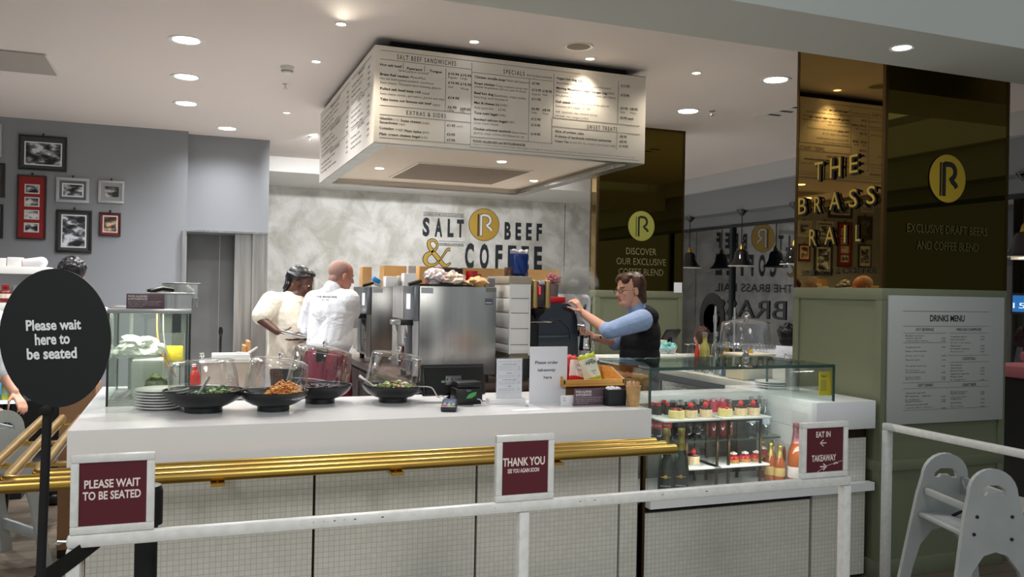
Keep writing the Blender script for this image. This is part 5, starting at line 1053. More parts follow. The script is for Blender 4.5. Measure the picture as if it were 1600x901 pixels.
b = MB(); b.tube([jp+Vector((-13*k, 0, 44*k)), jp+Vector((14*k, 0, 46*k))], .004, steel, 8); b.tube(catm([tuple(jp+Vector((-13*k, 0, 44*k))), tuple(jp+Vector((-16*k, 0, 50*k))), tuple(jp+Vector((-15*k, 0, 56*k))), tuple(jp+Vector((-12*k, 0, 55*k)))]), .003, steel, 8); part('handle', b, t)
pc = PZ(1213, 607, 1.0); pc = Vector((min(pc.x, 3.5), pc.y+.04, 1.0005)); pr2 = plate('dinner_plate', pc, .105, 'white plate, bottom of the stack on the ledge by the steel container', 'plates on the case ledge')
for i, s in enumerate(('middle', 'top')): dup(pr2, pr2.location+ZV*.0142*(i+1), None, 'white plate, %s of the stack on the ledge by the steel container' % s)
# ---------------------------------------------------------------- right back counter
RX0 = 3.44; RX1 = 4.6
t = thing('back_counter', 'white topped back counter with dark steel drawers, running back from the pastry case', 'counter', (3.9, 5.5, 0))
b = MB(); b.box((RX0, 4.48, .955), (RX1, 7.0, 1.0), mat('cream_worktop', (226, 222, 210), .3), .003); part('worktop', b, t)
b = MB(); b.box((RX0+.03, 4.52, .1), (RX1-.02, 6.95, .955), mat('dark_steel', (70, 72, 74), .35, .8)); b.box((RX0+.06, 4.52, 0), (RX1-.05, 6.9, .1), black); part('carcass', b, t)
for j in range(4):
    for zz0, zz1 in ((.62, .90), (.14, .58)):
        y0_ = 4.56+j*.6; b = MB(); b.box((RX0+.012, y0_, zz0), (RX0+.03, y0_+.56, zz1), steel_h, .002); d_ = part('drawer', b, t); b = MB(); b.box((RX0-.004, y0_+.05, zz1-.045), (RX0+.012, y0_+.51, zz1-.03), steel, .002); part('handle', b, d_)
def on(px, py, X): p = PX(px, py, X); return Vector((X, p.y, 1.0005))
def rp(px, Y):
    d = _ray(px, 560); Y = max(Y, 3.53*d.y/d.x+(Y-4.9)*.35); p = PY(px, 560, Y); return Vector((p.x, Y, 1.0005))
q = rp(1046, 6.6); t = thing('order_screen', 'black touch screen on the back counter behind the barista', 'till', q); rot = RZ(-18) @ RY(24)
b = MB(); cc_ = PY(1046, 527, q.y); b.cbox(cc_, (.16, .3, .02) if False else (.02, .26, .17), black, .005, RZ(-60) @ RY(30)); part('screen', b, t); b = MB(); b.box((q.x-.05, q.y-.05, 1.0), (q.x+.05, q.y+.05, 1.02), black); b.box((q.x-.015, q.y-.015, 1.02), (q.x+.015, q.y+.015, cc_.z), black); part('stand', b, t)
def boxy(name, px0, px1, py0, py1, Y, dep, m, label, cat, bev=.006, zbase=None, grp=None):
    p0 = PY(px0, py1, Y); p1 = PY(px1, py0, Y); z0 = p0.z if zbase is None else zbase; b = MB(); b.box((p0.x, Y, z0), (p1.x, Y+dep, p1.z), m, bev); return solo(name, b, label, cat, grp)
o_ = boxy('white_carton', 1024, 1077, 554, 572, 6.15, .28, noise_mat('white_carton_card', (224, 222, 216), (214, 212, 206), 8, 2, .6), 'wide white carton on the back counter to the right of the barista', 'carton', .006, 1.0005)
p0 = PY(1027, 552, 6.18); zk = PY(1050, 554, 6.15).z+.002
p1 = PY(1075, 552, 6.18); t = thing('plastic_tray', 'clear plastic tray of teal cloths on the white carton', 'tray', (p0.x, 6.18, zk)); b = MB(); b.lathe([(0, 0), (.08, 0), (.105, .06), (.11, .062), (.1, .06), (.076, .004), (0, .004)], ((p0.x+p1.x)/2, 6.3, zk), acrylic, 24); part('tray', b, t)
b = MB(); blob(b, ((p0.x+p1.x)/2+.01, 6.3, zk+.052), (.055, .055, .035), mat('teal_cloth', (126, 200, 196), .7), 9, s=.9); solo('teal_cloth', b, 'crumpled teal cloth in the clear plastic tray', 'cloth')
b = MB(); pk = Vector((PY(1035, 560, 6.5).x, 6.5, 1.0005)); b.box((pk.x-.05, pk.y, 1.0005), (pk.x+.05, pk.y+.06, 1.16), mat('leafy_packet', (206, 214, 190), .6), .006); solo('napkin_packet', b, 'pale leafy packet standing behind the clear plastic tray', 'packet')
def wineglass(c, label, r=.034, Hh=.17):
    b = MB(); b.lathe([(0, Hh), (r*.95, Hh-.001), (r*.95, Hh-.004), (.006, Hh-.012), (.004, Hh-.03), (.004, Hh*.56), (.012, Hh*.5), (r, Hh*.32), (r*1.05, Hh*.18), (r*.85, 0), (r*.82, 0), (r*1.02, Hh*.18), (r*.96, Hh*.32), (0, Hh*.48)], c, acrylic, 24); return solo('wine_glass', b, label, 'glass', 'upside down wine glasses')
for i, (px, Y) in enumerate(((1075, 5.3), (1089, 5.5), (1082, 5.65))): wineglass(rp(px, Y), 'upside down wine glass on the back counter, %s' % ('beside the white carton', 'behind the red sauce bottle', 'furthest back of the three')[i], Hh=.19)
c = rp(1089, 5.02); b = MB(); b.lathe([(0, 0), (.019, 0), (.02, .14), (.012, .165), (.008, .2), (0, .2)], c, mat('orange_sauce', (214, 66, 40), .3, coat=.4), 20); solo('sauce_bottle', b, 'orange red sauce bottle on the back counter', 'bottle')
c = rp(1101, 5.1); bottle(c, .29, .038, mat('pale_oil', (196, 190, 110), .05, trans=.6), mat('grey_stopper', (150, 150, 150), .4), 'bottle of pale oil on the back counter', None, 'squat')
for i, px in enumerate((1093.5, 1103.5)): c = rp(px, 4.9); b = MB(); b.lathe([(0, 0), (.018, 0), (.021, .075), (.019, .075), (.016, .004), (0, .004)], c, steel, 24); solo('measure_cup', b, 'small steel measure cup, %s of the pair in front of the oil bottle' % ('left', 'right')[i], 'cup', 'steel measure cups')
c = rp(1118, 5.2); t = bottle(c, .30, .034, clearb, silc, 'clear glass bottle with a yellow spot label near the cake stand', None, 'squat', (mat('lime_spot', (206, 220, 80), .5), .1, .2))
c = rp(1124, 5.0); b = MB(); b.lathe([(0, .003), (.042, 0), (.045, .11), (.03, .13), (.03, .15), (.027, .15), (.027, .13), (.041, .11), (.038, .005), (0, .005)], c, acrylic, 24); solo('glass_jar', b, 'clear storage jar beside the blue labelled bottle', 'jar')
c = rp(1135.5, 5.0); bottle(c, .24, .036, mat('amber_bottle', (140, 110, 20), .1, coat=.5), gold, 'gold bottle with a blue label left of the cake stand foot', None, 'squat', (mat('blue_label', (30, 70, 120), .5), .02, .42), None, ('OIL', .2, .012, wtx))
for i, (px, Y, top) in enumerate(((1117, 5.35, 478), (1147, 5.3, 480))):
    c = rp(px, Y); zt9 = PY(px, top, c.y).z; t = thing('bar_blender', 'slim steel blender tower behind the cake dome, %s of the two' % ('left', 'right')[i], 'blender', c, 'steel blender towers'); b = MB(); b.lathe([(0, .0), (.035, 0), (.035, .02), (.012, .03), (.012, zt9-1.1), (.009, zt9-1.0-.02), (.008, zt9-1.0), (0, zt9-1.0)], c, chrome, 20); part('tower', b, t)
    b = MB(); b.cyl(c+ZV*(zt9-1.0-.12), c+ZV*(zt9-1.0-.07), .017, chrome); part('collar', b, t)
c = rp(1188, 4.75); b = MB(); b.box((c.x-.14, c.y, 1.0005), (c.x+.11, c.y+.2, PY(1188, 557, 4.75).z), mat('cream_tub', (236, 222, 186), .4, sss=.1), .015); b.box((c.x-.15, c.y-.01, PY(1188, 557, 4.75).z), (c.x+.12, c.y+.21, PY(1188, 553, 4.75).z), mat('pale_lid', (240, 228, 206), .3), .004); solo('food_tub', b, 'large cream food tub with a pale lid behind the cake stand', 'tub')
c = PY(1170, 551, 4.85); b = MB(); b.lathe([(0, 0), (.03, 0), (.022, .03), (.006, .045), (.004, .06), (0, .06)], (c.x, 4.85, PY(1188, 553, 4.75).z+.0005), mat('orange_cap', (240, 170, 20), .4), 18); solo('orange_nozzle', b, 'orange pouring cap on top of the cream tub', 'cap')
for i, (px, py_, Y, w_) in enumerate(((1095, 580, 5.05, .2), (1150, 588, 4.72, .22))): c = PZ(px, py_, 1.0); b = MB(); c.x = max(c.x, RX0+.14); b.box((c.x-.11, c.y, 1.0), (c.x+.11, c.y+.04, 1.004), steel); b.box((c.x+.04, c.y, 1.0), (c.x+.15, c.y+.035, 1.014), black, .004); solo('kitchen_knife', b, 'black handled knife lying on the back counter, %s one' % ('further', 'nearer')[i], 'knife', 'knives on the back counter')
b = MB(); c = PZ(1228, 597, 1.0); c = Vector((3.62, 4.6, 1.0)); b.box((c.x-.08, c.y, 1.0005), (c.x+.12, c.y+.2, 1.008), mat('blue_cloth', (50, 120, 200), .7), .003); solo('blue_board', b, 'blue chopping mat on the back counter behind the plates', 'mat')
# ---------------------------------------------------------------- kitchen island, ovens
IX0, IX1, IY0, IY1 = 1.26, 2.78, 4.93, 7.3
lam = noise_mat('brown_laminate', (84, 66, 58), (98, 80, 70), 4, 3, .35); cabm = noise_mat('dark_brown_cabinet', (66, 44, 38), (76, 52, 44), 4, 3, .45)
t = thing('kitchen_island', 'brown topped kitchen island carrying the ovens and coffee machine', 'counter', (2.0, 6.0, 0))
b = MB(); b.box((IX0, IY0, .955), (IX1, IY1, 1.0), lam, .003); part('worktop', b, t); b = MB(); b.box((IX0+.03, IY0+.03, 0), (IX1-.03, IY1-.02, .955), cabm); part('carcass', b, t)
for j in range(4): b = MB(); y0_ = 4.98+.57*j; b.box((IX0+.016, y0_, .12), (IX0+.03, y0_+.55, .93), cabm, .002); d_ = part('door', b, t); b = MB(); b.box((IX0, y0_+.5, .6), (IX0+.016, y0_+.515, .85), steel); part('handle', b, d_)
def oven(Y0, dep, ztop, px_side, label, w=.53, stick=True):
    x0 = 1.285; x1 = x0+w; zb = 1.045; t = thing('combi_oven', label, 'oven', (x0+w/2, Y0, 1.0))
    side = noise_mat('oven_side_steel', (150, 150, 148), (178, 178, 177), 8, 3, .32, 1, (1, 1, .03), rrange=(.24, .34))
    b = MB(); b.box((x0+.035, Y0, zb), (x1, Y0+dep, ztop), side, .004); part('body', b, t)
    for (fx, fy) in ((x0+.07, Y0+.04), (x1-.05, Y0+.04), (x0+.07, Y0+dep-.05), (x1-.05, Y0+dep-.05)): b = MB(); b.cyl((fx, fy, 1.0005), (fx, fy, zb), .02, black, seg=12); part('foot', b, t)
    zs = ztop-.215; b = MB(); b.box((x0, Y0+.0, zs+.004), (x0+.033, Y0+.26, ztop-.004), mat('panel_grey_metal', (120, 124, 128), .35, .7), .004); part('control_panel', b, t)
    b = MB(); b.box((x0-.002, Y0+.08, zs+.07), (x0, Y0+.18, ztop-.05), mat('lit_display', (206, 216, 230), .3, emit=.35)); part('display', b, t)
    b = MB(); b.box((x0, Y0+.265, zs+.004), (x0+.033, Y0+dep, ztop-.004), steel); part('door_frame', b, t)
    b = MB(); b.box((x0, Y0+.02, zb+.03), (x0+.033, Y0+dep, zs-.004), mat('oven_door_glass', (60, 58, 62), .06, .5, coat=.8), .003); part('door', b, t)
    b = MB(); b.box((x0, Y0, zb), (x0+.033, Y0+.02, zs), steel); part('door_edge', b, t)
    b = MB(); b.box((x0-.13, Y0+.03, zs-.022), (x0-.07, Y0+.06, zs+.008), steel, .003); b.box((x0-.07, Y0+.028, zs-.026), (x0+.004, Y0+.065, zs+.008), black, .003); part('handle', b, t)
    b = MB(); b.cyl((x0-.03, Y0+.02, ztop+.006), (x0+.05, Y0+.02, ztop+.03), .012, black, seg=12); part('vent_bar', b, t)
    b = MB(); b.box((x0+.045, Y0-.0015, ztop-.045), (x0+.12, Y0, ztop-.01), mat('silver_badge', (190, 192, 196), .4, .5)); b.box((x1-.07, Y0-.0015, ztop-.03), (x1-.004, Y0, ztop-.004), mat('grey_corner_badge', (120, 122, 118), .4, .3)); part('badge', b, t)
    b = MB(); b.box((x1-.075, Y0-.0015, ztop-.11), (x1-.022, Y0, ztop-.072), mat('violet_grey_plate', (96, 92, 112), .5)); b.box((x1-.072, Y0-.002, ztop-.1), (x1-.03, Y0-.0012, ztop-.096), white); part('rating_plate', b, t)
    return t
oven(5.0, .56, PY(700, 447, 5.0).z, None, 'big stainless oven with its broad plain side to the counter, nearer of the two')
oven(6.42, .56, PY(600, 448, 6.42).z, None, 'stainless oven further back, beside the bald chef', .56)
zo1 = PY(700, 447, 5.0).z+.0008; zo2 = PY(600, 448, 6.42).z+.0008
card = noise_mat('brown_card', (176, 134, 82), (190, 148, 94), 6, 3, .7)
xk = PY(590, 430, 7.12).x
b = MB(); zt8 = PY(760, 419, 7.1).z; x0 = PY(600, 430, 7.1).x; x1 = PY(885, 430, 7.1).x; b.box((x0, 7.1, zt8-.16), (min(x1, 3.2), 7.28, zt8), card); 
for xx in (x0, (x0+2.7)/2, 2.68): b.box((xx, 7.14, 1.0005), (xx+.06, 7.26, zt8-.16), card)
solo('back_shelf', b, 'long kraft brown shelf standing behind the ovens in front of the plaster wall', 'shelf')
boxy('brown_box', 566, 581, 417, 446, 6.75, .12, card, 'upright brown cardboard box at the far left of the further oven top', 'box', .002, zo2)
def pack(px0, px1, py0, py1, Y, m, label, cat='packet', dep=.1, z=None, name='food_packet', rot=None):
    p0 = PY(px0, py1, Y); p1 = PY(px1, py0, Y); b = MB(); z0 = p0.z if z is None else z; b.box((p0.x, Y, z0), (p1.x, Y+dep, max(p1.z, z0+.01)), m, .004); return solo(name, b, label, cat)
bl = mat('bright_blue_pack', (52, 140, 206), .4); wpk = mat('white_pack', (220, 222, 226), .5)
p = PY(589, 440, 6.5); b = MB(); b.cbox((p.x, 6.5, zo2+.035), (.07, .08, .05), wpk, .004, RY(20)); b.cbox((p.x-.012, 6.48, zo2+.05), (.06, .06, .034), bl, .004, RY(28)); solo('blue_packet', b, 'blue and white packet lying tilted on the further oven', 'packet')
pack(603, 622, 432, 445, 6.55, wpk, 'white carton with blue print lying on the further oven', 'carton', .1, zo2, 'white_carton'); pack(622.5, 631, 431, 445, 6.6, mat('beige_pack', (206, 196, 180), .6), 'small beige packet beside the white carton on the further oven', 'packet', .08, zo2)
pack(631.5, 651, 427, 441, 6.5, wpk, 'white box at the right end of the further oven top', 'box', .1, zo2, 'white_box'); zq = PY(640, 427, 6.5).z+.001
pack(638, 650, 415, 427, 6.52, mat('grey_box', (176, 172, 170), .6), 'tall grey box standing on the white box', 'box', .06, zq, 'grey_box'); pack(655, 672, 416, 446, 6.7, card, 'brown cardboard box behind the wrapped bread', 'box', .12, zo2, 'brown_box')
b = MB(); b.box((1.32, 5.02, zo1), (1.66, 5.3, zo1+.012), black, .004); solo('black_tray', b, 'flat black baking tray on the nearer oven top', 'tray')
zt9 = zo1+.013
def lump(px, py, w, h, Y, m, label, seed, cat='bag', name='paper_bag', z=None, s=.45, dep=.09):
    p = PY(px, py, Y); k = 1/pxm(p); zb = zt9 if z is None else z; b = MB(); blob(b, (p.x, Y, zb+h*k*.42), (w*k/2, dep, h*k*.56), m, seed, s=s); return solo(name, b, label, cat)
lump(681, 434, 32, 24, 5.12, mat('clear_bread_bag', (214, 200, 200), .25, coat=.5), 'clear bag of wrapped bread at the left of the nearer oven top', 21, 'bag', 'bread_bag')
lump(675, 425, 15, 26, 5.36, mat('red_wrap', (196, 30, 46), .3), 'red wrapped packet behind the clear bread bag', 22, 'packet', 'red_packet', zo1)
lump(706, 437, 38, 20, 5.1, mat('greaseproof', (216, 196, 180), .6), 'crumpled pale paper in the middle of the nearer oven top', 23, 'paper', 'crumpled_paper')
lump(746, 438, 32, 16, 5.08, noise_mat('tan_bag', (216, 178, 124), (196, 156, 104), 6, 3, .6), 'tan paper bag at the right of the nearer oven top', 24, 'bag', 'paper_bag', zo1)
p = PY(707, 431, 5.42); b = MB(); b.lathe([(0, 0), (.07, 0), (.075, .12), (.065, .125), (.06, .01), (0, .01)], (p.x, 5.44, zo1), mat('dark_container', (52, 46, 44), .4), 28); solo('dark_container', b, 'dark round container at the back of the nearer oven top', 'container')
p = PY(737, 432, 5.38); t = thing('red_mug', 'red mug at the back of the nearer oven top', 'mug', (p.x, 5.38, zo1)); b = MB(); rm = mat('red_glaze', (176, 24, 30), .2, coat=.5); b.lathe([(0, .0), (.03, 0), (.04, .03), (.04, .105), (.036, .105), (.035, .01), (0, .01)], (p.x, 5.38, zo1), rm, 28); part('body', b, t); b = MB(); b.tube([(p.x+.036, 5.38, zo1+.085), (p.x+.062, 5.38, zo1+.08), (p.x+.064, 5.38, zo1+.045), (p.x+.038, 5.38, zo1+.03)], .006, rm, 8); part('handle', b, t)
# tiled pillar
x0, x1 = 1.905, PY(828, 500, 5.0).x; y0_, y1_ = 5.0, 5.4; zb2, zt3 = PY(800, 553, 5.0).z, PY(800, 443, 5.0).z
t = thing('tiled_upstand', 'white tiled block with a beige top between the oven and the coffee machine', 'unit', ((x0+x1)/2, y0_, 1.0))
tw = mat('white_glazed_tile', (236, 236, 234), .12, coat=.5); b = MB(); b.box((x0+.006, y0_+.006, zb2-.03), (x1, y1_, zt3+.0), mat('tan_grout', (128, 116, 98), .7)); 
n_ = 4; rows = [zt3-(zt3-zb2)*f for f in (0, .21, .42, .64, .87, 1.0)]
for a_, c_ in zip(rows[1:], rows[:-1]):
    b.box((x0+.008, y0_-.001, a_+.003), (x1-.008, y0_+.01, c_-.001), tw, .002); b.box((x0-.001, y0_+.008, a_+.003), (x0+.01, y1_, c_-.001), tw, .002)
b.box((x0-.002, y0_-.002, zb2), (x0+.008, y0_+.008, zt3), tw); b.box((x1-.008, y0_-.002, zb2-.01), (x1+.002, y0_+.008, zt3), tw); part('tiles', b, t)
b = MB(); b.box((x0-.01, y0_-.006, zt3), (x1+.004, y1_, zt3+.048), noise_mat('taupe_ledge', (168, 158, 140), (178, 168, 150), 6, 2, .5), .002); part('ledge', b, t)
b = MB(); b.box((x0+.01, y0_+.01, 1.0005), (x1-.004, y1_, zb2-.03), black); part('base', b, t)
zl = zt3+.049
p = PY(814, 440, 5.08); crisp_bag('coffee_bag', (p.x, 5.12, zl), .135, .175, RZ(4), (mat('blue_foil_top', (150, 150, 160), .3, .6), noise_mat('blue_foil', (34, 66, 140), (24, 44, 100), 14, 3, .3, .3), MATS.get('blue_foil')), 'blue foil bag of coffee beans standing on the tiled block', None)
p = PY(787, 440, 5.1); b = MB(); b.lathe([(0, 0), (.03, 0), (.031, .05), (.026, .058), (0, .058)], (x0+.035, 5.12, zl), noise_mat('spice_jar', (96, 66, 52), (70, 46, 38), 40, 3, .3), 20); solo('spice_jar', b, 'small brown jar beside the blue coffee bag', 'jar')
pack(762, 774, 434, 444, 5.12, mat('slate_stack', (130, 130, 138), .5), 'small stack of grey lids at the right end of the nearer oven', 'lids', .1, zo1, 'lid_stack')
# ---------------------------------------------------------------- coffee grinder and machine
gx0, gx1 = PY(833, 470, 5.0).x, PY(861, 470, 5.0).x; gz0, gz1 = PY(845, 482, 5.0).z, PY(845, 437, 5.0).z; t = thing('coffee_grinder', 'brass coloured coffee grinder with a dark hopper, beside the tiled block', 'grinder', ((gx0+gx1)/2, 5.05, 1.0))
bz = noise_mat('brushed_pale_brass', (180, 150, 100), (196, 168, 116), 20, 3, .35, .8, (1, 1, 20)); wg = (gx1-gx0)
for xx in (gx0, gx1-wg*.3): b = MB(); b.box((xx, 5.0, gz0), (xx+wg*.3, 5.16, gz1), bz, .014, seg=4); part('side_plate', b, t)
b = MB(); b.box((gx0+wg*.3, 5.008, gz0+.01), (gx1-wg*.3, 5.15, gz1-.02), mat('dark_hopper', (48, 30, 32), .15, coat=.6), .004); part('hopper', b, t); b = MB(); b.box((gx0+wg*.3, 5.0, gz1-.03), (gx1-wg*.3, 5.15, gz1-.004), chrome, .004); part('cap', b, t)
b = MB(); b.box((gx0+wg*.34, 5.004, gz0+.09), (gx0+wg*.42, 5.008, gz1-.04), mat('red_light_strip', (230, 40, 60), .4, emit=.8)); part('light_strip', b, t)
b = MB(); xm = (gx0+gx1)/2; b.lathe([(.055, gz0), (.045, gz0-.03), (.02, gz0-.05), (.016, gz0-.07), (0, gz0-.07)], (xm, 5.08, 0), black, 20); part('chute', b, t)
b = MB(); b.box((gx0+.01, 5.0+.16, 1.0005), (gx1-.01, 5.3, gz1-.06), black, .01); b.tube([(gx0+.0, 5.03, gz0-.09), (gx0+wg*.6, 5.0, gz0-.085), (gx1+.03, 5.02, gz0-.085)], .006, chrome, 8); part('body', b, t)
navy = mat('navy_enamel', (22, 34, 52), .28, coat=.5); mx0, mx1, mz1 = PY(828.5, 520, 5.33).x, PY(904, 520, 5.33).x, PY(880, 474, 5.33).z
t = thing('coffee_machine', 'navy blue espresso machine the barista is working at', 'coffee machine', ((mx0+mx1)/2, 5.4, 1.0)); wm_ = mx1-mx0
b = MB(); b.prism([(0, .04), (wm_-.02, .04), (wm_, .10), (wm_-.01, mz1-1.12), (wm_-.035, mz1-1.04), (wm_-.08, mz1-1.0), (0, mz1-1.0)], (mx0, 5.33, 1.0), XV, ZV, -.45, navy); part('body', b, t)
for (fx, fy) in ((mx0+.04, 5.38), (mx1-.06, 5.38), (mx0+.04, 5.72), (mx1-.06, 5.72)): b = MB(); b.cyl((fx, fy, 1.0005), (fx, fy, 1.045), .02, black, seg=12); part('foot', b, t)
b = MB(); b.tube([(mx0+wm_*.38, 5.325, 1.38), (mx0+wm_*.6, 5.325, 1.378), (mx0+wm_*.78, 5.325, 1.33), (mx0+wm_*.84, 5.325, 1.25)], .004, mat('steel_navy_trim', (90, 104, 120), .3, .8), 8); part('trim', b, t)
b = MB(); b.box((mx1-.02, 5.40, 1.055), (mx1+.19, 5.7, 1.085), steel_h, .004); b.box((mx1-.02, 5.42, 1.085), (mx1+.18, 5.68, 1.09), black_m); part('drip_tray', b, t)
for yy in (5.45, 5.62): b = MB(); b.cyl((mx1-.02, yy, 1.33), (mx1+.10, yy, 1.31), .028, chrome); b.cyl((mx1+.07, yy, 1.32), (mx1+.07, yy, 1.27), .03, chrome); g_ = part('group_head', b, t); b = MB(); b.cyl((mx1+.09, yy, 1.265), (mx1+.22, yy-.03, 1.25), .012, black); part('portafilter', b, g_)
b = MB(); b.tube(catm([(mx1-.01, 5.38, 1.36), (mx1+.05, 5.37, 1.36), (mx1+.08, 5.36, 1.28), (mx1+.09, 5.36, 1.16)]), .005, chrome, 8); part('steam_wand', b, t)
pack(860, 884, 464, 474, 5.42, mat('red_tin', (206, 24, 34), .35), 'red box on top of the navy espresso machine', 'box', .14, mz1+.0008, 'red_box')
wx0 = PY(876, 470, 5.82).x; t = thing('milk_dispenser', 'rounded white machine behind the navy espresso machine', 'machine', (PY(905, 520, 5.9).x, 5.82, 1.0)); wp = mat('white_appliance', (214, 218, 226), .3, coat=.3)
pz = PY(880, 459, 5.82).z; xa, xb = PY(878, 470, 5.82).x, PY(904, 470, 5.82).x; b = MB(); b.box((xa, 5.82, 1.0005), (xb, 6.2, pz), wp, .05, seg=4); part('body', b, t)
xa2, xb2 = PY(905, 470, 5.82).x, PY(925, 470, 5.82).x; b = MB(); b.box((xa2, 5.82, 1.0005), (xb2, 6.2, PY(915, 460, 5.82).z), wp, .04, seg=4); part('tower', b, t)
b = MB(); b.cbox(((xa2+xb2)/2-.01, 5.815, PY(915, 482, 5.82).z), (.02, .014, .07), black, .005, RY(15)); part('lever', b, t)
b = MB(); p0 = PY(908, 545, 5.75); b.box((xa2, 5.75, 1.0005), (xb2+.02, 5.815, 1.03), steel); part('drip_tray', b, t)
p = PY(866, 450, 5.56); b = MB(); b.lathe([(0, 0), (.05, 0), (.055, PY(866, 443, 5.56).z-mz1), (0, PY(866, 443, 5.56).z-mz1)], (p.x, 5.62, mz1+.0008), mat('grey_tub', (120, 122, 126), .4), 24); solo('grey_tub', b, 'grey tub behind the brass grinder on the espresso machine', 'tub')
lump(864, 434, 20, 15, 5.62, mat('red_white_bag', (206, 130, 140), .4), 'pink and red bag on the grey tub behind the grinder', 31, 'bag', 'snack_bag', PY(866, 443, 5.56).z+.002, .6, .05)
# ---------------------------------------------------------------- people
def fuse(b, name, voxel, parent, smooth=6, paint=(), label=None):
    """grow one continuous surface over overlapping limbs"""
    o = b.build('raw', origin=(0, 0, 0)); mats = [m for m in o.data.materials]
    md = o.modifiers.new('r', 'REMESH'); md.mode = 'VOXEL'; md.voxel_size = voxel; md.use_smooth_shade = True
    sm = o.modifiers.new('s', 'SMOOTH'); sm.iterations = smooth; sm.factor = .5
    bpy.context.view_layer.update()
    me = bpy.data.meshes.new_from_object(o.evaluated_get(bpy.context.evaluated_depsgraph_get())); bpy.data.objects.remove(o)
    me.name = name; me.materials.clear(); me.materials.append(mats[0])
    for (c, r, m) in paint:
        me.materials.append(m); k = len(me.materials)-1; c = Vector(c); r = Vector(r) if not isinstance(r, float) else Vector((r, r, r))
        for p in me.polygons:
            d = p.center-c
            if (d.x/r.x)**2+(d.y/r.y)**2+(d.z/r.z)**2 < 1: p.material_index = k
    ob = bpy.data.objects.new(name, me); COL.objects.link(ob)
    if parent: attach(ob, parent)
    if label: ob['label'] = label
    return ob
def frame(fwd, up=ZV):
    f = Vector(fwd).normalized(); s = f.cross(Vector(up)).normalized(); u = s.cross(f); return f, s, u
def head_parts(b, c, fwd, m, up=ZV, k=1., jaw=1.):
    f, s, u = frame(fwd, up); c = Vector(c); Rm = Matrix((f, s, u)).transposed()
    def E(p, r): b.sph(c+k*(f*p[0]+s*p[1]+u*p[2]), tuple(q*k for q in r), m, Rm, 18, 12)
    def Q(p, q, r0, r1): b.cap(c+k*(f*p[0]+s*p[1]+u*p[2]), c+k*(f*q[0]+s*q[1]+u*q[2]), r0*k, r1*k, m, 10)
    E((-.01, 0, .035), (.098, .077, .086)); E((.032, 0, -.025), (.058, .063, .085)); E((.048, 0, -.085*jaw), (.04, .046, .032)); E((.064, 0, -.102*jaw), (.02, .022, .014))
    Q((.086, 0, .014), (.106, 0, -.026), .008, .0115); E((.094, .01, -.03), (.010, .008, .008)); E((.094, -.01, -.03), (.010, .008, .008))
    E((.086, 0, -.053), (.011, .022, .007)); E((.083, 0, -.066), (.010, .018, .007)); E((.08, 0, .022), (.014, .05, .010))
    for q in (-1, 1): E((-.006, q*.077, -.008), (.018, .008, .031)); E((.05, q*.046, -.022), (.03, .02, .02))
    Q((-.025, 0, -.05), (-.05, 0, -.19), .056, .062)
    L = lambda p: c+k*(f*p[0]+s*p[1]+u*p[2])
    return L, Rm
def face_paint(L, k, lip, brow, white_e=None):
    P = [(L((.094, 0, -.06)), .018*k, lip)]
    for q in (-1, 1): P += [(L((.084, q*.033, .026)), Vector((.022, .022, .0055))*k, brow)]
    return P
def eyes(L, parent, iris, k=1.):
    b = MB(); wm_ = mat('eye_white', (224, 218, 210), .3)
    for q in (-1, 1): b.sph(L((.071, q*.031, .003)), .0105*k, wm_, u=12, v=8); b.sph(L((.0775, q*.032, .001)), .0055*k, iris, u=10, v=6)
    part('eyes', b, parent)
def hand_parts(b, wrist, dirn, nrm, m, curl=.5, k=1., thumb=1):
    """palm, four bent fingers of unequal length and a thumb from the palm's side"""
    d = Vector(dirn).normalized(); n = Vector(nrm); n = (n-d*n.dot(d)).normalized(); s = d.cross(n); w = Vector(wrist)
    for q in (-.026, -.009, .009, .026): b.cap(w+d*.012*k+s*q*.6*k, w+d*.085*k+s*q*k, .0125*k, .0105*k, m, 8)
    for q, ln in ((-.029, .062), (-.0097, .075), (.0097, .08), (.029, .070)):
        p = w+d*.088*k+s*q*1.05*k; a = curl*.5; ph = (.46, .31, .23); dd = d
        for i, fr in enumerate(ph):
            dd = (d*math.cos(a)+n*math.sin(a)); e = p+dd*ln*fr*k; b.cap(p, e, (.0082-.0008*i)*k, (.0078-.0009*i)*k, m, 8); p = e; a += curl
    p = w+d*.03*k+s*thumb*.03*k; d1 = (d*.6+s*thumb*.7+n*.35).normalized(); e = p+d1*.04*k; b.cap(p, e, .0125*k, .010*k, m, 8); d2 = (d*.85+s*thumb*.15+n*.5).normalized(); e2 = e+d2*.03*k; b.cap(e, e2, .0095*k, .0082*k, m, 8); e3 = e2+(d2+n*.3).normalized()*.022*k; b.cap(e2, e3, .0082*k, .007*k, m, 8)
def limb(b, pts, rs, m):
    for i in range(len(pts)-1): b.cap(pts[i], pts[i+1], rs[i], rs[i+1], m, 14)
def legs(b, pel, fwd, m, r=(.085, .058, .045), sp=.09, foot=True):
    f, s, u = frame((fwd[0], fwd[1], 0)); 
    for q in (-1, 1):
        h = Vector((pel.x, pel.y, .9))+s*q*sp; kn = Vector((pel.x, pel.y, .48))+s*q*sp*1.05+f*.02; an = Vector((pel.x, pel.y, .09))+s*q*sp*1.05-f*.01
        limb(b, [h, kn, an], r, m)
def shoes(parent, pel, fwd, sp=.09):
    f, s, u = frame((fwd[0], fwd[1], 0))
    for q in (-1, 1):
        b = MB(); c = Vector((pel.x, pel.y, 0))+s*q*sp*1.05; b.cap(c-f*.04+ZV*.045, c+f*.12+ZV*.035, .044, .034, black); b.box(c-f*0-Vector((.05, .05, 0)), c+Vector((.05, .05, .02)), black); fuse(b, 'shoe', .008, parent)
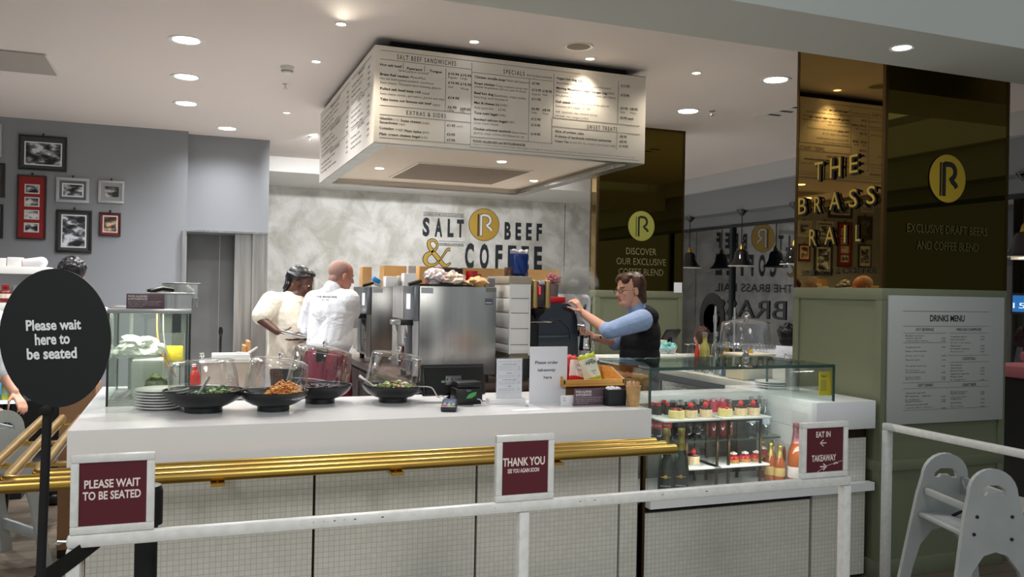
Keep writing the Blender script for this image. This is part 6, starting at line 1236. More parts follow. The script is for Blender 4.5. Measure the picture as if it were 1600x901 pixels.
skin_l = mat('light_skin', (222, 168, 142), .5, sss=.12); skin_r = mat('ruddy_skin', (196, 134, 116), .5, sss=.12); skin_d = mat('dark_skin', (84, 54, 40), .42, sss=.05)
lip_l = mat('lip_pink', (186, 110, 100), .4); lip_d = mat('lip_dark', (70, 40, 36), .4)
hair_b = noise_mat('brown_hair', (58, 36, 26), (92, 60, 42), 30, 4, .45, 0, (1, 1, .15)); hair_k = noise_mat('black_hair', (16, 15, 16), (34, 32, 33), 40, 3, .4, 0, (1, 1, .2)); hair_g = noise_mat('shaved_grey_hair', (150, 116, 106), (168, 132, 120), 120, 2, .7)
shirt_w = noise_mat('white_cotton', (234, 236, 240), (226, 228, 234), 4, 3, .8); shirt_c = noise_mat('cream_cotton', (236, 228, 210), (226, 218, 200), 4, 3, .8); shirt_b = noise_mat('pale_blue_cotton', (150, 174, 216), (164, 188, 226), 5, 3, .8)
vest_k = noise_mat('black_fleece', (16, 17, 20), (24, 25, 29), 60, 2, .9); trous = mat('black_trousers', (22, 22, 26), .85); apron_m = noise_mat('burgundy_apron', (116, 22, 46), (104, 18, 40), 6, 2, .8)
def wrinkle(m, sc=9, st=.5):
    N, L, B = nodes(m); tc = N.new('ShaderNodeTexCoord'); nz = N.new('ShaderNodeTexNoise'); nz.inputs['Scale'].default_value = sc; nz.inputs['Detail'].default_value = 3; nz.inputs['Distortion'].default_value = 1.2
    bp = N.new('ShaderNodeBump'); bp.inputs['Strength'].default_value = st; bp.inputs['Distance'].default_value = .03; L.new(tc.outputs['Object'], nz.inputs['Vector']); L.new(nz.outputs['Fac'], bp.inputs['Height']); L.new(bp.outputs[0], B.inputs['Normal'])
for m_ in (shirt_w, shirt_c, shirt_b): wrinkle(m_)
# --- barista at the coffee machine, facing left
Yw = 5.33
wp = PY(995, 560, Yw); wpel = Vector((wp.x, Yw, 0)); fw = (-1, -.05, 0)
t = thing('person', 'person in glasses, black gilet and blue shirt steaming milk at the coffee machine', 'person', (wp.x, Yw, 0))
hc = PY(984, 453, Yw); b = MB(); L_, Rm = head_parts(b, hc, (-1, -.06, -.10), skin_l)
shN, shF = PY(1003, 500, Yw-.17), PY(999, 500, Yw+.17)
elN, wrN = PY(951, 517, Yw-.24), PY(911, 489, Yw-.06); elF, wrF = PY(962, 535, Yw+.15), PY(929, 527, Yw+.10)
limb(b, [shN, elN, wrN], (.048, .042, .027), skin_l); limb(b, [shF, elF, wrF], (.046, .040, .026), skin_l)
hand_parts(b, wrN, PY(899, 469, Yw-.04)-wrN, Vector((-.5, .75, -.3)), skin_l, .95, .95, 1); hand_parts(b, wrF, PY(914, 521, Yw+.10)-wrF, Vector((0, -1, .1)), skin_l, .55, .95, -1)
chest = PY(999, 522, Yw); b.sph(chest, (.11, .15, .17), skin_l); b.sph((wp.x, Yw, 1.0), (.12, .16, .15), skin_l); b.cap(chest, (wp.x, Yw, 1.0), .10, .11, skin_l); legs(b, wpel, fw, skin_l, (.08, .052, .04))
fuse(b, 'body', .0046, t, 4, face_paint(L_, 1, lip_l, hair_b)); eyes(L_, t, mat('iris_brown', (60, 40, 28), .2))
f, s, u = frame((-1, -.06, -.10)); L2 = lambda p: hc+f*p[0]+s*p[1]+u*p[2]; RmH = Matrix((f, s, u)).transposed()
b = MB()
for p, r in (((-.034, 0, .04), (.098, .088, .09)), ((.03, 0, .098), (.062, .064, .030)), ((-.062, 0, -.035), (.052, .072, .07)), ((-.03, .066, .0), (.03, .018, .05)), ((-.03, -.066, .0), (.03, .018, .05)), ((.055, .04, .075), (.03, .03, .03)), ((.055, -.04, .075), (.03, .03, .03)), ((-.07, 0, -.085), (.04, .06, .04))): b.sph(L2(p), r, hair_b, RmH)
rr = random.Random(3)
for i in range(70):
    a = rr.uniform(-1.4, 1.4); z_ = rr.uniform(-.02, .11); q0 = L2((-.036-.082*math.cos(a)*.9, .082*math.sin(a), z_)); b.cap(q0, q0-u*rr.uniform(.05, .1)-f*.008, .007, .003, hair_b, 6)
fuse(b, 'hair', .005, t, 2)
b = MB(); gm = mat('dark_spectacle_frame', (30, 26, 28), .3)
for q in (-1, 1): cc_ = L2((.097, q*.034, .0)); b.tube([cc_+s*.023*math.cos(a)+u*.017*math.sin(a) for a in [2*math.pi*i/20 for i in range(21)]], .0022, gm, 6); b.tube([L2((.096, q*.057, .004)), L2((.05, q*.074, .006)), L2((-.01, q*.081, .006))], .002, gm, 6)
b.tube([L2((.1, -.012, .004)), L2((.106, 0, .008)), L2((.1, .012, .004))], .002, gm, 6); part('glasses', b, t)
b = MB(); limb(b, [shN, elN], (.078, .056), shirt_b); b.cap(elN, elN+(wrN-elN)*.10, .053, .051, shirt_b); limb(b, [shF, elF], (.08, .06), shirt_b); b.sph(chest+ZV*.03, (.118, .14, .155), shirt_b); b.cap(L2((-.05, 0, -.16)), L2((-.045, 0, -.125)), .074, .066, shirt_b); fuse(b, 'shirt', .007, t, 5)
b = MB(); b.sph(chest+Vector((.016, 0, .0)), (.128, .168, .178), vest_k)
for q in range(6): zq = chest.z-.06-.09*q; b.sph((chest.x+.008-.003*q, Yw, zq), (.136+.002*q, .168, .13), vest_k, None, 24, 14)
b.cap(chest+Vector((.035, -.09, .13)), chest+Vector((.055, 0, .145)), .062, .066, vest_k); b.cap(chest+Vector((.035, .09, .13)), chest+Vector((.055, 0, .145)), .062, .066, vest_k)
fuse(b, 'gilet', .007, t, 5)
b = MB(); legs(b, wpel, fw, trous, (.105, .075, .06)); b.sph((wp.x, Yw, .92), (.125, .165, .13), trous); fuse(b, 'trousers', .009, t); shoes(t, wpel, fw)
# milk jug in the far hand
jp = PY(914, 536, Yw+.06); tj = thing('milk_jug', 'steel milk jug held by the barista under the steam wand', 'jug', jp-ZV*.05); b = MB(); b.lathe([(0, 0), (.042, 0), (.046, .015), (.04, .06), (.038, .1), (.042, .108), (.036, .1), (.038, .06), (.043, .016), (0, .006)], jp-ZV*.05, chrome, 28); part('body', b, tj); b = MB(); b.tube([jp+Vector((.04, 0, .035)), jp+Vector((.072, -.005, .03)), jp+Vector((.07, -.005, -.02)), jp+Vector((.042, 0, -.03))], .005, chrome, 8); part('handle', b, tj)
# --- bald chef with his back turned
Ym = 6.5; fwd = Vector((.80, .60, 0)).normalized(); rt = Vector((fwd.y, -fwd.x, 0)); mp = PY(512, 545, Ym); mpel = Vector((mp.x, Ym, 0))
t = thing('person', 'bald person in white chef jacket and burgundy apron, back turned, by the ovens', 'person', (mp.x, Ym, 0))
hc = PY(534, 431, Ym); b = MB(); hf = (.93, .22, -.22); L_, Rm = head_parts(b, hc, hf, skin_r, k=.95)
shL, shR = PY(492, 470, Ym+.14), PY(545, 469, Ym-.10); elL, wrL = PY(478, 508, Ym+.22), PY(497, 533, Ym+.36); elR, wrR = PY(553, 500, Ym+.04), Vector((1.24, Ym+.30, 1.36))
limb(b, [shL, elL, wrL], (.055, .045, .03), skin_r); limb(b, [shR, elR, wrR], (.055, .045, .03), skin_r); hand_parts(b, wrL, fwd, -ZV, skin_r, .5, 1); hand_parts(b, wrR, Vector((.15, 1, 0)), -ZV, skin_r, .5, .9)
ch = PY(519, 490, Ym+.02); Rt = Matrix((rt, fwd, ZV)).transposed(); b.sph(ch, (.15, .095, .18), skin_r, Rt); b.sph((mp.x, Ym, 1.05), (.14, .10, .14), skin_r, Rt); b.cap(ch, (mp.x, Ym, 1.05), .09, .095, skin_r); legs(b, mpel, fwd, skin_r)
fuse(b, 'body', .005, t, 4, face_paint(L_, .95, lip_l, skin_r)); eyes(L_, t, MATS['iris_brown'], .95)
f, s, u = frame(hf); b = MB(); b.sph(hc+.95*(f*-.022+u*.036), (.0945, .0755, .083), hair_g, Matrix((f, s, u)).transposed(), 24, 16); b.sph(hc+.95*(f*-.06+u*-.03), (.04, .055, .05), hair_g, Matrix((f, s, u)).transposed()); fuse(b, 'hair', .005, t, 3)
b = MB(); b.sph(ch+ZV*.02, (.205, .14, .2), shirt_w, Rt); b.cap(shL, shR, .085, .085, shirt_w); b.cap(ch-ZV*.02-rt*.07, Vector((mp.x, Ym, 1.16))-rt*.06, .125, .115, shirt_w); b.cap(ch-ZV*.02+rt*.07, Vector((mp.x, Ym, 1.16))+rt*.06, .125, .115, shirt_w); b.sph((mp.x, Ym, 1.15), (.18, .13, .08), shirt_w, Rt)
b.sph(ch-ZV*.18, (.19, .135, .17), shirt_w, Rt); limb(b, [shL, elL], (.084, .07), shirt_w); b.cap(elL, elL+(wrL-elL)*.35, .07, .062, shirt_w); limb(b, [shR, elR, elR+(wrR-elR)*.6], (.08, .062, .055), shirt_w); nk = hc+.95*(f*-.045+u*-.15); b.cap(nk, ch+ZV*.15, .07, .09, shirt_w)
jk = fuse(b, 'chef_jacket', .007, t, 5)
b = MB(); b.cap(nk+ZV*.0, nk+ZV*.03, .071, .069, shirt_w); fuse(b, 'collar', .006, t, 2)
b = MB()   # printed name across the shoulders, laid onto the jacket
dg = bpy.context.evaluated_depsgraph_get(); bpy.context.view_layer.update()
def lay_text(ob, s, xl, xr, y, hpx, yo):
    q = MB(); n_ = (PY(xr, y, Ym)-PY(xl, y, Ym)); P0 = PY(xl, y, Ym-.4); P1 = PY(xr, y, Ym-.4); q.text(s, P0, P1-P0, ZV, hpx/pxm(P0), ink, width=(P1-P0).length, bold=.02)
    mw = wm(ob).inverted()
    for v in q.bm.verts:
        d = (v.co-EYE).normalized(); hit, loc, nor, idx = ob.ray_cast(mw @ EYE, (mw.to_3x3() @ d).normalized())
        if hit: v.co = (wm(ob) @ loc)-d*.004
    part('lettering', q, t)
lay_text(jk, 'THE BRASS RAIL', 494, 527, 464.5, 2.8, 0); lay_text(jk, 'EST 1980', 503, 514, 469, 1.8, 0)
b = MB(); limb(b, [Vector((mp.x, Ym, 1.03)), Vector((mp.x, Ym, .75))], (.15, .17), apron_m)
for q in (-1, 1): b.cap(Vector((mp.x, Ym, 1.02))+rt*q*.075, Vector((mp.x, Ym, .72))+rt*q*.09, .125, .13, apron_m)
fuse(b, 'apron', .008, t, 4); b = MB(); pk = PY(501, 550, Ym-.15); b.cbox(pk+Vector((.01, .0, -.02)), (.10, .012, .10), black_m, .003, RZ(20)); part('apron_pocket', b, t)
b = MB(); legs(b, mpel, fwd, trous, (.10, .075, .06)); b.sph((mp.x, Ym, .95), (.15, .12, .12), trous, Rt); fuse(b, 'trousers', .009, t); shoes(t, mpel, fwd)
# --- kitchen hand with tied-back hair holding plates
Yk = 7.0; kp = PY(448, 560, Yk); kpel = Vector((kp.x, Yk, 0)); fwd = Vector((.86, -.42, 0)).normalized(); rt = Vector((fwd.y, -fwd.x, 0))
t = thing('person', 'person with tied back black hair and cream top, looking down at the plates in hand', 'person', (kp.x, Yk, 0))
hc = PY(470, 441, Yk); hf = (.88, -.25, -.42); b = MB(); L_, Rm = head_parts(b, hc, hf, skin_d, k=1.0)
shR, shL = PY(424, 472, Yk-.10), PY(481, 473, Yk+.14); elR, wrR = PY(406, 497, Yk-.20), PY(433, 518, Yk-.30); elL, wrL = PY(482, 508, Yk+.02), PY(476, 527, Yk-.20)
limb(b, [shR, elR, wrR], (.05, .042, .028), skin_d); limb(b, [shL, elL, wrL], (.05, .042, .028), skin_d)
hand_parts(b, wrR, Vector((.85, -.1, -.12)), Vector((0, .1, 1)), skin_d, .18, 1.0, 1); hand_parts(b, wrL, Vector((-.8, -.3, -.15)), Vector((0, .1, 1)), skin_d, .2, .95, -1)
ch = PY(449, 498, Yk); Rt = Matrix((rt, fwd, ZV)).transposed(); b.sph(ch, (.16, .11, .19), skin_d, Rt); b.sph((kp.x, Yk, 1.0), (.15, .12, .16), skin_d, Rt); b.cap(ch, (kp.x, Yk, 1.0), .11, .115, skin_d); legs(b, kpel, fwd, skin_d); b.cap(hc+Vector((-.02, 0, -.1)), ch+ZV*.15, .055, .06, skin_d)
fuse(b, 'body', .005, t, 4, face_paint(L_, 1, lip_d, hair_k)); eyes(L_, t, mat('iris_dark', (24, 16, 14), .2))
f, s, u = frame(hf); RmH = Matrix((f, s, u)).transposed(); L2 = lambda p: hc+f*p[0]+s*p[1]+u*p[2]; b = MB(); b.sph(L2((-.03, 0, .05)), (.098, .085, .083), hair_k, RmH, 24, 16); b.sph(L2((.03, 0, .095)), (.055, .06, .03), hair_k, RmH)
rr = random.Random(5)
for i in range(26):
    a = rr.uniform(-1, 1); p0 = L2((-.12, a*.035, .02+rr.uniform(-.02, .02))); p1 = PY(449+rr.uniform(-3, 3), 447+rr.uniform(-6, 6), Yk+rr.uniform(-.03, .03)); p2 = p1+Vector((-.02, 0, -.035)); b.cap(p0, p1, .011, .010, hair_k, 6); b.cap(p1, p2, .010, .006, hair_k, 6)
for i in range(30):
    a = rr.uniform(-1.3, 1.3); p0 = L2((.05, a*.05, .10-.02*abs(a))); p1 = L2((-.03, a*.085, .10-.05*abs(a))); p2 = L2((-.11, a*.05, .03)); b.cap(p0, p1, .009, .010, hair_k, 6); b.cap(p1, p2, .010, .011, hair_k, 6)
fuse(b, 'hair', .005, t, 2)
b = MB(); b.sph(L2((.068, 0, -.108)), (.03, .032, .022), hair_k, RmH); fuse(b, 'beard', .004, t, 3)
b = MB(); b.sph(ch+ZV*.0, (.19, .135, .2), shirt_c, Rt); b.cap(shR, shL, .08, .08, shirt_c); b.cap(ch-ZV*.02-rt*.06, Vector((kp.x, Yk, .99))-rt*.08, .125, .13, shirt_c); b.cap(ch-ZV*.02+rt*.06, Vector((kp.x, Yk, .99))+rt*.07, .125, .13, shirt_c); limb(b, [shR, shR+(elR-shR)*.82], (.088, .078), shirt_c); limb(b, [shL, shL+(elL-shL)*.75], (.085, .075), shirt_c); b.cap(hc+Vector((-.03, 0, -.15)), ch+ZV*.14, .072, .09, shirt_c); fuse(b, 'tunic', .007, t, 5)
b = MB(); legs(b, kpel, fwd, trous, (.10, .075, .06)); b.sph((kp.x, Yk, .94), (.15, .12, .12), trous, Rt); fuse(b, 'trousers', .009, t); shoes(t, kpel, fwd)
pc = PY(458, 524.5, Yk-.36); tp = plate('held_plate', pc-ZV*.006, .098, 'white plate held by the kitchen hand, the lower of two', 'held plates', RY(14)); dup(tp, tp.location+ZV*.014, None, 'white plate held by the kitchen hand, the upper of two')
# --- partly hidden people
def simple_person(px, py, Y, fwd, hair, skin, top, label, sh_drop=.26, sit=False, arms=None, chest=None):
    hc = PY(px, py, Y); fwd = Vector(fwd).normalized(); rt = Vector((fwd.y, -fwd.x, 0)); t = thing('person', label, 'person', (hc.x, Y, 0 if not sit else .0)); b = MB(); L_, Rm = head_parts(b, hc, fwd, skin)
    ch = chest if chest is not None else hc-ZV*.42-fwd*.03; Rt = Matrix((rt, fwd, ZV)).transposed(); pz = .95 if not sit else .55; b.sph(ch, (.16, .11, .2), skin, Rt); b.cap(ch, (ch.x, ch.y, max(pz, ch.z-.45, .3 if sit else 0)), .11, .12, skin); pel = Vector((ch.x, ch.y, 0))
    A = arms or [(ch+rt*.2+ZV*.12, ch+rt*.23-ZV*.14+fwd*.05, ch+rt*.17-ZV*.3+fwd*.22), (ch-rt*.2+ZV*.12, ch-rt*.23-ZV*.14+fwd*.05, ch-rt*.17-ZV*.3+fwd*.22)]
    for i, (sh, el, wr) in enumerate(A): limb(b, [sh, el, wr], (.05, .042, .028), skin); hand_parts(b, wr, wr-el, -ZV, skin, .5, 1, 1 if i else -1)
    if not sit: legs(b, pel, fwd, skin)
    else:
        for q in (-1, 1): h = Vector((ch.x, ch.y, .55))+rt*q*.09; kn = h+fwd*.4; limb(b, [h, kn, kn-ZV*.45], (.08, .055, .045), skin)
    fuse(b, 'body', .006, t, 4, face_paint(L_, 1, lip_l if skin is not skin_d else lip_d, hair)); eyes(L_, t, MATS['iris_brown'])
    f, s, u = frame(fwd); RmH = Matrix((f, s, u)).transposed(); b = MB(); b.sph(hc+f*-.035+u*.045, (.103, .09, .092), hair, RmH); b.sph(hc+f*-.06+u*-.03, (.05, .07, .06), hair, RmH); rr = random.Random(int(px))
    for i in range(70): a = rr.uniform(-2.2, 2.2); e = rr.uniform(.0, 1.5); q = hc+f*(-.035-.098*math.cos(a)*math.cos(e))+s*.086*math.sin(a)*math.cos(e)+u*(.045+.09*math.sin(e)); b.sph(q, .013, hair, u=8, v=6)
    fuse(b, 'hair', .006, t, 2)
    b = MB(); b.sph(ch, (.19, .135, .2), top, Rt); b.cap(ch+rt*.17+ZV*.13, ch-rt*.17+ZV*.13, .08, .08, top); b.cap(ch-rt*.06, Vector((ch.x, ch.y, max(pz, ch.z-.4)))-rt*.06, .125, .13, top); b.cap(ch+rt*.06, Vector((ch.x, ch.y, max(pz, ch.z-.4)))+rt*.06, .125, .13, top)
    for (sh, el, wr) in A: limb(b, [sh, el], (.085, .068), top)
    fuse(b, 'shirt', .008, t, 5); b = MB()
    if not sit: legs(b, pel, fwd, trous, (.105, .075, .06))
    else:
        for q in (-1, 1): h = Vector((ch.x, ch.y, .55))+rt*q*.09; kn = h+fwd*.4; limb(b, [h, kn, kn-ZV*.45], (.1, .075, .06), trous)
    b.sph((ch.x, ch.y, pz-.02), (.155, .125, .13), trous, Rt); fuse(b, 'trousers', .01, t)
    if not sit: shoes(t, pel, fwd)
    return t, ch
simple_person(111, 431, 6.85, (-.3, 1, 0), hair_k, skin_r, shirt_w, 'person with dark curly hair mostly hidden behind the oval sign')
hx = PY(-42, 470, 6.35); c0 = hx-ZV*.42
simple_person(-42, 470, 6.35, (.9, -.35, -.2), hair_b, skin_l, shirt_w, 'person in white at the left edge of the view, reaching down past the oval sign', arms=[(PY(-4, 505, 6.17), PY(2, 580, 6.12), PY(22, 612, 6.05)), (c0+Vector((-.1, .2, .1)), c0+Vector((-.1, .25, -.15)), c0+Vector((.1, .2, -.3)))])
simple_person(1095, 528, 8.6, (.2, 1, 0), hair_b, skin_l, black_m, 'seated person with brown hair behind the oil bottles, only the head showing', sit=True)
simple_person(1232, 527, 6.6, (.75, .5, 0), hair_k, skin_r, shirt_w, 'seated person in a white shirt with dark hair, beside the front column edge', sit=True, chest=PY(1216, 574, 6.6))
# ---------------------------------------------------------------- pictures on the grey wall
def bw_print(name, seed, a=(20, 22, 24), c=(214, 216, 218)):
    m = noise_mat(name, a, c, 7, 6, .5, lo=.42, hi=.60, mid=(96, 98, 100)); N, L, B = nodes(m); mp = [n for n in N if n.type == 'MAPPING'][0]; mp.inputs['Location'].default_value = (seed*3.7, seed, seed*1.9); mp.inputs['Scale'].default_value = (1.3, 1, 2.2); return m
fk = mat('black_frame', (34, 33, 32), .4); fs_ = mat('silver_frame', (186, 188, 190), .35, .4); fd = mat('dark_wood_frame', (52, 34, 30), .4)
def picture(x0, y0, x1, y1, fw, frame_m, mat_m, prints, label, matw=None):
    Y = YW-.025; a = PY(x0, y1, Y); c = PY(x1, y0, Y); z1 = PY(x0, y0, Y).z; z0 = PY(x0, y1, Y).z; k = 1/pxm(a); w = fw*k
    t = thing('framed_picture', label, 'picture', ((a.x+c.x)/2, Y, z0), 'framed pictures on the grey wall'); X0, X1 = a.x, c.x
    b = MB()
    b.box((X0, Y, z0), (X1, YW-.0005, z0+w), frame_m, .003); b.box((X0, Y, z1-w), (X1, YW-.0005, z1), frame_m, .003); b.box((X0, Y, z0+w), (X0+w, YW-.0005, z1-w), frame_m, .003); b.box((X1-w, Y, z0+w), (X1, YW-.0005, z1-w), frame_m, .003); part('frame', b, t)
    b = MB(); b.box((X0+w, Y+.008, z0+w), (X1-w, YW-.002, z1-w), mat_m); part('mount', b, t)
    for i, (u0, v0, u1, v1, pm, edge) in enumerate(prints):
        W_, H_ = X1-X0, z1-z0; b = MB()
        if edge: e = .012; b.box((X0+u0*W_-e, Y+.0055, z0+v0*H_-e), (X0+u1*W_+e, Y+.008, z0+v1*H_+e), edge)
        b.box((X0+u0*W_, Y+.005, z0+v0*H_), (X0+u1*W_, Y+.0075, z0+v1*H_), pm); part('print', b, t)
    b = MB(); b.cyl(((X0+X1)/2, Y+.012, z1+.018), ((X0+X1)/2, YW-.001, z1+.018), .009, bronze, seg=10); b.box(((X0+X1)/2-.006, Y+.012, z1), ((X0+X1)/2+.006, YW-.002, z1+.02), bronze); part('hanger', b, t)
mk_dark = mat('dark_grey_mount', (66, 70, 70), .8); mk_red = mat('red_mount', (140, 34, 36), .7); mk_blue = mat('blue_grey_mount', (98, 106, 116), .8); mk_gr = mat('grey_mount', (156, 156, 154), .8); cream_e = mat('cream_edge', (216, 206, 196), .8); whe = mat('white_edge', (226, 226, 226), .7)
picture(28, 209, 105, 264, 3, fk, mk_dark, [(.15, .18, .87, .78, bw_print('market_scene', 1), whe)], 'dark framed black and white photograph at the top of the picture wall')
picture(25, 272, 73, 373, 2.5, fd, mk_red, [(.30, v, .72, v+.11, bw_print('small_view_%d' % i, 2+i), cream_e) for i, v in enumerate((.13, .33, .53, .73))], 'tall red mounted frame holding four small photographs')
picture(87, 276, 139.5, 315, 4.5, fs_, mk_blue, [(.22, .28, .79, .72, bw_print('arcade_view', 8), whe)], 'silver framed landscape photograph on a blue grey mount')
picture(153, 281, 194, 316, 3.5, fs_, mk_gr, [(.26, .27, .80, .74, bw_print('street_view', 9, (40, 40, 42), (190, 190, 190)), None)], 'small silver framed photograph on a pale grey mount')
picture(86.5, 326.5, 144, 394, 4, fk, mk_dark, [(.18, .15, .81, .86, bw_print('cafe_view', 10, (26, 28, 32), (226, 230, 240)), whe)], 'dark framed portrait shaped photograph on the picture wall')
picture(154.5, 331, 189, 368, 2.5, fd, mk_red, [(.22, .2, .80, .82, bw_print('colonnade_print', 11, (60, 30, 24), (224, 180, 130)), cream_e)], 'small red mounted frame with a warm toned print')
picture(-42, 190, 3, 242, 4, fs_, mk_gr, [(.2, .2, .8, .8, bw_print('edge_view', 12), None)], 'pale frame cut off by the left edge, highest of three')
picture(-40, 252, 8, 306, 3, fd, mk_dark, [(.2, .2, .8, .8, bw_print('edge_view_dark', 13, (20, 18, 18), (90, 84, 76)), None)], 'dark brown frame cut off by the left edge, middle of three')
picture(-40, 317, 5, 371, 4, fk, mat('white_mount', (214, 214, 214), .8), [(.2, .2, .8, .8, bw_print('edge_view_low', 14), None)], 'black frame with a white mount cut off by the left edge, lowest of three')
# ---------------------------------------------------------------- left background
Ysf = 7.6; s1 = PY(72, 415, Ysf); xL = -3.0
t = thing('wall_shelf_unit', 'white shelf unit under the pictures at the far left', 'shelf', (xL+.5, Ysf, 0)); za = PY(40, 416, Ysf).z; zb9 = PY(20, 473, Ysf).z
b = MB(); b.box((xL, Ysf, za-.06), (s1.x, Ysf+.4, za), white_paint, .003); part('top', b, t); b = MB(); b.box((xL, Ysf, zb9-.06), (s1.x-.01, Ysf+.4, zb9), white_paint, .003); part('shelf', b, t)
b = MB(); b.box((s1.x-.05, Ysf+.02, 0), (s1.x-.01, Ysf+.4, za-.06), white_paint); part('side', b, t); b = MB(); b.box((xL, Ysf+.36, 0), (s1.x-.05, Ysf+.4, za-.06), mat('pale_back', (190, 192, 196), .7)); part('back', b, t)
def pk3(px0, px1, py0, Y, m, label, cat, z, dep=.12, name='carton'): p0 = PY(px0, 400, Y); p1 = PY(px1, py0, Y); b = MB(); b.box((p0.x, Y, z), (p1.x, Y+dep, p1.z), m, .004); return solo(name, b, label, cat)
pk3(-12, 10, 403, Ysf+.03, white_paint, 'white carton on the shelf unit top, at the left edge', 'carton', za+.0005, name='white_carton'); pk3(11, 34, 402, Ysf+.03, white_paint, 'second white carton on the shelf unit top', 'carton', za+.0005, name='white_carton')
b = MB(); p = PY(56, 410, Ysf+.06); b.cap((p.x-.08, p.y, za+.03), (p.x+.04, p.y, za+.035), .03, .045, mat('white_cloth', (224, 222, 220), .8)); b.cyl((p.x-.15, p.y, za+.03), (p.x-.12, p.y, za+.03), .028, mat('blue_band', (50, 70, 180), .5)); b.cyl((p.x-.12, p.y, za+.03), (p.x-.09, p.y, za+.03), .028, mat('red_band', (190, 40, 50), .5)); solo('rolled_cloth', b, 'rolled white cloth bag with a red and blue end on the shelf unit', 'cloth')
for i, px in enumerate((5.5, 11)): c = PY(px, 470, Ysf+.06); bottle((c.x, Ysf+.06, zb9+.0005), PY(px, 445, Ysf+.06).z-zb9, .03, mat('chilli_sauce', (120, 30, 24), .2, coat=.4), mat('red_lid', (190, 24, 26), .4), 'small red topped sauce bottle on the lower shelf, %s of the pair' % ('left', 'right')[i], 'red topped sauce bottles', 'squat', (mat('cream_label', (226, 214, 196), .6), .25, .5), None, None, 'sauce_bottle')
c = PY(17, 470, Ysf+.1); b = MB(); b.lathe([(0, 0), (.04, 0), (.045, .14), (.04, .14), (.036, .005), (0, .005)], (c.x, Ysf+.1, zb9+.0005), acrylic, 24); solo('glass_jar', b, 'clear jar on the lower shelf beside the sauce bottles', 'jar')
# drinks fridge, timber panel and chair seen past the oval sign
Yd = 7.0; t = thing('drinks_fridge', 'open drinks fridge lit blue at the far left, below the white shelves', 'fridge', (-1.6, Yd, 0)); xr2 = PY(36, 620, Yd).x; zf = PY(20, 596, Yd).z; zs2 = PY(20, 626, Yd).z
fb = mat('fridge_black', (30, 32, 36), .5); b = MB(); b.box((xr2-1.0, Yd, 0), (xr2, Yd+.5, .1), fb); b.box((xr2-1.0, Yd+.46, .1), (xr2, Yd+.5, zf+.1), fb); b.box((xr2-.03, Yd, .1), (xr2, Yd+.46, zf+.1), fb); b.box((xr2-1, Yd, .1), (xr2-.97, Yd+.46, zf+.1), fb); b.box((xr2-.97, Yd, zf+.04), (xr2-.03, Yd+.46, zf+.1), fb); part('case', b, t)
b = MB(); b.box((xr2-.97, Yd+.45, zs2), (xr2-.03, Yd+.458, zf+.04), mat('blue_lit_panel', (60, 150, 220), .5, emit=.9)); part('light_panel', b, t)
for z in (zs2, zs2-.3): b = MB(); b.box((xr2-.97, Yd+.02, z-.02), (xr2-.03, Yd+.45, z), glass); b.box((xr2-.97, Yd+.01, z-.022), (xr2-.03, Yd+.02, z+.004), mat('shelf_light', (200, 230, 255), .5, emit=1.2)); part('shelf', b, t)
for i, (px, m_, sz_) in enumerate(((9, (228, 208, 30), 'yellow squeezy bottle standing at the front of the lit fridge shelf'), (27, (196, 40, 40), 'red bottle on the lit fridge shelf'))): c = PY(px, 622, Yd+.08); bottle((c.x, Yd+.08, zs2+.0008), .17 if not i else .13, .032, mat('juice_%d' % i, m_, .3, coat=.4), white, sz_, None, 'squat', (mat('pale_label', (200, 220, 180), .6), .2, .5), None, None, 'drink_bottle')
for i in range(4): c = PY(4+8.5*i, 660, Yd+.15); bottle((c.x, Yd+.15, zs2-.3+.0008), .26, .036, mat('dark_drink', (20, 26, 34), .15, coat=.5), black, 'dark bottle on the lower fridge shelf, %s from the left' % ('first', 'second', 'third', 'fourth')[i], 'dark bottles in the fridge', 'beer', (mat('navy_label', (40, 60, 90), .5), .2, .5), None, None, 'drink_bottle')
Yt2 = 5.42; p0 = PY(92, 655, Yt2); p1 = PY(166, 590, Yt2); b = MB(); wd2 = noise_mat('timber_panel', (134, 96, 66), (160, 118, 84), 3, 4, .5, 0, (1, 8, 1)); b.box((p0.x, Yt2, .05), (PY(150, 600, Yt2).x, Yt2+.35, PY(120, 604, Yt2).z), wd2, .006); b.box((p0.x, Yt2+.02, 0), (PY(150, 600, Yt2).x, Yt2+.33, .05), black); solo('timber_cabinet', b, 'timber cabinet behind the left end of the counter', 'cabinet')
Yc2 = 6.1; c = PY(56, 690, Yc2); t = thing('dining_chair', 'black dining chair beyond the brass rail at the left', 'chair', (c.x, Yc2, 0)); b = MB(); zz = PY(52, 634, Yc2).z
import itertools
b.prism([(-.17, 0), (.17, 0), (.19, .2), (.17, .33), (.1, .37), (-.1, .37), (-.17, .33), (-.19, .2)], (c.x, Yc2+.2, zz-.36), XV, ZV, -.02, black); part('backrest', b, t); b = MB(); b.box((c.x-.2, Yc2-.2, .44), (c.x+.2, Yc2+.22, .47), black, .01); part('seat', b, t)
for sx, sy in itertools.product((-1, 1), (-1, 1)): b = MB(); b.cyl((c.x+sx*.16, Yc2+sy*.17, .44), (c.x+sx*.2, Yc2+sy*.2, 0), .014, black, .01, 10); part('leg', b, t)
for sx in (-1, 1): b = MB(); b.cyl((c.x+sx*.15, Yc2+.2, .46), (c.x+sx*.15, Yc2+.21, zz-.3), .012, black, seg=10); part('back_post', b, t)
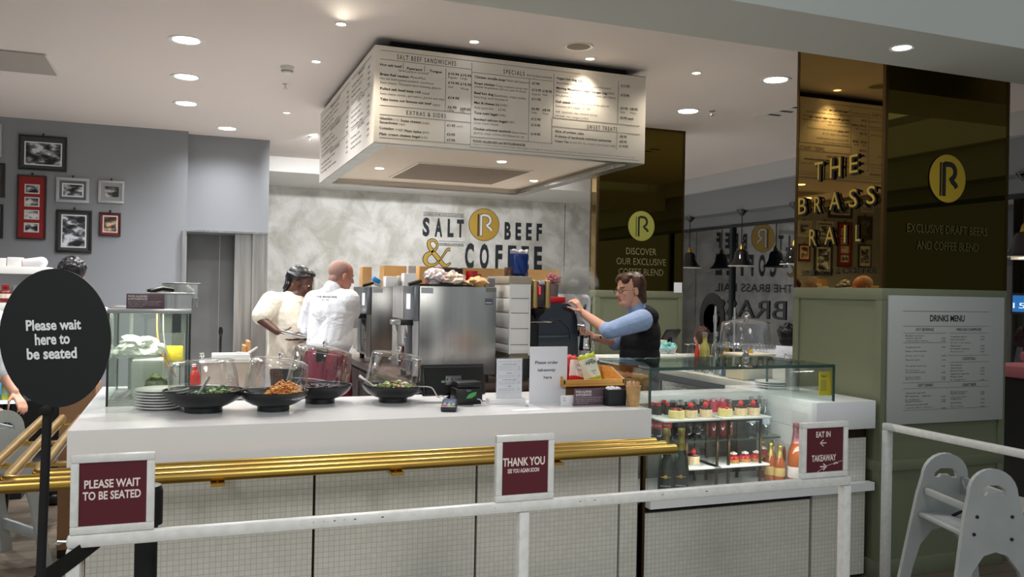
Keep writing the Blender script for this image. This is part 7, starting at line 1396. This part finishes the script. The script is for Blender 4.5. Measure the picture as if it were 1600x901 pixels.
# standing wooden boards behind the lidded bowls
for i, (px, h_) in enumerate(((383, 58), (389, 66))): Yb2 = 7.2; c = PY(px, 590, Yb2); zt = PY(px, 533 if i else 537, Yb2).z; b = MB(); b.cbox((c.x, Yb2+.1*i, (zt+.3)/2+.15), (.03, .28, zt-.3), mat('chopping_board_wood', (170, 124, 74), .6), .006, RX(0)); 
b.bm.free()
t = thing('board_rack', 'brown wooden boards standing upright beside the steel doorway', 'boards', (PY(386, 590, 7.2).x, 7.2, 0))
for i, (px, ptop) in enumerate(((382, 540), (388, 533))): c = PY(px, 590, 7.2); zt = PY(px, ptop, 7.2).z; b = MB(); b.box((c.x-.014, 7.2, 0), (c.x+.014, 7.42, zt), MATS['chopping_board_wood'], .006); part('board', b, t)
b = MB(); c = PY(577, 421, YB); 
b.bm.free()
c = PY(494, 446, YB-.03); b = MB(); b.box((c.x-.03, YB-.05, c.z-.09), (c.x+.03, YB-.0005, c.z+.09), white_paint, .006); solo('wall_dispenser', b, 'small white box fixed to the plaster wall behind the bald chef', 'dispenser')
# ---------------------------------------------------------------- pendant lamps by the window
pend_k = mat('black_enamel', (12, 12, 13), .1, coat=.8); pend_w = mat('white_enamel', (240, 238, 230), .4)
def pendant(x, y, z_top, z_rim, r, label):
    t = thing('pendant_lamp', label, 'pendant lamp', (x, y, z_rim), 'black pendant lamps by the window'); Hs = r*1.35
    b = MB(); b.lathe([(0, z_top), (.075, z_top), (.07, z_top-.02), (.02, z_top-.075), (0, z_top-.075)], (x, y, 0), pend_k, 24); part('canopy', b, t)
    b = MB(); b.cyl((x, y, z_top-.07), (x, y, z_rim+Hs+.06), .006, black, seg=8); part('cord', b, t)
    b = MB(); b.lathe([(.012, Hs+.07), (.024, Hs+.05), (.036, Hs+.0), (.0, Hs)], (x, y, z_rim), brass, 20); part('cap', b, t)
    b = MB(); b.lathe([(.03, Hs), (r*.42, Hs*.93), (r*.52, Hs*.8), (r*.6, Hs*.45), (r*.78, Hs*.2), (r*1.0, .012), (r*1.02, 0), (r*.99, 0), (r*.76, Hs*.19), (r*.57, Hs*.45), (r*.4, Hs*.88), (0, Hs*.92)], (x, y, z_rim), pend_k, 40); part('shade', b, t)
    b = MB(); b.lathe([(r*1.025, -.004), (r*1.03, .004), (r*1.0, .006)], (x, y, z_rim), pend_w, 40); b.lathe([(r*.98, .008), (r*.74, Hs*.17), (r*.55, Hs*.44), (r*.3, Hs*.84)], (x, y, z_rim), pend_w, 40); part('white_lining', b, t)
    b = MB(); b.sph((x, y, z_rim+Hs*.35), .04, warm_lamp, u=14, v=10); part('bulb', b, t)
    lamp('pendant_lamp_light', 'SPOT', (x, y, z_rim+.0), 12, (1, .9, .75), .05, 120)
Xp = XG-.27
zt_p = z3
# canopy sits on the soffit in front of the glass
pz0 = PX(1158, 333, Xp); prim = PX(1158, 415.5, Xp); rp_ = 19.5/pxm(prim)
zr2 = prim.z
zt_p = 1.58+.904*(XG-.23)/5.6-.0005
pos = [(PX(1077, 415.5, Xp).y, 'pendant lamp beside the edge of the back mirror column'), (prim.y, 'pendant lamp in the middle of the window gap'), (PX(1241, 408, Xp).y, 'pendant lamp half hidden by the edge of the front mirror column'), (PX(1600, 398, Xp).y, 'pendant lamp at the right edge of the view')]
for yy, lb in pos: pendant(Xp+.0, yy, zt_p, zr2, rp_, lb)
# ---------------------------------------------------------------- beyond the front column on the right
b = MB(); Xs_ = XG-.35; p0 = PX(1580, 420, Xs_); 
b.bm.free()
t = thing('wall_screen', 'blue lit screen far beyond the right edge of the front column', 'screen', PX(1590, 480, XG-.06)); a = PX(1579, 490, XG-.06); c = PX(1612, 458, XG-.06); b = MB(); b.box((XG-.06, c.y, a.z), (XG-.001, a.y, c.z), black); part('case', b, t); b = MB(); b.box((XG-.064, c.y+.02, a.z+.02), (XG-.06, a.y-.02, c.z-.02), mat('screen_blue', (30, 90, 150), .4, emit=.7)); part('panel', b, t)
b = MB(); b.text('155', PX(1583, 481, XG-.0645), (0, -1, 0), ZV, .05, mat('screen_white', (190, 220, 240), .5, emit=.8), width=.2, lift=.003); part('lettering', b, t)
a = PX(1579, 402, XG-.25); c = PX(1620, 398, XG-.25); b = MB(); b.box((XG-.25, c.y-.2, a.z-.02), (XG-.001, a.y, a.z+.01), white_paint); solo('window_shelf', b, 'narrow white shelf on the window wall beyond the front column', 'shelf')
t = thing('sofa', 'pinkish red bench seat far beyond the front column', 'seat', PX(1596, 640, 6.2)); a = PX(1581, 560, 6.4); b = MB(); zz = PX(1590, 570, 6.3).z; b.box((6.2, 3.2, zz-.1), (6.7, 5.2, zz), mat('dusky_pink_fabric', (150, 84, 92), .8), .03); part('seat', b, t); b = MB(); b.box((6.62, 3.2, zz), (6.8, 5.2, PX(1590, 548, 6.6).z), MATS['dusky_pink_fabric'], .03); part('backrest', b, t); b = MB(); b.box((6.25, 3.25, 0), (6.75, 5.15, zz-.1), black); part('base', b, t)
# ---------------------------------------------------------------- steam over the coffee machine
b = MB(); c0, c1 = PY(905, 462, 5.6), PY(893, 432, 5.6); b.sph(c0.lerp(c1, .5), (.19, .13, .19), black, u=24, v=16); st = b.build('steam'); tag(st, 'wisps of white steam rising above the navy espresso machine', 'steam', None, 'stuff')
vm_ = bpy.data.materials.new('steam_volume'); vm_.use_nodes = True; N, L = vm_.node_tree.nodes, vm_.node_tree.links; N.remove(N['Principled BSDF'])
pv = N.new('ShaderNodeVolumePrincipled'); tc = N.new('ShaderNodeTexCoord'); nz = N.new('ShaderNodeTexNoise'); nz.inputs['Scale'].default_value = 11; nz.inputs['Detail'].default_value = 4; nz.inputs['Distortion'].default_value = 1.
gr = N.new('ShaderNodeTexGradient'); gr.gradient_type = 'SPHERICAL'; mpn = N.new('ShaderNodeMapping'); mpn.inputs['Location'].default_value = (0, 0, -1.0); mpn.inputs['Scale'].default_value = (5.3, 7.7, 5.27)
mr = N.new('ShaderNodeMapRange'); mr.inputs[1].default_value = .42; mr.inputs[2].default_value = .8; mr.inputs[4].default_value = 110.; mm = N.new('ShaderNodeMath'); mm.operation = 'MULTIPLY'
L.new(tc.outputs['Object'], nz.inputs['Vector']); L.new(tc.outputs['Object'], mpn.inputs[0]); L.new(mpn.outputs[0], gr.inputs[0]); L.new(nz.outputs['Fac'], mr.inputs[0]); L.new(mr.outputs[0], mm.inputs[0]); L.new(gr.outputs['Fac'], mm.inputs[1]); L.new(mm.outputs[0], pv.inputs['Density']); pv.inputs['Color'].default_value = (.99, .99, .99, 1); L.new(pv.outputs[0], N['Material Output'].inputs['Volume'])
st.data.materials.clear(); st.data.materials.append(vm_)
